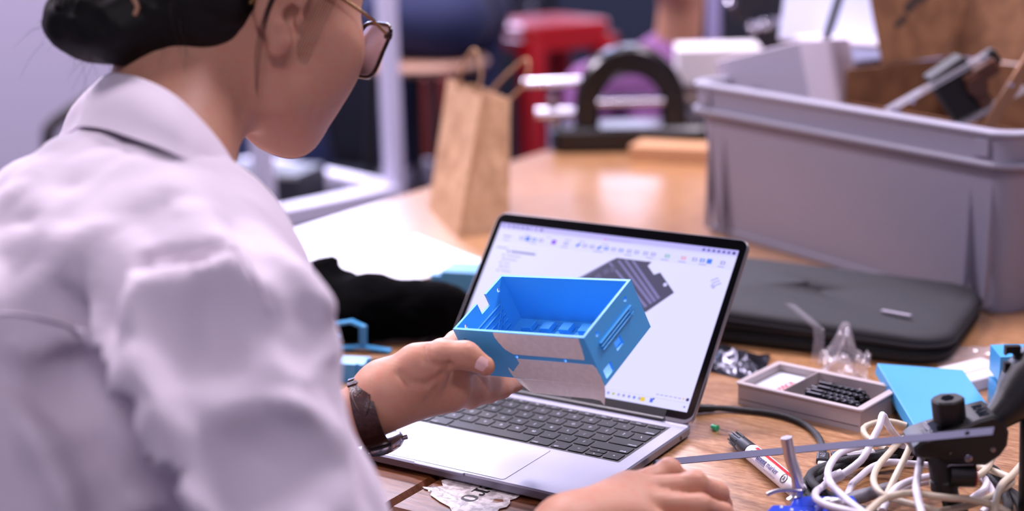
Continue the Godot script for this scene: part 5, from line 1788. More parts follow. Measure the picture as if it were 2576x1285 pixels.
func build_blue_bits() -> void:
	# bracket seen past the left edge of the screen
	var t := thing("printed_bracket", "pale blue printed bracket with a notched end behind the laptop screen", "bracket", Vector3(-0.335, 0.0, -0.425), yaw_b(16))
	var c := csg("body", t, M.pale_blue)
	cbox(c, Vector3(0.012, 0.018, 0), Vector3(0.075, 0.036, 0.05))
	cbox(c, Vector3(0.012, 0.022, 0), Vector3(0.066, 0.036, 0.042), 2)
	cbox(c, Vector3(-0.032, 0.022, 0.012), Vector3(0.02, 0.014, 0.014), 0)
	cbox(c, Vector3(-0.036, 0.010, 0.014), Vector3(0.016, 0.006, 0.018), 0)
	cbox(c, Vector3(0.012, 0.0335, 0), Vector3(0.074, 0.005, 0.049))
	# broken clip: bent strips
	var k := thing("broken_clip", "broken light blue plastic clip with bent arms beside the black pouch", "clip", Vector3(-0.30, 0.0, -0.16))
	var strips := [[Vector3(-0.050, 0.028, 0.012), Vector3(-0.012, 0.036, 0.0)], [Vector3(-0.012, 0.036, 0.0), Vector3(0.0, 0.030, -0.006)], [Vector3(0.0, 0.030, -0.006), Vector3(0.0, 0.006, -0.004)], [Vector3(0.0, 0.006, -0.004), Vector3(-0.030, 0.003, 0.008)], [Vector3(0.0, 0.006, -0.004), Vector3(0.030, 0.003, -0.014)], [Vector3(-0.030, 0.003, 0.008), Vector3(-0.046, 0.012, 0.002)], [Vector3(-0.055, 0.016, 0.006), Vector3(-0.034, 0.014, 0.0)]]
	for s in strips:
		var d: Vector3 = s[1] - s[0]
		part("arm", MB.new().box((s[0] + s[1]) / 2, Vector3(0.010, d.length() + 0.004, 0.0035), 0.0008, look_basis(d)), M.pale_blue, k)
	# small block by the watch
	var b := thing("printed_block", "small pale blue plastic block beside the watch", "block", Vector3(-0.2500, 0.0, -0.083), yaw_b(20))
	var cb := csg("body", b, M.pale_blue)
	cbox(cb, Vector3(0, 0.0105, 0), Vector3(0.034, 0.021, 0.028))
	cbox(cb, Vector3(0.010, 0.0105, 0.014), Vector3(0.004, 0.03, 0.006), 2)
	cbox(cb, Vector3(0.017, 0.0105, -0.004), Vector3(0.004, 0.03, 0.008), 2)
	for q in [["black_wire", "thin black wire curled on the bench behind the left wrist"], ["black_wire2", "second thin black wire on the bench behind the left wrist"], ["blackcord2", "short black cord beside the left edge of the laptop screen"]]:
		solo("thin_wire", MB.new().tube(curve(CABLES[q[0]], 0.005), 0.0013, 6), M.black_plastic, q[1], "wire")
	# leaning blue plate
	var A := Vector3(0.266, 0.036, -0.295)
	var D := Vector3(0.3393, 0.014, -0.1956)
	var ex := (Vector3(0.3540, 0.019, -0.3250) - A)
	var ez := D - A
	ex = (ex - ez * ex.dot(ez) / ez.length_squared()).normalized()
	var en := ez.normalized().cross(ex).normalized()
	if en.y < 0:
		en = -en
	var pl := thing("printed_plate", "thick light blue plastic plate leaning beside the drill bit case", "plate", A, Basis(ex, en, ex.cross(en)))
	var zl := ez.length()
	var zs := signf(ez.dot(ex.cross(en)))
	part("slab", MB.new().box(Vector3(0.046, -0.006, zs * zl / 2), Vector3(0.092, 0.012, zl), 0.0008), M.pale_blue, pl)
	# flat white pack
	var wb := thing("white_case", "flat white plastic case lying behind the blue plate", "case", Vector3(0.331, 0.0, -0.375), yaw_b(62))
	part("body", MB.new().prism(rect2(0.105, 0.052, 0.004, 4), 0.0, 0.013, 0.0012), M.white_plastic, wb)
	part("slot", MB.new().box(Vector3(0.0, 0.0131, 0.004), Vector3(0.06, 0.0004, 0.0016)), mat(Color(0.5, 0.48, 0.52), 0.6), wb)
	# stacked blue clamp blocks at the right
	var bb := thing("printed_clamp_block", "teal blue printed clamp block with screw holes, right of the white case", "block", Vector3(0.405, 0.0, -0.335), yaw_b(30))
	for y in [0.013, 0.046]:
		var cc := csg("jaw", bb, M.pale_blue)
		cbox(cc, Vector3(0, y, 0), Vector3(0.062, 0.026, 0.04))
		for x in [-0.018, 0.016]:
			ccyl(cc, Vector3(x, y, 0.02), 0.0035, 0.02, Basis(Vector3(1, 0, 0), PI / 2))
	part("spacer", MB.new().box(Vector3(0.008, 0.0295, -0.004), Vector3(0.03, 0.008, 0.028), 0.0006), M.pale_blue, bb)

func build_sleeve() -> void:
	var fab := mat(Color(0.075, 0.080, 0.105), 0.75)
	bumped(fab, noise_tex(0.4, 95, null, 256, FastNoiseLite.TYPE_SIMPLEX, 1, 4.0), 0.25)
	tri_map(fab, Vector3(20, 20, 20))
	var dark := mat(Color(0.012, 0.012, 0.016), 0.7)
	var t := thing("laptop_sleeve", "black zipped laptop sleeve lying behind the laptop, in front of the grey tote", "laptop bag", Vector3(0.105, 0.0, -0.508), yaw_b(6))
	var L := 0.37
	var D := 0.235
	part("lower_shell", MB.new().prism(rect2(L, D, 0.045, 8), 0.0, 0.017, 0.006), dark, t)
	part("zip_band", MB.new().prism(rect2(L - 0.012, D - 0.012, 0.04, 8), 0.016, 0.028, 0.0), dark, t)
	# domed upper shell
	var rows := []
	var out := rect2(L, D, 0.045, 8)
	for q in [[1.0, 0.027], [1.012, 0.031], [1.0, 0.036], [0.96, 0.040], [0.85, 0.0425], [0.6, 0.044], [0.3, 0.045], [0.02, 0.045]]:
		var row := []
		for p in out:
			row.append(Vector3(p.x * q[0], q[1] - 0.006 * p.x / L * 2.0, p.y * q[0]))
		rows.append(row)
	part("upper_shell", MB.new().grid(rows, true, true), fab, t)
	var zp := PackedVector3Array()
	for p in out:
		zp.append(Vector3(p.x * 0.992, 0.0225, p.y * 0.992))
	part("zip", MB.new().tube(zp, 0.0018, 6, true), mat(Color(0.14, 0.14, 0.16), 0.35), t)
	var zq := PackedVector3Array()
	for p in out:
		zq.append(Vector3(p.x * 1.008, 0.0275 - 0.006 * p.x / L * 2.0, p.y * 1.008))
	part("piping", MB.new().tube(zq, 0.0022, 6, true), fab, t)
	part("pull_tab", MB.new().box(Vector3(0.118, 0.0415, 0.062), Vector3(0.036, 0.0022, 0.006), 0.0006, Basis(Vector3.UP, -0.25)), mat(Color(0.55, 0.53, 0.58), 0.7), t)

func build_drill_box() -> void:
	var shell := mat(Color(0.68, 0.63, 0.63), 0.45)
	var t := thing("drill_bit_case", "open pale grey plastic case holding drill bits", "case", Vector3(0.2255, 0.0, -0.2375), yaw_b(-7.6))
	var L := 0.138
	var D := 0.080
	var H := 0.0235
	var c := csg("tray", t, shell)
	cbox(c, Vector3(0, H / 2, 0), Vector3(L, H, D))
	cbox(c, Vector3(-0.043, H / 2 + 0.012, 0), Vector3(0.045, H, D - 0.008), 2)
	cbox(c, Vector3(0.022, H / 2 + 0.006, 0.0), Vector3(0.083, H, D - 0.008), 2)
	cbox(c, Vector3(0.030, 0.006, -0.027), Vector3(0.0018, 0.020, 0.02))
	cbox(c, Vector3(-0.004, 0.006, -0.027), Vector3(0.0018, 0.020, 0.02))
	var rim := MB.new()
	var o := rect2(L + 0.002, D + 0.002, 0.003, 3)
	var rp := PackedVector3Array()
	for p in o:
		rp.append(Vector3(p.x, H - 0.001, p.y))
	rim.tube(rp, 0.0017, 6, true)
	part("rim", rim, mat(Color(0.70, 0.66, 0.67), 0.35), t)
	part("seam", MB.new().box(Vector3(0, 0.006, D / 2 + 0.0001), Vector3(L - 0.004, 0.0006, 0.0006)), mat(Color(0.4, 0.36, 0.36), 0.6), t)
	# white printed card in the left bay
	var card := thing("label_card", "white card with red lettering in the drill bit case", "card", Vector3(0.2255, 0.0, -0.2375), yaw_b(-7.6))
	part("sheet", MB.new().prism(PackedVector2Array([Vector2(-0.0645, -0.035), Vector2(-0.030, -0.035), Vector2(-0.0225, -0.026), Vector2(-0.0205, 0.0), Vector2(-0.0225, 0.026), Vector2(-0.030, 0.035), Vector2(-0.0645, 0.035)]), 0.0122, 0.0152, 0.0006), mat(Color(0.80, 0.83, 0.87), 0.5), card)
	var inkb := mat(Color(0.10, 0.10, 0.12), 0.6)
	var fl := Basis(Vector3(0, 0, -1), Vector3(-1, 0, 0), Vector3.UP)
	part("lettering", text("BOSCH", 0.0105, 0.0002, "Droid Sans", true), mat(Color(0.80, 0.06, 0.08), 0.5), card, Transform3D(fl, Vector3(-0.036, 0.0154, 0.004)))
	for q in [[-0.026, 0.022, 0.006], [-0.0265, 0.012, 0.004], [-0.0275, 0.002, 0.004], [-0.0265, -0.010, 0.006], [-0.027, -0.024, 0.008]]:
		part("print_mark", MB.new().box(Vector3(q[0], 0.0154, q[1]), Vector3(0.0028, 0.0002, q[2]), 0.0, yaw_b(20)), inkb, card)
	# drill bits: one turned shape, copied
	var bit := thing("drill_bit", "black twist drill bit lying in the grey case", "drill bit", Vector3.ZERO, Basis.IDENTITY, "drill bits in the grey case")
	part("twist", twist_bit(0.058, 0.0041), mat(Color(0.16, 0.16, 0.18), 0.2, 0.9), bit)
	var rng := RandomNumberGenerator.new()
	rng.seed = 31
	var base := Vector3(0.2255, 0.0, -0.2375)
	for i in 15:
		var o2: Node3D = bit if i == 0 else copy(bit)
		var row := i / 5
		var z := 0.0285 - (i % 5) * 0.0115 - row * 0.003 + rng.randf_range(-0.001, 0.001)
		var x := -0.014 + row * 0.006 + rng.randf_range(-0.003, 0.003)
		var y := 0.0095 + row * 0.0052
		if i == 14:
			z = -0.030
			y = 0.0095
		var s := rng.randf_range(0.80, 1.1)
		var b := yaw_b(-7.6 - 4 + rng.randf_range(-9, 9)) * Basis(Vector3(0, 0, 1), -PI / 2)
		o2.transform = Transform3D(b.scaled_local(Vector3(s, s, s)), base + yaw_b(-7.6) * Vector3(x, y, z))

func twist_bit(l: float, r: float) -> MB:
	var rows := []
	var n := 46
	for i in n + 1:
		var y := l * i / n
		var row := []
		var tw := maxf(0.0, y - l * 0.3) * 420.0
		var fl := smoothstep(l * 0.28, l * 0.34, y)
		var tip := clampf((l - y) / 0.004, 0.02, 1.0)
		for k in 14:
			var a := TAU * k / 14
			var q := a - tw
			var rr := r * (1.0 - fl * 0.52 * pow(absf(cos(q)), 2.2)) * tip
			row.append(Vector3(cos(a) * rr, y, sin(a) * rr))
		rows.append(row)
	var m := MB.new().grid(rows, true, true)
	return m

func crumple(o: Vector3, ex: Vector3, ez: Vector3, amp: float, seed_: int, lift := 0.0, n := 14) -> MB:
	var f := FastNoiseLite.new()
	f.seed = seed_
	f.frequency = 30.0
	f.fractal_octaves = 3
	var rows := []
	for i in n + 1:
		var row := []
		for j in n + 1:
			var u := j / float(n)
			var v := i / float(n)
			var p := o + ex * u + ez * v
			var e := 0.35 + sin(PI * u) * sin(PI * v)
			row.append(p + Vector3(0, maxf(0.0004, amp * (0.5 + f.get_noise_2d(p.x, p.z) * 1.6) * e + lift * sin(PI * u) * v), 0))
		rows.append(row)
	return MB.new().grid(rows, false, ex.cross(ez).y > 0, false)

func build_scraps() -> void:
	var foil := mat(Color(0.27, 0.27, 0.31), 0.22, 0.85)
	solo("antistatic_bag", crumple(Vector3(0.045, 0, -0.375), Vector3(0.075, 0, 0.012), Vector3(0.026, 0, 0.088), 0.009, 4), foil, "crumpled grey antistatic bag beside the right edge of the laptop screen", "bag")
	solo("plastic_scrap", crumple(Vector3(0.165, 0, -0.405), Vector3(0.060, 0, 0.012), Vector3(0.014, 0, 0.055), 0.028, 8, 0.01), M.clear, "crumpled clear plastic wrapper behind the drill bit case", "wrapper")
	solo("plastic_wrapper", crumple(Vector3(0.185, 0, -0.36), Vector3(0.060, 0, 0.02), Vector3(-0.002, 0, 0.045), 0.014, 18, 0.0), M.clear, "low clear wrapper scrap against the drill bit case", "wrapper")
	solo("plastic_bag", crumple(Vector3(0.25, 0, -0.47), Vector3(0.17, 0, -0.10), Vector3(0.05, 0, 0.06), 0.008, 12), M.clear, "flat clear plastic bag beyond the white case", "bag")
	# curled strip of clear film
	var rows := []
	for i in 19:
		var f := i / 18.0
		var p := Vector3(0.170, 0, -0.373).lerp(Vector3(0.160, 0, -0.385), f) + Vector3(0.006 * sin(f * 3.0), 0.062 * f, 0)
		if f > 0.6:
			p += Vector3(-0.030, -0.004, -0.004) * (f - 0.6) / 0.4
		rows.append([p + Vector3(-0.006, 0, 0.004), p + Vector3(-0.002, 0.001, 0.005), p + Vector3(0.006, 0, 0.002)])
	solo("film_curl", MB.new().grid(rows, false, false, false), M.clear, "upright curled strip of clear film before the black sleeve", "film")

func build_marker_and_led() -> void:
	var a := Vector3(0.1985, 0.0086, -0.0975)
	var b := Vector3(0.3030, 0.0086, -0.0055)
	var d := (b - a).normalized()
	var t := thing("marker_pen", "white permanent marker with a black cap and red stripe", "marker", a, look_basis(d))
	var l := a.distance_to(b)
	var white := mat(Color(0.84, 0.82, 0.84), 0.3)
	part("barrel", MB.new().lathe([Vector2(0, 0.038), Vector2(0.0068, 0.038), Vector2(0.0082, 0.042), Vector2(0.0083, l - 0.004), Vector2(0.0078, l - 0.002), Vector2(0.0066, l), Vector2(0, l)], 28), white, t)
	part("end_plug", MB.new().lathe([Vector2(0, l - 0.0004), Vector2(0.0060, l - 0.0004), Vector2(0.0058, l + 0.0016), Vector2(0.0040, l + 0.002), Vector2(0, l + 0.001)], 24), M.grey_text, t)
	var cap := part("cap", MB.new().lathe([Vector2(0, 0.0), Vector2(0.0052, 0.0), Vector2(0.0058, 0.002), Vector2(0.0066, 0.016), Vector2(0.0074, 0.020), Vector2(0.0078, 0.0385), Vector2(0, 0.0385)], 24), M.black_plastic, t)
	for k in 10:
		var an := TAU * k / 10
		part("cap_rib", MB.new().box(Vector3(cos(an) * 0.0066, 0.0085, sin(an) * 0.0066), Vector3(0.0016, 0.017, 0.0014), 0.0003, Basis(Vector3.UP, -an)), M.black_plastic, cap)
	# print: towards the eye and upwards
	var lb := look_basis(d)
	var eye := lb.inverse() * (Vector3(0.5, 0.45, 1.1)).normalized()
	var th := atan2(eye.z, eye.x)
	var wrap := func(a0: float, a1: float, y0: float, y1: float, r: float) -> MB:
		var rows := []
		for i in 9:
			var an := lerpf(a0, a1, i / 8.0)
			rows.append([Vector3(cos(an) * r, y0, sin(an) * r), Vector3(cos(an) * r, y1, sin(an) * r)])
		var m := MB.new()
		var fl: bool = (rows[1][0] - rows[0][0]).cross(rows[0][1] - rows[0][0]).dot(rows[0][0] * Vector3(1, 0, 1)) < 0
		return m.grid(rows, false, fl)
	var red := mat(Color(0.80, 0.08, 0.09), 0.35)
	var sgn := 1.0 if (lb * Vector3(cos(th + 0.9), 0, sin(th + 0.9))).y > (lb * Vector3(cos(th - 0.9), 0, sin(th - 0.9))).y else -1.0
	part("red_stripe", wrap.call(th + sgn * 0.62, th + sgn * 1.05, 0.050, l - 0.014, 0.00840), red, t)
	part("grey_print", wrap.call(th - sgn * 0.45, th + sgn * 0.2, 0.064, 0.082, 0.00838), mat(Color(0.58, 0.56, 0.64), 0.4), t)
	var o := Vector3(cos(th), 0, sin(th))
	var side := Vector3(0, 1, 0)
	var upv := o.cross(side)
	part("lettering", text("permanent marker", 0.0066, 0.0001), mat(Color(0.16, 0.16, 0.42), 0.5), t, Transform3D(Basis(side, upv, o), o * 0.0086 + Vector3(0, 0.078, 0) + upv * 0.0005))
	part("small_print", text("waterproof for most surfaces refillable", 0.0022, 0.0001), mat(Color(0.35, 0.33, 0.4), 0.5), t, Transform3D(Basis(side, (upv - o * 0.55).normalized(), (o + upv * -0.55).normalized()), o * 0.0073 + upv * -0.0048 + Vector3(0, 0.078, 0)))
	var ring := PackedVector3Array()
	for k in 20:
		var an := TAU * k / 20
		ring.append(o * 0.0086 + Vector3(0, l - 0.020 + sin(an) * 0.0042, 0) + upv * (0.0005 + cos(an) * 0.0042))
	part("emblem", MB.new().tube(ring, 0.0004, 5, true), mat(Color(0.05, 0.2, 0.12), 0.5), t)
	part("emblem_mark", text("A", 0.0052, 0.0001, "Droid Sans", true), mat(Color(0.05, 0.2, 0.12), 0.5), t, Transform3D(Basis(side, upv, o), o * 0.0086 + Vector3(0, l - 0.020, 0) + upv * 0.0005))
	# green light emitting diode with its two wires
	var g := mat(Color(0.05, 0.55, 0.30, 0.7), 0.12)
	g.transparency = BaseMaterial3D.TRANSPARENCY_ALPHA
	var p0 := Vector3(0.160, 0.0030, -0.1285)
	var dd := Vector3(0.020, 0, 0.006).normalized()
	var led := thing("green_led", "small green LED with bare wire legs on the bench", "LED", p0, look_basis(dd))
	part("dome", MB.new().lathe([Vector2(0, -0.001), Vector2(0.0015, -0.0006), Vector2(0.0024, 0.001), Vector2(0.0026, 0.003), Vector2(0.0026, 0.0065), Vector2(0.0031, 0.0066), Vector2(0.0031, 0.0076), Vector2(0, 0.0076)], 18), mat(Color(0.20, 0.72, 0.48), 0.15), led)
	for s in [-1.0, 1.0]:
		part("leg", MB.new().tube(PackedVector3Array([Vector3(s * 0.0012, 0.0076, 0), Vector3(s * 0.0013, 0.018, 0.0002), Vector3(s * 0.002, 0.032, 0.0006)]), 0.00028, 5), M.steel, led)

func cable(called: String, label: String, pts: Array, r: float, m: Material, sides := 10) -> MeshInstance3D:
	return solo(called, MB.new().tube(curve(pts, 0.005), r, sides), m, label, "cable", Transform3D.IDENTITY, "tangled cables beside the clamp")

func build_cables() -> void:
	var wm: Material = mat(Color(0.80, 0.78, 0.82), 0.38)
	var bm: Material = mat(Color(0.74, 0.69, 0.60), 0.42)
	var W := {"white_a": "white cable rising in a steep loop beside the blue plate", "white_b": "white cable curving round the left side of the cable tangle", "white_c": "white cable with a joint, bowed over the blue hex key holder", "white_d": "white cable hooked over the steel strip before the clamp", "white_h": "white cable low in the tangle over the black braided cord", "white_m": "white cable bending twice under the clamp handle", "white_n": "white cable in a long bow crossing behind the clamp handle"}
	var Bq := {"beige_e": "straight cream cable slanting down from the steel strip", "beige_f": "cream cable in an S bend through the middle of the tangle", "beige_g": "cream cable lying uppermost across the tangle", "beige_j": "cream cable curling up behind the black clamp", "beige_k": "cream cable hanging at the right end of the tangle", "beige_n": "cream cable loop between drill bit case and blue plate", "beige_q": "cream cable loop under the clamp arm"}
	for k in W:
		cable("white_cable", W[k], CABLES[k], 0.0032, wm)
	for k in Bq:
		cable("cream_cable", Bq[k], CABLES[k], 0.0030, bm)
	# the joint where two white cables meet
	var jn: Vector3 = CABLES.white_a[10]
	var j2: Vector3 = CABLES.white_a[8]
	solo("cable_splitter", MB.new().tube(curve([jn.lerp(j2, -0.1), jn.lerp(j2, 0.2), jn.lerp(j2, 0.75)], 0.004), [0.0030, 0.0052, 0.0052, 0.0050, 0.0046, 0.004, 0.003, 0.003, 0.003, 0.003, 0.003, 0.003], 12), wm, "white plastic joint where two white cables meet", "cable")
	# black braided cord in loose coils
	var br := mat(Color(0.035, 0.037, 0.055), 0.6)
	br.albedo_texture = noise_tex(0.25, 101, ramp([Color(0.5, 0.5, 0.6), Color(1, 1, 1), Color(4.0, 4.2, 5.0)], [0.3, 0.6, 0.85]), 256, FastNoiseLite.TYPE_CELLULAR, 1)
	bumped(br, noise_tex(0.3, 102, null, 256, FastNoiseLite.TYPE_CELLULAR, 1, 6.0), 0.6)
	tri_map(br, Vector3(24, 24, 24))
	var pts := []
	for i in 66:
		var a := 2.6 + TAU * i / 20.0
		var wob := 1.0 - 0.10 * sin(i * 0.9) - 0.0022 * i
		pts.append(Vector3(0.388 + cos(a) * 0.094 * wob, 0.0045 + 0.004 * (i / 22) + 0.0015 * sin(i * 1.7), -0.055 + sin(a) * 0.088 * wob))
	cable("braided_cord", "black braided cord coiled under the white cables", pts, 0.0042, br, 8)
	# grey strain relief of the cream cable
	solo("grey_strain_relief", MB.new().tube(PackedVector3Array([Vector3(0.346, 0.012, -0.002), Vector3(0.352, 0.012, -0.012), Vector3(0.353, 0.012, -0.0135), Vector3(0.354, 0.012, -0.0155), Vector3(0.371, 0.013, -0.047)]), [0.0045, 0.0062, 0.0058, 0.0062, 0.0048], 14), mat(Color(0.42, 0.42, 0.45), 0.5), "grey ribbed plug sleeve lying under the cream cables", "plug")
	# USB plug lying by the blade
	var up := thing("usb_plug", "white USB plug with a bare metal shell left of the cable tangle", "plug", Vector3(0.2939, 0.0065, -0.1043), look_basis(Vector3(0.0285, 0.002, -0.020)))
	part("shell", MB.new().box(Vector3(0, 0.006, 0), Vector3(0.0115, 0.013, 0.0045), 0.0004), M.steel, up)
	part("housing", MB.new().box(Vector3(0, 0.025, 0), Vector3(0.0150, 0.026, 0.0078), 0.0018), wm, up)
	part("emblem", MB.new().tube(PackedVector3Array([Vector3(0.003, 0.018, 0.0040), Vector3(0.003, 0.032, 0.0040), Vector3(-0.003, 0.032, 0.0040), Vector3(-0.003, 0.018, 0.0040)]), 0.0003, 5, true), M.grey_text, up)
	# braided charging lead with its plug
	var dk := mat(Color(0.10, 0.10, 0.115), 0.5)
	dk.albedo_texture = noise_tex(0.3, 103, ramp([Color(0.6, 0.6, 0.62), Color(2.2, 2.2, 2.3)], [0.35, 0.75]), 256, FastNoiseLite.TYPE_CELLULAR, 1)
	bumped(dk, noise_tex(0.3, 104, null, 256, FastNoiseLite.TYPE_CELLULAR, 1, 6.0), 0.7)
	tri_map(dk, Vector3(26, 26, 26))
	var lead := thing("charging_lead", "dark grey braided charging lead with a loose plug behind the laptop", "cable", Vector3.ZERO)
	part("lead", MB.new().tube(curve(CABLES.usbc, 0.004), 0.0031, 12), dk, lead)
	var u0: Vector3 = CABLES.usbc[0]
	var ud: Vector3 = (CABLES.usbc[1] - u0).normalized()
	part("strain_relief", MB.new().tube(PackedVector3Array([u0 - ud * 0.002, u0 + ud * 0.006, u0 + ud * 0.0061, u0 + ud * 0.014, u0 + ud * 0.019]), [0.0046, 0.0046, 0.0042, 0.0042, 0.0036], 12), M.black_plastic, lead)
	var e := Vector3(0.2842, 0.005, -0.1055)
	var dir := (Vector3(0.293, 0.005, -0.0805) - e).normalized()
	var pl := part("plug", MB.new().prism(rect2(0.0115, 0.0068, 0.0022, 4), 0.0, 0.018, 0.0008), mat(Color(0.075, 0.075, 0.085), 0.45), lead, Transform3D(look_basis(dir), e))
	part("contact", MB.new().prism(rect2(0.0084, 0.0028, 0.0013, 4), 0.018, 0.0246, 0.0005), M.white_plastic, pl)
	part("lettering", text("4x3", 0.0062, 0.0001), M.grey_text, pl, Transform3D(Basis(Vector3(0, -1, 0), Vector3(1, 0, 0), Vector3(0, 0, 1)), Vector3(0, 0.009, 0.0035)))
	# steel strip leaning on the clamp
	var p0 := Vector3(0.155, 0.0030, -0.016)
	var p1 := Vector3(0.4745, 0.1085, 0.0320)
	var dv := p1 - p0
	var st := thing("steel_strip", "long thin steel saw blade leaning against the black clamp", "blade", p0, look_basis(dv, Vector3(0.45, 0.75, 0.5)))
	var sc := csg("blade", st, mat(Color(0.22, 0.22, 0.28), 0.42, 0.8))
	cbox(sc, Vector3(0, dv.length() / 2, 0), Vector3(0.0072, dv.length(), 0.0009))
	ccyl(sc, Vector3(0, dv.length() - 0.022, 0), 0.0021, 0.01, Basis(Vector3.RIGHT, PI / 2))

func build_clamp() -> void:
	var o := Vector3(0.4290, 0.0810, -0.0180)
	var b := Basis(Vector3(0.841, 0, -0.541), Vector3.UP, Vector3(0.541, 0, 0.841)).orthonormalized()
	var blk := mat(Color(0.028, 0.028, 0.034), 0.46)
	bumped(blk, noise_tex(0.4, 111, null, 256, FastNoiseLite.TYPE_SIMPLEX, 1, 3.0), 0.2)
	tri_map(blk, Vector3(16, 16, 16))
	var t := thing("clamp_mount", "black plastic screw clamp mount with a star knob standing in the cables", "clamp", o, b)
	var s := 0.0003234
	var prof := PackedVector2Array()
	for q in [[-112, -12], [-108, -36], [-92, -44], [-52, -44], [-30, -56], [30, -66], [72, -64], [104, -40], [120, -14], [122, 22], [108, 52], [84, 66], [44, 56], [-10, 30], [-60, 14], [-96, 2]]:
		prof.append(Vector2(q[0] * s, -q[1] * s))
	# polygon lies in the local xy plane, pushed out along z
	var fl := Transform3D(Basis(Vector3.RIGHT, Vector3(0, 0, 1), Vector3(0, -1, 0)), Vector3.ZERO)
	part("body", MB.new().prism(prof, -0.0215, 0.0185, 0.0022, fl), blk, t)
	var ang := atan2(0.0143, 0.040)
	var tilt := Basis(Vector3(0, 0, 1), 0.34)
	# slot and knob on the sloping top
	part("slot", MB.new().prism(rect2(0.052, 0.024, 0.0118, 8), 0.0, 0.0008, 0.0, Transform3D(tilt, Vector3(0.002, 0.0118, -0.0018))), M.bezel, t)
	var kp := PackedVector2Array()
	for k in 48:
		var a := TAU * k / 48
		kp.append(Vector2(cos(a), sin(a)) * (0.0112 + 0.0020 * cos(a * 2.0 - 0.6) * absf(cos(a * 2.0 - 0.6))))
	var ktilt := Basis(Vector3(0, 0, 1), 0.16) * Basis(Vector3.RIGHT, 0.1)
	var kn := part("knob", MB.new().prism(kp, 0.0, 0.0215, 0.0014, Transform3D(ktilt, Vector3(-0.003, 0.0105, -0.001))), blk, t)
	part("hex_socket", MB.new().prism(circle2(0.0056, 6), 0.0214, 0.02165, 0.0, Transform3D(ktilt, Vector3(-0.003, 0.0105, -0.001))), M.bezel, kn)
	part("lettering", text("RAM", 0.0115, 0.0006, "Droid Sans", true), M.bezel, t, Transform3D(Basis(Vector3(0, 0, 1), Vector3(0.97, 0.24, 0), Vector3(-0.24, 0.97, 0)), Vector3(0.0205, 0.0199, 0.0)))
	part("lettering", text("TOUGH-CLAW", 0.0050, 0.0004, "Droid Sans", true), M.grey_text, t, Transform3D(Basis(Vector3(0, 0, 1), Vector3(0.95, 0.316, 0), Vector3(-0.316, 0.95, 0)), Vector3(-0.0205, 0.0047, 0.0)))
	part("lettering", text("PATENTED", 0.0026, 0.0004), M.grey_text, t, Transform3D(Basis(Vector3(0, 0, 1), Vector3(0.95, 0.316, 0), Vector3(-0.316, 0.95, 0)), Vector3(-0.0248, 0.0034, 0.003)))
	for q in [[84, -22, 0.0024], [24, -44, 0.0034], [-22, -28, 0.001]]:
		part("rivet", MB.new().lathe([Vector2(0, 0), Vector2(q[2], 0), Vector2(q[2] * 0.8, 0.0006), Vector2(0, 0.0007)], 16, Transform3D(Basis(Vector3.RIGHT, PI / 2), Vector3(q[0] * s, q[1] * s, 0.0184))), M.steel, t)
	# post, clip cylinder and lever
	part("post", MB.new().tube(PackedVector3Array([Vector3(-0.012, -0.012, 0.004), Vector3(-0.008, -0.034, 0.006), Vector3(-0.007, -0.036, 0.006)]), [0.0105, 0.0112, 0.0095], 20), blk, t)
	part("socket", MB.new().prism(circle2(0.0115, 8), 0.0, 0.011, 0.0016, Transform3D(Basis(Vector3(0, 0, 1), 0.12), Vector3(-0.0065, -0.0465, 0.006))), blk, t)
	part("clip_barrel", MB.new().tube(PackedVector3Array([Vector3(-0.006, -0.0300, 0.012), Vector3(0.0140, -0.0310, 0.012)]), 0.0100, 22), blk, t)
	part("red_ring", MB.new().tube(PackedVector3Array([Vector3(0.0138, -0.0310, 0.012), Vector3(0.0152, -0.0310, 0.012)]), 0.0098, 22), mat(Color(0.65, 0.12, 0.06), 0.4), t)
	part("spring_rod", MB.new().tube(PackedVector3Array([Vector3(-0.010, -0.0196, 0.0215), Vector3(-0.008, -0.0180, 0.022), Vector3(0.0110, -0.0180, 0.022)]), 0.0007, 6), M.steel, t)
	part("lever", MB.new().tube(curve([Vector3(-0.0045, -0.042, 0.008), Vector3(-0.002, -0.055, 0.010), Vector3(0.004, -0.066, 0.010), Vector3(0.012, -0.078, 0.008)], 0.006), [0.0085, 0.0086, 0.0088, 0.009, 0.0092, 0.0094, 0.0096, 0.0098, 0.01, 0.01, 0.01, 0.01], 8, false, true, 0.42, Vector3(0.3, 0.2, 0.93)), mat(Color(0.025, 0.027, 0.035), 0.22), t)
	# second jaw arm leading up to the right
	part("jaw_arm", MB.new().tube(curve([Vector3(0.030, 0.006, -0.004), Vector3(0.046, 0.022, -0.004), Vector3(0.062, 0.042, -0.004), Vector3(0.080, 0.060, -0.004)], 0.008), [0.009, 0.012, 0.016, 0.020, 0.023, 0.025, 0.025, 0.025, 0.025, 0.025, 0.025, 0.025], 14), blk, t)
	part("stand_post", MB.new().tube(PackedVector3Array([Vector3(0.062, 0.034, -0.002), Vector3(0.064, -0.02, -0.002), Vector3(0.066, -0.0805, -0.002)]), 0.0085, 16), blk, t)
	part("pivot_pin", MB.new().tube(PackedVector3Array([Vector3(0.034, 0.014, 0.002), Vector3(0.037, 0.021, 0.002)]), 0.0030, 12), blk, t)
	# cable hook on top
	var hk := csg("cable_hook", t, M.black_plastic)
	cbox(hk, Vector3(0.0455, 0.060, -0.004), Vector3(0.012, 0.026, 0.006))
	ccyl(hk, Vector3(0.0430, 0.0630, -0.004), 0.0042, 0.02, Basis(Vector3.RIGHT, PI / 2))
	cbox(hk, Vector3(0.0385, 0.0610, -0.004), Vector3(0.008, 0.0040, 0.02), 2)
	cbox(hk, Vector3(0.0470, 0.044, -0.004), Vector3(0.006, 0.012, 0.005))

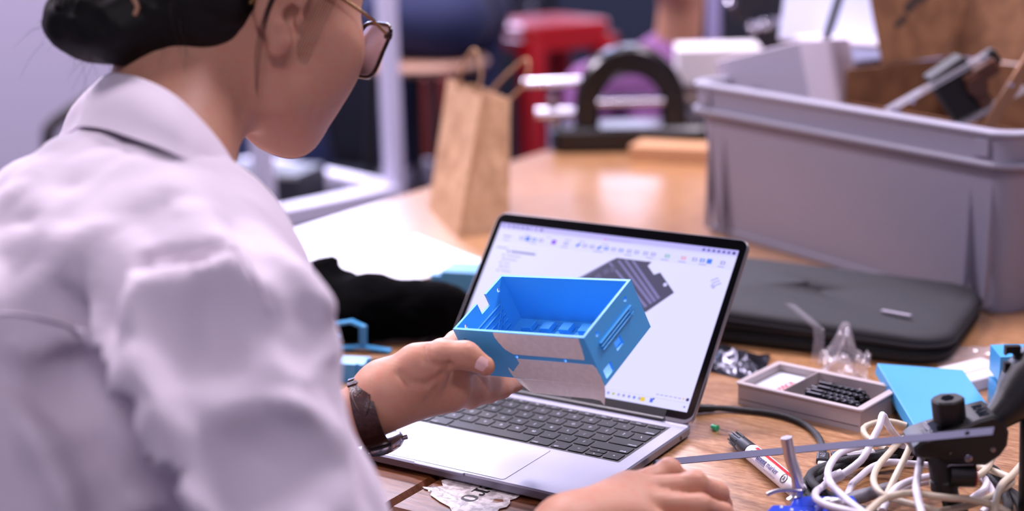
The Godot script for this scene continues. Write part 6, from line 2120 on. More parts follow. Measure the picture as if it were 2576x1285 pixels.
func build_hex_keys() -> void:
	var blue := mat(Color(0.02, 0.22, 0.72), 0.3)
	var t := thing("hex_key_holder", "royal blue plastic hex key holder with white numbers", "tool holder", Vector3(0.3260, 0.0, 0.0540), yaw_b(24))
	part("near_half", MB.new().prism(PackedVector2Array([Vector2(-0.03, 0.026), Vector2(-0.022, 0.004), Vector2(0.020, 0.004), Vector2(0.032, 0.026)]), 0.004, 0.026, 0.002), blue, t)
	part("far_half", MB.new().prism(PackedVector2Array([Vector2(-0.008, 0.002), Vector2(-0.004, -0.020), Vector2(0.046, -0.026), Vector2(0.050, -0.006), Vector2(0.022, 0.002)]), 0.002, 0.024, 0.002), blue, t)
	var wm := mat(Color(0.85, 0.88, 0.95), 0.5)
	var k := 0
	for q in [["2", -0.014, 0.009], ["3", -0.006, 0.014], ["2.5", 0.004, 0.019], ["6", 0.014, 0.006], ["5", 0.026, -0.010], ["8", -0.018, 0.018]]:
		part("number", text(q[0], 0.0058, 0.0002, "Droid Sans", true), wm, t, Transform3D(Basis(Vector3.RIGHT, Vector3(0, 0, -1), Vector3.UP), Vector3(q[1], 0.0262 if k < 4 else 0.0242, q[2])))
		k += 1
	# upright large key and flat lying small key
	hexkey("thick chrome hex key standing upright in the blue holder", curve([Vector3(0.3065, 0.0735, 0.0355), Vector3(0.3100, 0.056, 0.0345), Vector3(0.3155, 0.040, 0.034), Vector3(0.3170, 0.030, 0.034), Vector3(0.3160, 0.022, 0.036), Vector3(0.313, 0.0185, 0.043)], 0.003), 0.0053)
	hexkey("thin chrome hex key lying flat on the blue holder", curve([Vector3(0.2985, 0.0285, 0.056), Vector3(0.305, 0.0305, 0.048), Vector3(0.318, 0.0300, 0.038), Vector3(0.3215, 0.0290, 0.0375)], 0.003), 0.0018)
	hexkey("curved chrome hex key end rising from the blue holder below the cables", curve([Vector3(0.345, 0.020, 0.060), Vector3(0.350, 0.034, 0.062), Vector3(0.360, 0.036, 0.058), Vector3(0.366, 0.028, 0.052)], 0.003), 0.0035)

func hexkey(label: String, c: PackedVector3Array, r: float) -> void:
	solo("hex_key", MB.new().tube(c, r, 6), mat(Color(0.80, 0.78, 0.80), 0.28, 0.85), label, "hex key", Transform3D.IDENTITY, "hex keys in the blue holder")

func build_sticker() -> void:
	# torn label stuck on the bench edge planks, with the last letters of a word
	var p := PackedVector2Array([Vector2(0.0035, 0.1075), Vector2(0.006, 0.100), Vector2(0.084, 0.098), Vector2(0.0845, 0.108), Vector2(0.082, 0.114), Vector2(0.0860, 0.120), Vector2(0.0875, 0.128), Vector2(0.084, 0.134), Vector2(0.0865, 0.142), Vector2(0.082, 0.150), Vector2(0.084, 0.158), Vector2(0.066, 0.164), Vector2(0.052, 0.160), Vector2(0.044, 0.152), Vector2(0.030, 0.147), Vector2(0.014, 0.139), Vector2(0.010, 0.131), Vector2(0.001, 0.1300), Vector2(-0.003, 0.1275), Vector2(0.006, 0.124), Vector2(0.012, 0.117)])
	var paper := mat(Color(0.84, 0.81, 0.80), 0.5)
	paper.albedo_texture = noise_tex(0.03, 121, ramp([Color(0.78, 0.76, 0.76), Color(1, 1, 1)], [0.3, 0.6]), 256)
	tri_map(paper, Vector3(12, 12, 12))
	var t := thing("torn_label", "torn whitish paper label with black letters stuck to the bench edge", "label", Vector3.ZERO)
	part("sheet", MB.new().prism(p, 0.0, 0.00035), paper, t)
	part("lettering", text("ero", 0.0265, 0.0002, "Droid Serif", true), mat(Color(0.02, 0.02, 0.025), 0.6), t, Transform3D(Basis(Vector3(0, 0, 1), Vector3(1, 0, 0), Vector3.UP), Vector3(0.0505, 0.00045, 0.1135)))
	# strip of peeling clear tape over it and a spot of bare wood
	part("peeling_tape", crumple(Vector3(0.004, 0.0005, 0.1205), Vector3(0.046, 0, 0.016), Vector3(0.004, 0, 0.014), 0.0016, 23), M.clear, t)
	part("bare_spot", MB.new().prism(PackedVector2Array([Vector2(0.069, 0.119), Vector2(0.076, 0.116), Vector2(0.079, 0.120), Vector2(0.076, 0.125), Vector2(0.071, 0.126)]), 0.0003, 0.00042), mat(Color(0.47, 0.29, 0.15), 0.4), t)

# where the loose cables run on the bench
const CABLES := {
	"white_a": [Vector3(0.3310, 0.0080, -0.1731), Vector3(0.3339, 0.0220, -0.1492), Vector3(0.3409, 0.0450, -0.1113), Vector3(0.3411, 0.0560, -0.0995), Vector3(0.3433, 0.0500, -0.0858), Vector3(0.3422, 0.0420, -0.0723), Vector3(0.3427, 0.0360, -0.0587), Vector3(0.3406, 0.0300, -0.0493), Vector3(0.3324, 0.0220, -0.0402), Vector3(0.3238, 0.0160, -0.0347), Vector3(0.3182, 0.0140, -0.0279)],
	"white_b": [Vector3(0.3562, 0.0060, -0.1353), Vector3(0.3515, 0.0180, -0.1270), Vector3(0.3463, 0.0240, -0.1212), Vector3(0.3384, 0.0260, -0.1087), Vector3(0.3263, 0.0260, -0.0942), Vector3(0.3166, 0.0260, -0.0745), Vector3(0.3157, 0.0270, -0.0548), Vector3(0.3204, 0.0280, -0.0270), Vector3(0.3289, 0.0300, -0.0027), Vector3(0.3408, 0.0320, 0.0189), Vector3(0.3564, 0.0340, 0.0386), Vector3(0.3738, 0.0360, 0.0581), Vector3(0.3900, 0.0360, 0.0714)],
	"white_c": [Vector3(0.3195, 0.0140, -0.0245), Vector3(0.3251, 0.0200, -0.0012), Vector3(0.3312, 0.0280, 0.0269), Vector3(0.3388, 0.0340, 0.0512), Vector3(0.3490, 0.0380, 0.0683), Vector3(0.3616, 0.0400, 0.0783), Vector3(0.3747, 0.0420, 0.0842), Vector3(0.3885, 0.0420, 0.0853), Vector3(0.4119, 0.0350, 0.0696)],
	"white_d": [Vector3(0.3676, 0.0400, -0.0978), Vector3(0.3941, 0.0660, -0.0422), Vector3(0.4082, 0.0750, -0.0198), Vector3(0.4125, 0.0740, -0.0149), Vector3(0.4095, 0.0680, -0.0115), Vector3(0.4070, 0.0600, -0.0071), Vector3(0.4094, 0.0520, 0.0081), Vector3(0.4149, 0.0470, 0.0281), Vector3(0.4221, 0.0440, 0.0434), Vector3(0.4318, 0.0420, 0.0636)],
	"white_h": [Vector3(0.3407, 0.0080, -0.0168), Vector3(0.3357, 0.0090, -0.0412), Vector3(0.3364, 0.0100, -0.0583), Vector3(0.3394, 0.0120, -0.0828), Vector3(0.3503, 0.0140, -0.0960), Vector3(0.3693, 0.0160, -0.0965), Vector3(0.3847, 0.0160, -0.1008), Vector3(0.4094, 0.0120, -0.1152)],
	"white_m": [Vector3(0.3755, 0.0100, -0.0192), Vector3(0.3795, 0.0140, -0.0370), Vector3(0.3876, 0.0160, -0.0529), Vector3(0.3965, 0.0160, -0.0649), Vector3(0.4042, 0.0140, -0.0767), Vector3(0.4210, 0.0120, -0.0885), Vector3(0.4321, 0.0140, -0.0973), Vector3(0.4466, 0.0160, -0.0738), Vector3(0.4538, 0.0140, -0.0524), Vector3(0.4506, 0.0100, -0.0349)],
	"white_n": [Vector3(0.3860, 0.0200, 0.0228), Vector3(0.3844, 0.0260, -0.0120), Vector3(0.3917, 0.0260, -0.0396), Vector3(0.4031, 0.0220, -0.0671), Vector3(0.4236, 0.0200, -0.0902), Vector3(0.4399, 0.0220, -0.0785), Vector3(0.4447, 0.0220, -0.0643), Vector3(0.4443, 0.0200, -0.0559), Vector3(0.4374, 0.0140, -0.0508)],
	"beige_e": [Vector3(0.3661, 0.0360, -0.1134), Vector3(0.3713, 0.0400, -0.0932), Vector3(0.3757, 0.0360, -0.0620), Vector3(0.3768, 0.0300, -0.0393), Vector3(0.3771, 0.0240, -0.0231), Vector3(0.3770, 0.0180, -0.0102), Vector3(0.3801, 0.0140, 0.0151)],
	"beige_f": [Vector3(0.3494, 0.0200, -0.1649), Vector3(0.3547, 0.0300, -0.1070), Vector3(0.3575, 0.0320, -0.0709), Vector3(0.3591, 0.0320, -0.0434), Vector3(0.3617, 0.0300, -0.0239), Vector3(0.3670, 0.0280, -0.0095), Vector3(0.3774, 0.0270, 0.0042), Vector3(0.3865, 0.0260, 0.0078), Vector3(0.3985, 0.0260, 0.0105), Vector3(0.4170, 0.0280, 0.0165), Vector3(0.4331, 0.0280, 0.0219)],
	"beige_g": [Vector3(0.3917, 0.0400, 0.0852), Vector3(0.3920, 0.0400, 0.0693), Vector3(0.3934, 0.0400, 0.0461), Vector3(0.3992, 0.0400, 0.0318), Vector3(0.4086, 0.0400, 0.0219), Vector3(0.4245, 0.0420, 0.0240), Vector3(0.4379, 0.0400, 0.0166), Vector3(0.4486, 0.0340, -0.0017), Vector3(0.4634, 0.0240, -0.0219), Vector3(0.4760, 0.0200, -0.0230)],
	"beige_j": [Vector3(0.4083, 0.0300, -0.0290), Vector3(0.4218, 0.0300, -0.0394), Vector3(0.4299, 0.0300, -0.0498), Vector3(0.4364, 0.0280, -0.0689), Vector3(0.4369, 0.0260, -0.0941), Vector3(0.4313, 0.0220, -0.1297), Vector3(0.4241, 0.0180, -0.1603)],
	"beige_k": [Vector3(0.4563, 0.0200, -0.1396), Vector3(0.4623, 0.0300, -0.0817), Vector3(0.4630, 0.0340, -0.0465), Vector3(0.4660, 0.0340, -0.0198), Vector3(0.4685, 0.0300, -0.0062), Vector3(0.4694, 0.0200, -0.0014)],
	"beige_n": [Vector3(0.3277, 0.0080, -0.2075), Vector3(0.3137, 0.0120, -0.2000), Vector3(0.3032, 0.0140, -0.1820), Vector3(0.2987, 0.0120, -0.1697), Vector3(0.3055, 0.0100, -0.1578), Vector3(0.3143, 0.0080, -0.1521), Vector3(0.3324, 0.0080, -0.1389)],
	"beige_q": [Vector3(0.4221, 0.0220, 0.0124), Vector3(0.4419, 0.0240, -0.0071), Vector3(0.4551, 0.0260, -0.0277), Vector3(0.4622, 0.0260, -0.0602), Vector3(0.4606, 0.0240, -0.0844), Vector3(0.4400, 0.0200, -0.1044), Vector3(0.4135, 0.0140, -0.1246)],
	"black_wire": [Vector3(-0.2468, 0.0030, -0.1481), Vector3(-0.2506, 0.0030, -0.1347), Vector3(-0.2619, 0.0030, -0.1238), Vector3(-0.2849, 0.0030, -0.1278), Vector3(-0.3057, 0.0030, -0.1249)],
	"black_wire2": [Vector3(-0.2456, 0.0030, -0.1652), Vector3(-0.2546, 0.0030, -0.1472), Vector3(-0.2688, 0.0030, -0.1363), Vector3(-0.2873, 0.0030, -0.1380)],
	"blackcord2": [Vector3(-0.3553, 0.0040, -0.4292), Vector3(-0.3229, 0.0040, -0.3962), Vector3(-0.2995, 0.0040, -0.3729)],
	"pouch_cord": [Vector3(-0.2360, 0.0200, -0.2388), Vector3(-0.2470, 0.0100, -0.2376), Vector3(-0.2512, 0.0040, -0.2270), Vector3(-0.2550, 0.0030, -0.2163)],
	"usbc": [Vector3(0.1274, 0.0055, -0.1612), Vector3(0.1425, 0.0045, -0.1739), Vector3(0.1602, 0.0035, -0.1827), Vector3(0.2005, 0.0035, -0.1888), Vector3(0.2320, 0.0035, -0.1790), Vector3(0.2559, 0.0035, -0.1573), Vector3(0.2726, 0.0040, -0.1316), Vector3(0.2842, 0.0045, -0.1055)],
}

# ------------------------------------------------------------------ contents of the tote and everything beyond the bench
func build_background() -> void:
	build_tote_contents()
	build_bench_vise()
	build_rear_bench()
	build_stools()
	build_trolley()
	build_far_people()
	build_cabinets()

func tote_xf(x: float, y: float, z: float, b := Basis.IDENTITY) -> Transform3D:
	return Transform3D(Basis(Vector3.UP, deg_to_rad(-26.2)), Vector3(0.123, 0.0, -0.933)) * Transform3D(b, Vector3(x, y, z))

func build_tote_contents() -> void:
	var card := mat(Color(0.50, 0.34, 0.22), 0.9)
	card.albedo_texture = noise_tex(0.02, 131, ramp([Color(0.86, 0.84, 0.82), Color(1, 1, 1)], [0.3, 0.7]), 256)
	tri_map(card, Vector3(4, 4, 4))
	# open cardboard box inside the tote
	var x0 := tote_xf(0.055, 0.010, -0.07)
	var t := thing("cardboard_box", "open brown cardboard box with a raised flap inside the grey tote", "box", x0.origin, x0.basis)
	part("base_panel", MB.new().box(Vector3(0, 0.002, 0), Vector3(0.43, 0.004, 0.20)), card, t)
	part("front_panel", MB.new().box(Vector3(0, 0.092, 0.10), Vector3(0.43, 0.180, 0.004)), card, t)
	part("rear_panel", MB.new().box(Vector3(0, 0.117, -0.10), Vector3(0.43, 0.230, 0.004)), card, t)
	part("side_panel", MB.new().box(Vector3(-0.213, 0.115, 0), Vector3(0.004, 0.230, 0.20)), card, t)
	part("side_panel", MB.new().box(Vector3(0.213, 0.100, 0), Vector3(0.004, 0.200, 0.20)), card, t)
	var fb := Basis(Vector3(0, 0, 1), 0.30)
	var flap := part("flap", MB.new().box(Vector3(0, 0.11, 0), Vector3(0.004, 0.22, 0.20)), card, t, Transform3D(fb, Vector3(-0.213, 0.232, -0.07)))
	part("flap", MB.new().box(Vector3(0, 0.11, 0), Vector3(0.40, 0.22, 0.004)), card, t, Transform3D(Basis(Vector3.RIGHT, -0.28), Vector3(0.0, 0.234, -0.103)))
	for q in [[0.06, 0.15, 0.03, 0.012], [0.03, 0.13, 0.016, 0.02], [-0.02, 0.10, 0.05, 0.010], [0.02, 0.085, 0.04, 0.014], [0.05, 0.06, 0.03, 0.01]]:
		part("print_mark", MB.new().box(Vector3(0.0023, q[1], q[0]), Vector3(0.0006, q[3], q[2]), 0.0, Basis(Vector3.RIGHT, 0.5)), mat(Color(0.20, 0.14, 0.12), 0.9), flap)
	# long white box slipped in at the left
	var ex := Vector3(-0.137, -0.040, 0.063).normalized()
	var ez := Vector3(-0.096, -0.020, -0.178)
	ez = (ez - ex * ez.dot(ex)).normalized()
	var ey := ez.cross(ex).normalized()
	if ey.y < 0:
		ey = -ey
	var wx := tote_xf(-0.198, 0.283, 0.087, Basis(ex, ey, ex.cross(ey)))
	var wb := thing("white_carton", "plain white carton tilted inside the left end of the grey tote", "box", wx.origin, wx.basis)
	var zs := signf(ez.dot(ex.cross(ey)))
	part("carton", MB.new().box(Vector3(0.070, -0.055, zs * 0.09), Vector3(0.140, 0.110, 0.18), 0.0015), mat(Color(0.76, 0.73, 0.79), 0.7), wb)
	part("label_print", MB.new().prism(circle2(0.026, 20, Vector2(0.085, 0.075)), -0.0002, 0.0002, 0.0, Transform3D(Basis(Vector3.RIGHT, Vector3(0, 0, -zs), Vector3(0, -1, 0) * 1.0), Vector3.ZERO)), mat(Color(0.66, 0.63, 0.70), 0.7), wb)
	# white foam pack behind it
	var fx := tote_xf(-0.37, 0.243, -0.155, Basis(Vector3.UP, 0.15) * Basis(Vector3.RIGHT, -0.2))
	var fp := thing("foam_pack", "bluish white foam packing sheet standing at the back corner of the tote", "packing", fx.origin, fx.basis)
	part("sheet", MB.new().box(Vector3(0.0, 0.11, -0.02), Vector3(0.30, 0.22, 0.012), 0.004), mat(Color(0.80, 0.83, 0.93), 0.6), fp)
	part("folded_edge", MB.new().box(Vector3(0.06, 0.006, 0.015), Vector3(0.24, 0.012, 0.07), 0.004, Basis(Vector3.RIGHT, 0.15)), mat(Color(0.80, 0.78, 0.84), 0.6), fp)
	var a0 := Vector3(-0.245, 0.235, -1.30)
	var rod := MB.new().tube(PackedVector3Array([Vector3(-0.147, 0.235, -1.165), Vector3(-0.118, 0.40, -1.225)]), 0.007, 10)
	solo("black_rod", rod, M.black_plastic, "slim black rod sticking up in front of the foam packing sheet", "rod")
	# wooden gadget with a clear bar
	var gb := Basis(Vector3(0.841, 0, -0.541), Vector3.UP, Vector3(0.541, 0, 0.841)).orthonormalized()
	var go := Vector3(0.1980, 0.2510, -0.8054)
	var g := thing("wooden_gadget", "dark wooden gadget with a clear acrylic bar propped in the tote", "gadget", go, gb)
	var wood := mat(Color(0.34, 0.19, 0.11), 0.5)
	var tl := Basis(Vector3(0, 0, 1), 0.60)
	part("frame", MB.new().box(Vector3(-0.012, -0.006, -0.01), Vector3(0.052, 0.075, 0.04), 0.002, tl), mat(Color(0.06, 0.035, 0.026), 0.6), g)
	part("block", MB.new().box(Vector3(0.010, 0.016, 0.014), Vector3(0.046, 0.020, 0.014), 0.002, tl), wood, g)
	part("block", MB.new().box(Vector3(0.016, -0.020, 0.012), Vector3(0.014, 0.050, 0.014), 0.002, tl), wood, g)
	part("wheel", MB.new().tube(PackedVector3Array([tl * Vector3(0.004, 0.000, 0.012), tl * Vector3(0.004, 0.0, 0.026)]), 0.013, 18), wood, g)
	part("black_cap", MB.new().box(Vector3(0.024, 0.034, 0.0), Vector3(0.020, 0.022, 0.02), 0.003, tl), M.black_plastic, g)
	part("clear_bar", MB.new().box(Vector3(-0.047, 0.006, 0.012), Vector3(0.143, 0.006, 0.020), 0.001, Basis(Vector3(0, 0, 1), 0.505)), M.clear, g)
	part("clear_bar", MB.new().box(Vector3(0.022, -0.026, 0.02), Vector3(0.10, 0.006, 0.02), 0.001, Basis(Vector3(0, 0, 1), 0.505)), M.clear, g)
	for q in [Vector3(-0.095, -0.029, 0.022), Vector3(-0.102, -0.026, 0.022), Vector3(-0.078, -0.016, 0.022), Vector3(0.043, 0.004, 0.03)]:
		part("screw", MB.new().lathe([Vector2(0, -0.003), Vector2(0.0035, -0.002), Vector2(0.0042, 0), Vector2(0.0035, 0.002), Vector2(0, 0.003)], 12, Transform3D(Basis.IDENTITY, q)), mat(Color(0.9, 0.9, 0.95), 0.08, 1.0), g)
	solo("wooden_stick", MB.new().box(Vector3(0.050, 0.008, 0.028), Vector3(0.20, 0.016, 0.008), 0.001, Basis(Vector3(0, 0, 1), 1.05)), mat(Color(0.62, 0.44, 0.30), 0.6), "flat pale wooden stick leaning out of the right end of the tote", "stick", Transform3D(gb, go))

func build_bench_vise() -> void:
	var iron := mat(Color(0.03, 0.028, 0.036), 0.24)
	var chrome := mat(Color(0.80, 0.80, 0.86), 0.14, 1.0)
	var bs := Basis(Vector3(0.86, 0, -0.51), Vector3.UP, Vector3(0.51, 0, 0.86)).orthonormalized()
	var t := thing("bench_vise", "black cast iron vise with chrome bars on the far corner of the bench", "vise", Vector3(-0.655, 0.0, -1.46), bs.scaled_local(Vector3(1.18, 1.18, 1.18)))
	# arch: half ring pushed through
	var p := PackedVector2Array()
	for k in 17:
		var a := PI * k / 16
		p.append(Vector2(cos(a) * 0.092, -0.060 - sin(a) * 0.098))
	p.append(Vector2(-0.092, -0.02))
	p.append(Vector2(-0.052, -0.02))
	for k in 17:
		var a := PI - PI * k / 16
		p.append(Vector2(cos(a) * 0.050, -0.062 - sin(a) * 0.050))
	p.append(Vector2(0.052, -0.02))
	p.append(Vector2(0.092, -0.02))
	part("arch", MB.new().prism(p, -0.03, 0.03, 0.006, Transform3D(Basis(Vector3.RIGHT, Vector3(0, 0, 1), Vector3(0, -1, 0)), Vector3(0, 0.012, 0))), iron, t)
	part("base", MB.new().prism(rect2(0.26, 0.10, 0.02, 5), 0.0, 0.04, 0.006), iron, t)
	part("screw_bar", MB.new().tube(PackedVector3Array([Vector3(-0.07, 0.080, 0.02), Vector3(0.06, 0.080, 0.02)]), 0.009, 14), chrome, t)
	part("handle_bar", MB.new().tube(PackedVector3Array([Vector3(-0.175, 0.110, 0.0), Vector3(-0.08, 0.112, 0.0)]), 0.008, 14), chrome, t)
	part("lower_bar", MB.new().tube(PackedVector3Array([Vector3(-0.155, 0.062, 0.01), Vector3(-0.09, 0.062, 0.01)]), 0.010, 14), chrome, t)
	part("support", MB.new().tube(PackedVector3Array([Vector3(-0.125, 0.0, 0.0), Vector3(-0.125, 0.055, 0.0)]), 0.012, 12), chrome, t)
	part("ball_end", MB.new().lathe([Vector2(0, -0.008), Vector2(0.006, -0.006), Vector2(0.008, 0), Vector2(0.006, 0.006), Vector2(0, 0.008)], 14, Transform3D(Basis.IDENTITY, Vector3(-0.128, 0.084, 0.012))), chrome, t)
	solo("wood_offcut", MB.new().box(Vector3(0, 0.015, 0), Vector3(0.16, 0.03, 0.07), 0.002), mat(Color(0.74, 0.56, 0.40), 0.6), "light wood offcut lying beside the black vise", "wood", Transform3D(yaw_b(10), Vector3(-0.515, 0.0, -1.38)))

func build_rear_bench() -> void:
	var t := thing("rear_bench", "pale second workbench standing behind the main bench", "table", Vector3(0.42, FLOOR_Y, -2.06))
	var y := -FLOOR_Y + 0.10
	part("top", MB.new().box(Vector3(0, y - 0.02, 0), Vector3(2.2, 0.04, 0.8), 0.003), mat(Color(0.70, 0.62, 0.58), 0.5), t)
	for q in [Vector2(-1.04, 0.34), Vector2(1.04, 0.34), Vector2(-1.04, -0.34), Vector2(1.04, -0.34)]:
		part("leg", MB.new().box(Vector3(q.x, (y - 0.04) / 2, q.y), Vector3(0.06, y - 0.04, 0.06), 0.003), M.frame, t)
	var b := Basis(Vector3.UP, deg_to_rad(30))
	solo("foam_block", MB.new().box(Vector3(0, 0.038, 0), Vector3(0.17, 0.075, 0.12), 0.004), mat(Color(0.84, 0.82, 0.84), 0.8), "white foam block on the pale bench beyond the vise", "block", Transform3D(b, Vector3(-0.590, 0.10, -1.715)))
	# black gear with shiny controls
	var g := thing("black_instrument", "black instrument with shiny knobs on the pale bench", "instrument", Vector3(-0.570, 0.10, -1.96), b)
	part("lower_case", MB.new().box(Vector3(0.06, 0.05, 0.03), Vector3(0.20, 0.10, 0.12), 0.006), M.black_plastic, g)
	part("upper_case", MB.new().box(Vector3(0.0, 0.16, -0.02), Vector3(0.17, 0.12, 0.12), 0.006), mat(Color(0.05, 0.055, 0.08), 0.4), g)
	part("tray", MB.new().box(Vector3(0.05, 0.105, 0.06), Vector3(0.14, 0.012, 0.06), 0.002), mat(Color(0.55, 0.54, 0.62), 0.3, 0.6), g)
	var ch := mat(Color(0.92, 0.93, 1.0), 0.10, 1.0)
	for q in [Vector3(-0.10, 0.15, 0.05), Vector3(-0.03, 0.105, 0.09), Vector3(-0.055, 0.10, 0.09), Vector3(0.10, 0.155, 0.06), Vector3(0.125, 0.15, 0.06), Vector3(0.085, 0.20, 0.05)]:
		part("knob", MB.new().lathe([Vector2(0, -0.012), Vector2(0.009, -0.009), Vector2(0.013, 0), Vector2(0.009, 0.009), Vector2(0, 0.012)], 14, Transform3D(Basis.IDENTITY, q)), ch, g)
	part("support_arm", MB.new().box(Vector3(-0.13, 0.12, -0.02), Vector3(0.03, 0.24, 0.03), 0.003), mat(Color(0.55, 0.52, 0.68), 0.4), g)
	solo("clear_tray", MB.new().box(Vector3(0, 0.14, 0), Vector3(0.30, 0.28, 0.02), 0.004), mat(Color(0.70, 0.76, 0.92), 0.5), "pale blue plastic board standing on the pale bench behind the tote", "board", Transform3D(Basis(Vector3.UP, deg_to_rad(25)), Vector3(-0.235, 0.10, -1.80)))

func build_stools() -> void:
	var red := mat(Color(0.62, 0.012, 0.045), 0.28)
	red.clearcoat_enabled = true
	red.clearcoat = 0.6
	red.clearcoat_roughness = 0.1
	var y := 0.10
	var h := y - FLOOR_Y
	var t := thing("red_stool", "glossy red metal stool with square seat and splayed legs", "stool", Vector3(-1.64, FLOOR_Y, -2.74), yaw_b(66))
	part("seat", MB.new().prism(rect2(0.30, 0.30, 0.05, 6), h - 0.04, h, 0.008), red, t)
	part("skirt", MB.new().prism(rect2(0.31, 0.31, 0.05, 6), h - 0.075, h - 0.038, 0.003), red, t)
	part("hand_hole", MB.new().prism(rect2(0.06, 0.02, 0.009, 4), h + 0.0001, h + 0.0006), M.black, t)
	for q in [[-1, -1], [1, -1], [1, 1], [-1, 1]]:
		var a := Vector3(q[0] * 0.125, h - 0.05, q[1] * 0.125)
		var c := Vector3(q[0] * 0.20, 0, q[1] * 0.20)
		part("leg", MB.new().tube(PackedVector3Array([c, a]), [0.034, 0.056], 4, false, true, 1.0, Vector3(q[0], 0, 0).rotated(Vector3.UP, 0)), red, t)
	for k in 4:
		var f := Basis(Vector3.UP, k * PI / 2)
		part("brace", MB.new().box(f * Vector3(0, h * 0.38, 0.168), f.x.abs() * 0.30 + Vector3(0, 0.025, 0) + f.z.abs() * 0.01, 0.002), red, t)
	# round wooden seat carrying the person in jeans
	var s := thing("wooden_seat_stool", "tall stool with a round tan wooden seat under the person in jeans", "stool", Vector3(-1.655, FLOOR_Y, -2.15))
	var hs := 0.055 - FLOOR_Y
	part("seat", MB.new().lathe([Vector2(0, hs - 0.03), Vector2(0.165, hs - 0.03), Vector2(0.175, hs - 0.015), Vector2(0.165, hs), Vector2(0, hs)], 28), mat(Color(0.62, 0.46, 0.38), 0.5), s)
	for k in 4:
		var a := PI / 4 + k * PI / 2
		part("leg", MB.new().tube(PackedVector3Array([Vector3(cos(a) * 0.22, 0, sin(a) * 0.22), Vector3(cos(a) * 0.13, hs - 0.03, sin(a) * 0.13)]), 0.013, 8), M.black_plastic, s)
	part("foot_ring", MB.new().tube(PackedVector3Array(curve([Vector3(0.19, 0.3, 0), Vector3(0, 0.3, 0.19), Vector3(-0.19, 0.3, 0), Vector3(0, 0.3, -0.19)], 0.03, true)), 0.01, 8, true), M.steel, s)
	# brown chair back just beyond the person
	var b := thing("brown_armchair", "dark brown padded chair back beyond the person's collar", "chair", Vector3(-1.075, FLOOR_Y, -0.755), yaw_b(28))
	part("backrest", MB.new().box(Vector3(-0.02, 0.63, 0.02), Vector3(0.16, 0.30, 0.34), 0.03), mat(Color(0.085, 0.055, 0.05), 0.6), b)
	part("seat", MB.new().box(Vector3(-0.02, 0.46, 0.10), Vector3(0.20, 0.08, 0.40), 0.03), mat(Color(0.085, 0.055, 0.05), 0.6), b)
	for q in [[-0.08, -0.07], [0.08, -0.07], [-0.08, 0.27], [0.08, 0.27]]:
		part("leg", MB.new().tube(PackedVector3Array([Vector3(q[0], 0, q[1]), Vector3(q[0], 0.43, q[1])]), 0.014, 8), M.black_plastic, b)

func build_trolley() -> void:
	var wm := mat(Color(0.78, 0.77, 0.86), 0.35)
	var t := thing("white_trolley", "white steel frame trolley with a low shelf beyond the bench", "trolley", Vector3(-1.33, FLOOR_Y, -1.36))
	var y := -FLOOR_Y
	var P := [Vector3(0.035, 0, -0.17), Vector3(-0.045, 0, 0.17), Vector3(-0.56, 0, 0.03), Vector3(-0.48, 0, -0.30)]
	for q in P:
		part("post", MB.new().box(q + Vector3(0, (y + 0.42) / 2, 0), Vector3(0.036, y + 0.42, 0.036), 0.003), wm, t)
	for lv in [y - 0.165, 0.12]:
		for k in 4:
			var a: Vector3 = P[k]
			var c: Vector3 = P[(k + 1) % 4]
			var d: Vector3 = c - a
			part("rail", MB.new().box((a + c) / 2 + Vector3(0, lv, 0), Vector3(0.045, d.length(), 0.045), 0.003, look_basis(d)), wm, t)
		part("shelf", MB.new().prism(PackedVector2Array([Vector2(P[0].x, P[0].z), Vector2(P[1].x, P[1].z), Vector2(P[2].x, P[2].z), Vector2(P[3].x, P[3].z)]), lv - 0.028, lv - 0.02), mat(Color(0.20, 0.20, 0.25), 0.5), t)
	part("cross_bar", MB.new().box(Vector3(-0.28, y - 0.16, -0.06), Vector3(0.05, 0.02, 0.34), 0.003, yaw_b(14)), wm, t)
	# dark case on the shelf
	solo("dark_case", MB.new().box(Vector3(0, 0.035, 0), Vector3(0.26, 0.07, 0.15), 0.006), mat(Color(0.10, 0.10, 0.13), 0.5), "dark grey case on the shelf of the white trolley", "case", Transform3D(yaw_b(14), Vector3(-1.60, -0.182, -1.43)))

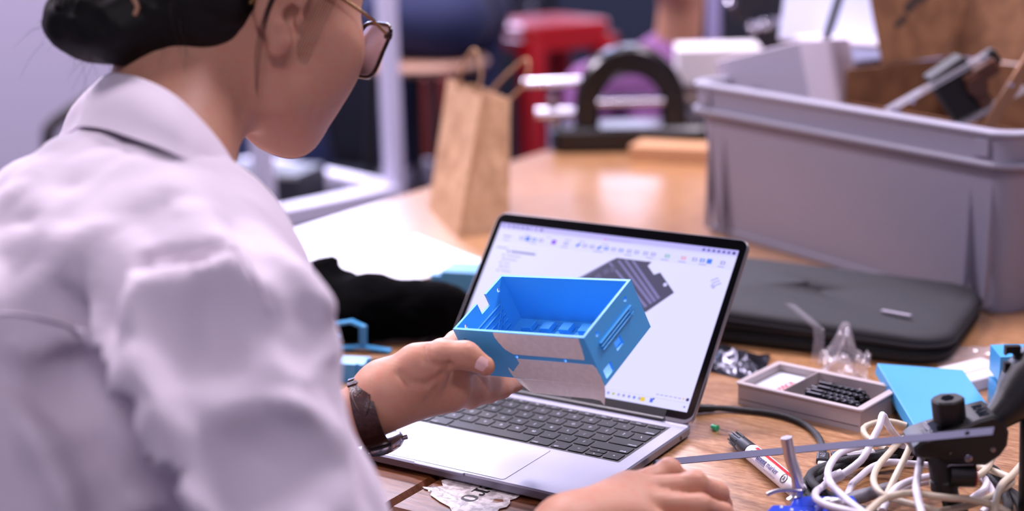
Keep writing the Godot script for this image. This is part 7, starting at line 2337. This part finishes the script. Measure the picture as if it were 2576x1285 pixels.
func build_far_people() -> void:
	# person in a purple shirt beyond the vise
	var p := thing("person", "person in a purple shirt behind the black vise", "person", Vector3.ZERO)
	var b := Blob.new()
	var o := Vector3(-0.99, 0.03, -2.12)
	b.chain([o + Vector3(0.10, 0.06, 0), o + Vector3(0.125, 0.20, 0.02)], [0.055, 0.052], 0.03)
	b.ell(o + Vector3(0.13, 0.30, 0.05), Vector3(0.075, 0.11, 0.09), Basis.IDENTITY, 0.03)
	b.ell(o + Vector3(0.075, 0.27, 0.0), Vector3(0.02, 0.035, 0.02), Basis.IDENTITY, 0.01)
	b.chain([o + Vector3(0.28, -0.12, 0.02), o + Vector3(0.30, -0.15, 0.22)], [0.04, 0.032], 0.02)
	b.ell(o + Vector3(0.30, -0.15, 0.27), Vector3(0.04, 0.025, 0.05), Basis.IDENTITY, 0.02)
	for k in 4:
		b.cap(o + Vector3(0.275 + k * 0.018, -0.15, 0.30), o + Vector3(0.272 + k * 0.019, -0.165, 0.355), 0.009, 0.0075, 0.006)
	b.cap(o + Vector3(0.262, -0.15, 0.26), o + Vector3(0.245, -0.16, 0.30), 0.010, 0.008, 0.008)
	var m := MB.new()
	b.build(o + Vector3(0.0, -0.22, -0.12), o + Vector3(0.42, 0.45, 0.40), 0.010, m)
	part("body", m, M.skin, p)
	var s := Blob.new()
	s.chain([o + Vector3(0.09, 0.02, 0), o + Vector3(0.08, -0.5, -0.02)], [0.10, 0.13], 0.08)
	s.chain([o + Vector3(0.06, 0.03, 0.0), o + Vector3(-0.10, -0.03, 0.04), o + Vector3(-0.12, -0.24, 0.14), o + Vector3(0.02, -0.26, 0.34)], [0.07, 0.065, 0.055, 0.045], 0.05)
	s.chain([o + Vector3(0.12, 0.03, 0.0), o + Vector3(0.26, -0.04, -0.02), o + Vector3(0.29, -0.14, 0.10)], [0.07, 0.06, 0.045], 0.05)
	var fn := FastNoiseLite.new()
	fn.frequency = 9.0
	s.noise = fn
	s.rough = 0.01
	var ms := MB.new()
	s.build(o + Vector3(-0.30, -0.70, -0.22), o + Vector3(0.42, 0.14, 0.46), 0.014, ms)
	part("shirt", ms, mat(Color(0.46, 0.28, 0.48), 0.85), p)
	var hb := Blob.new()
	hb.ell(o + Vector3(0.115, 0.345, 0.02), Vector3(0.088, 0.10, 0.10))
	var mh := MB.new()
	hb.build(o + Vector3(0.0, 0.22, -0.12), o + Vector3(0.24, 0.47, 0.16), 0.014, mh)
	part("hair", mh, M.hair, p)
	var tr := Blob.new()
	tr.chain([o + Vector3(0.02, -0.55, 0), o + Vector3(0.0, -0.80, 0.0)], [0.10, 0.08], 0.05)
	tr.chain([o + Vector3(0.16, -0.55, 0), o + Vector3(0.18, -0.80, 0.0)], [0.10, 0.08], 0.05)
	var mt := MB.new()
	tr.build(o + Vector3(-0.16, -0.84, -0.16), o + Vector3(0.34, -0.40, 0.16), 0.02, mt)
	part("trousers", mt, mat(Color(0.06, 0.07, 0.11), 0.9), p)
	# person in blue jeans on the wooden stool
	var q := thing("person", "person in dark blue jeans sitting on the tall wooden stool", "person", Vector3.ZERO)
	var jo := Vector3(-1.655, 0.06, -2.15)
	var j := Blob.new()
	j.ell(jo + Vector3(0, 0.11, 0), Vector3(0.17, 0.11, 0.14))
	j.chain([jo + Vector3(0.09, 0.085, 0.0), jo + Vector3(-0.02, 0.09, -0.32)], [0.09, 0.07], 0.06)
	j.chain([jo + Vector3(-0.09, 0.085, 0.0), jo + Vector3(-0.26, 0.09, -0.24)], [0.09, 0.07], 0.06)
	j.chain([jo + Vector3(-0.02, 0.085, -0.32), jo + Vector3(-0.02, -0.34, -0.24)], [0.065, 0.05], 0.04)
	j.chain([jo + Vector3(-0.26, 0.085, -0.24), jo + Vector3(-0.24, -0.34, -0.18)], [0.065, 0.05], 0.04)
	var mj := MB.new()
	j.build(jo + Vector3(-0.40, -0.42, -0.46), jo + Vector3(0.26, 0.28, 0.22), 0.014, mj)
	part("jeans", mj, mat(Color(0.085, 0.12, 0.27), 0.85), q)
	var tb := Blob.new()
	tb.chain([jo + Vector3(0, 0.22, 0), jo + Vector3(0.02, 0.55, -0.05)], [0.13, 0.12], 0.06)
	tb.chain([jo + Vector3(0.0, 0.52, -0.03), jo + Vector3(0.19, 0.50, -0.06), jo + Vector3(0.20, 0.28, -0.12), jo + Vector3(0.02, 0.22, -0.28)], [0.08, 0.055, 0.045, 0.04], 0.05)
	tb.chain([jo + Vector3(0.0, 0.52, -0.03), jo + Vector3(-0.17, 0.50, -0.06), jo + Vector3(-0.2, 0.28, -0.12), jo + Vector3(-0.16, 0.22, -0.28)], [0.08, 0.055, 0.045, 0.04], 0.05)
	var mtb := MB.new()
	tb.build(jo + Vector3(-0.32, 0.10, -0.46), jo + Vector3(0.36, 0.70, 0.20), 0.016, mtb)
	part("jumper", mtb, mat(Color(0.55, 0.48, 0.50), 0.9), q)
	var hd := Blob.new()
	hd.chain([jo + Vector3(0.02, 0.60, -0.06), jo + Vector3(0.03, 0.70, -0.08)], [0.05, 0.05], 0.02)
	hd.ell(jo + Vector3(0.03, 0.80, -0.09), Vector3(0.075, 0.11, 0.09), Basis.IDENTITY, 0.03)
	var mhd := MB.new()
	hd.build(jo + Vector3(-0.10, 0.55, -0.24), jo + Vector3(0.16, 0.94, 0.06), 0.014, mhd)
	part("body", mhd, M.skin, q)
	for k in [Vector3(-0.02, -0.37, -0.24), Vector3(-0.24, -0.37, -0.18)]:
		var sb := Blob.new()
		sb.chain([jo + k, jo + k + Vector3(0.04, -0.02, -0.12)], [0.05, 0.04], 0.02)
		var ms2 := MB.new()
		sb.build(jo + k + Vector3(-0.08, -0.09, -0.20), jo + k + Vector3(0.12, 0.07, 0.08), 0.014, ms2)
		part("shoe", ms2, mat(Color(0.75, 0.75, 0.82), 0.5), q)

func build_cabinets() -> void:
	var navy := mat(Color(0.030, 0.036, 0.085), 0.5)
	var t := thing("tool_cabinet", "long dark navy tool cabinet along the back of the workshop", "cabinet", Vector3(-1.9, FLOOR_Y, -4.6))
	part("body", MB.new().box(Vector3(0, 0.52, 0), Vector3(5.0, 1.04, 0.6), 0.004), navy, t)
	for i in 8:
		var x := -2.2 + i * 0.62
		var d := part("door", MB.new().box(Vector3(x, 0.53, 0.31), Vector3(0.58, 0.94, 0.03), 0.004), navy if i % 3 else mat(Color(0.05, 0.09, 0.17), 0.5), t)
		part("handle", MB.new().box(Vector3(x + 0.22, 0.70, 0.335), Vector3(0.02, 0.14, 0.02), 0.003), M.steel, d)
	# brick red crate and blue pack in front of it
	solo("red_crate", MB.new().box(Vector3(0, 0.24, 0), Vector3(0.22, 0.48, 0.3), 0.01), mat(Color(0.34, 0.06, 0.05), 0.6), "dark red plastic crate standing behind the wooden stool", "crate", Transform3D(yaw_b(30), Vector3(-2.25, FLOOR_Y + 0.20, -2.95)))
	solo("crate_stand", MB.new().box(Vector3(0, 0.10, 0), Vector3(0.30, 0.20, 0.36), 0.006), mat(Color(0.07, 0.07, 0.09), 0.7), "low black stand under the dark red crate", "stand", Transform3D(yaw_b(30), Vector3(-2.25, FLOOR_Y, -2.95)))
	var bp := Blob.new()
	bp.chain([Vector3(0, 0.16, 0), Vector3(0, 0.42, 0)], [0.15, 0.12], 0.05)
	bp.chain([Vector3(0, 0.14, 0.11), Vector3(0, 0.26, 0.12)], [0.09, 0.08], 0.03)
	var mp := MB.new()
	bp.build(Vector3(-0.2, -0.01, -0.2), Vector3(0.2, 0.58, 0.26), 0.014, mp)
	solo("blue_backpack", mp, mat(Color(0.04, 0.13, 0.30), 0.7), "blue backpack standing beyond the white trolley", "backpack", Transform3D(yaw_b(30), Vector3(-2.35, FLOOR_Y + 0.28, -2.35)))
	solo("backpack_bench", MB.new().box(Vector3(0, 0.14, 0), Vector3(0.60, 0.28, 0.40), 0.006), mat(Color(0.08, 0.08, 0.10), 0.7), "low dark bench under the blue backpack", "bench", Transform3D(yaw_b(30), Vector3(-2.35, FLOOR_Y, -2.35)))
	# light grey locker at the left
	var lg := mat(Color(0.60, 0.58, 0.66), 0.5)
	var l := thing("grey_locker", "tall light grey locker with dark latches at the left wall", "locker", Vector3(-3.35, FLOOR_Y, -1.75), yaw_b(40))
	part("body", MB.new().box(Vector3(0, 0.95, 0), Vector3(1.6, 1.9, 0.5), 0.006), lg, l)
	part("padlock", MB.new().box(Vector3(0.02, 0.82, 0.295), Vector3(0.07, 0.11, 0.03), 0.01), mat(Color(0.10, 0.11, 0.16), 0.4), l)
	for i in 2:
		var x := -0.40 + i * 0.79
		var d := part("door", MB.new().box(Vector3(x, 0.97, 0.262), Vector3(0.77, 1.80, 0.025), 0.004), lg, l)
		part("latch", MB.new().box(Vector3(x + (0.30 if i == 0 else -0.30), 0.80, 0.285), Vector3(0.045, 0.11, 0.03), 0.01), mat(Color(0.10, 0.11, 0.16), 0.4), d)
		part("vent", MB.new().box(Vector3(x, 1.55, 0.276), Vector3(0.3, 0.012, 0.004)), M.black, d)
	# grey push handle of a cart before the locker
	var c := thing("push_cart", "grey cart with a slanted dark handle before the locker", "cart", Vector3(-2.16, FLOOR_Y, -1.20))
	part("deck", MB.new().box(Vector3(-0.16, 0.28, 0), Vector3(0.42, 0.10, 0.30), 0.01), mat(Color(0.42, 0.40, 0.46), 0.6), c)
	part("handle", MB.new().tube(curve([Vector3(0.02, 0.32, -0.03), Vector3(0.077, 0.70, -0.032), Vector3(0.087, 0.763, -0.046), Vector3(0.151, 0.819, -0.105), Vector3(0.158, 0.826, -0.112)], 0.02), 0.017, 10), mat(Color(0.16, 0.15, 0.16), 0.5), c)
	for q in [[-0.32, -0.11], [0.0, -0.11], [-0.32, 0.11], [0.0, 0.11]]:
		part("wheel", MB.new().tube(PackedVector3Array([Vector3(q[0], 0.06, q[1] - 0.015), Vector3(q[0], 0.06, q[1] + 0.015)]), 0.06, 14), M.black, c)
		part("stem", MB.new().tube(PackedVector3Array([Vector3(q[0], 0.06, q[1]), Vector3(q[0], 0.25, q[1])]), 0.012, 8), M.steel, c)
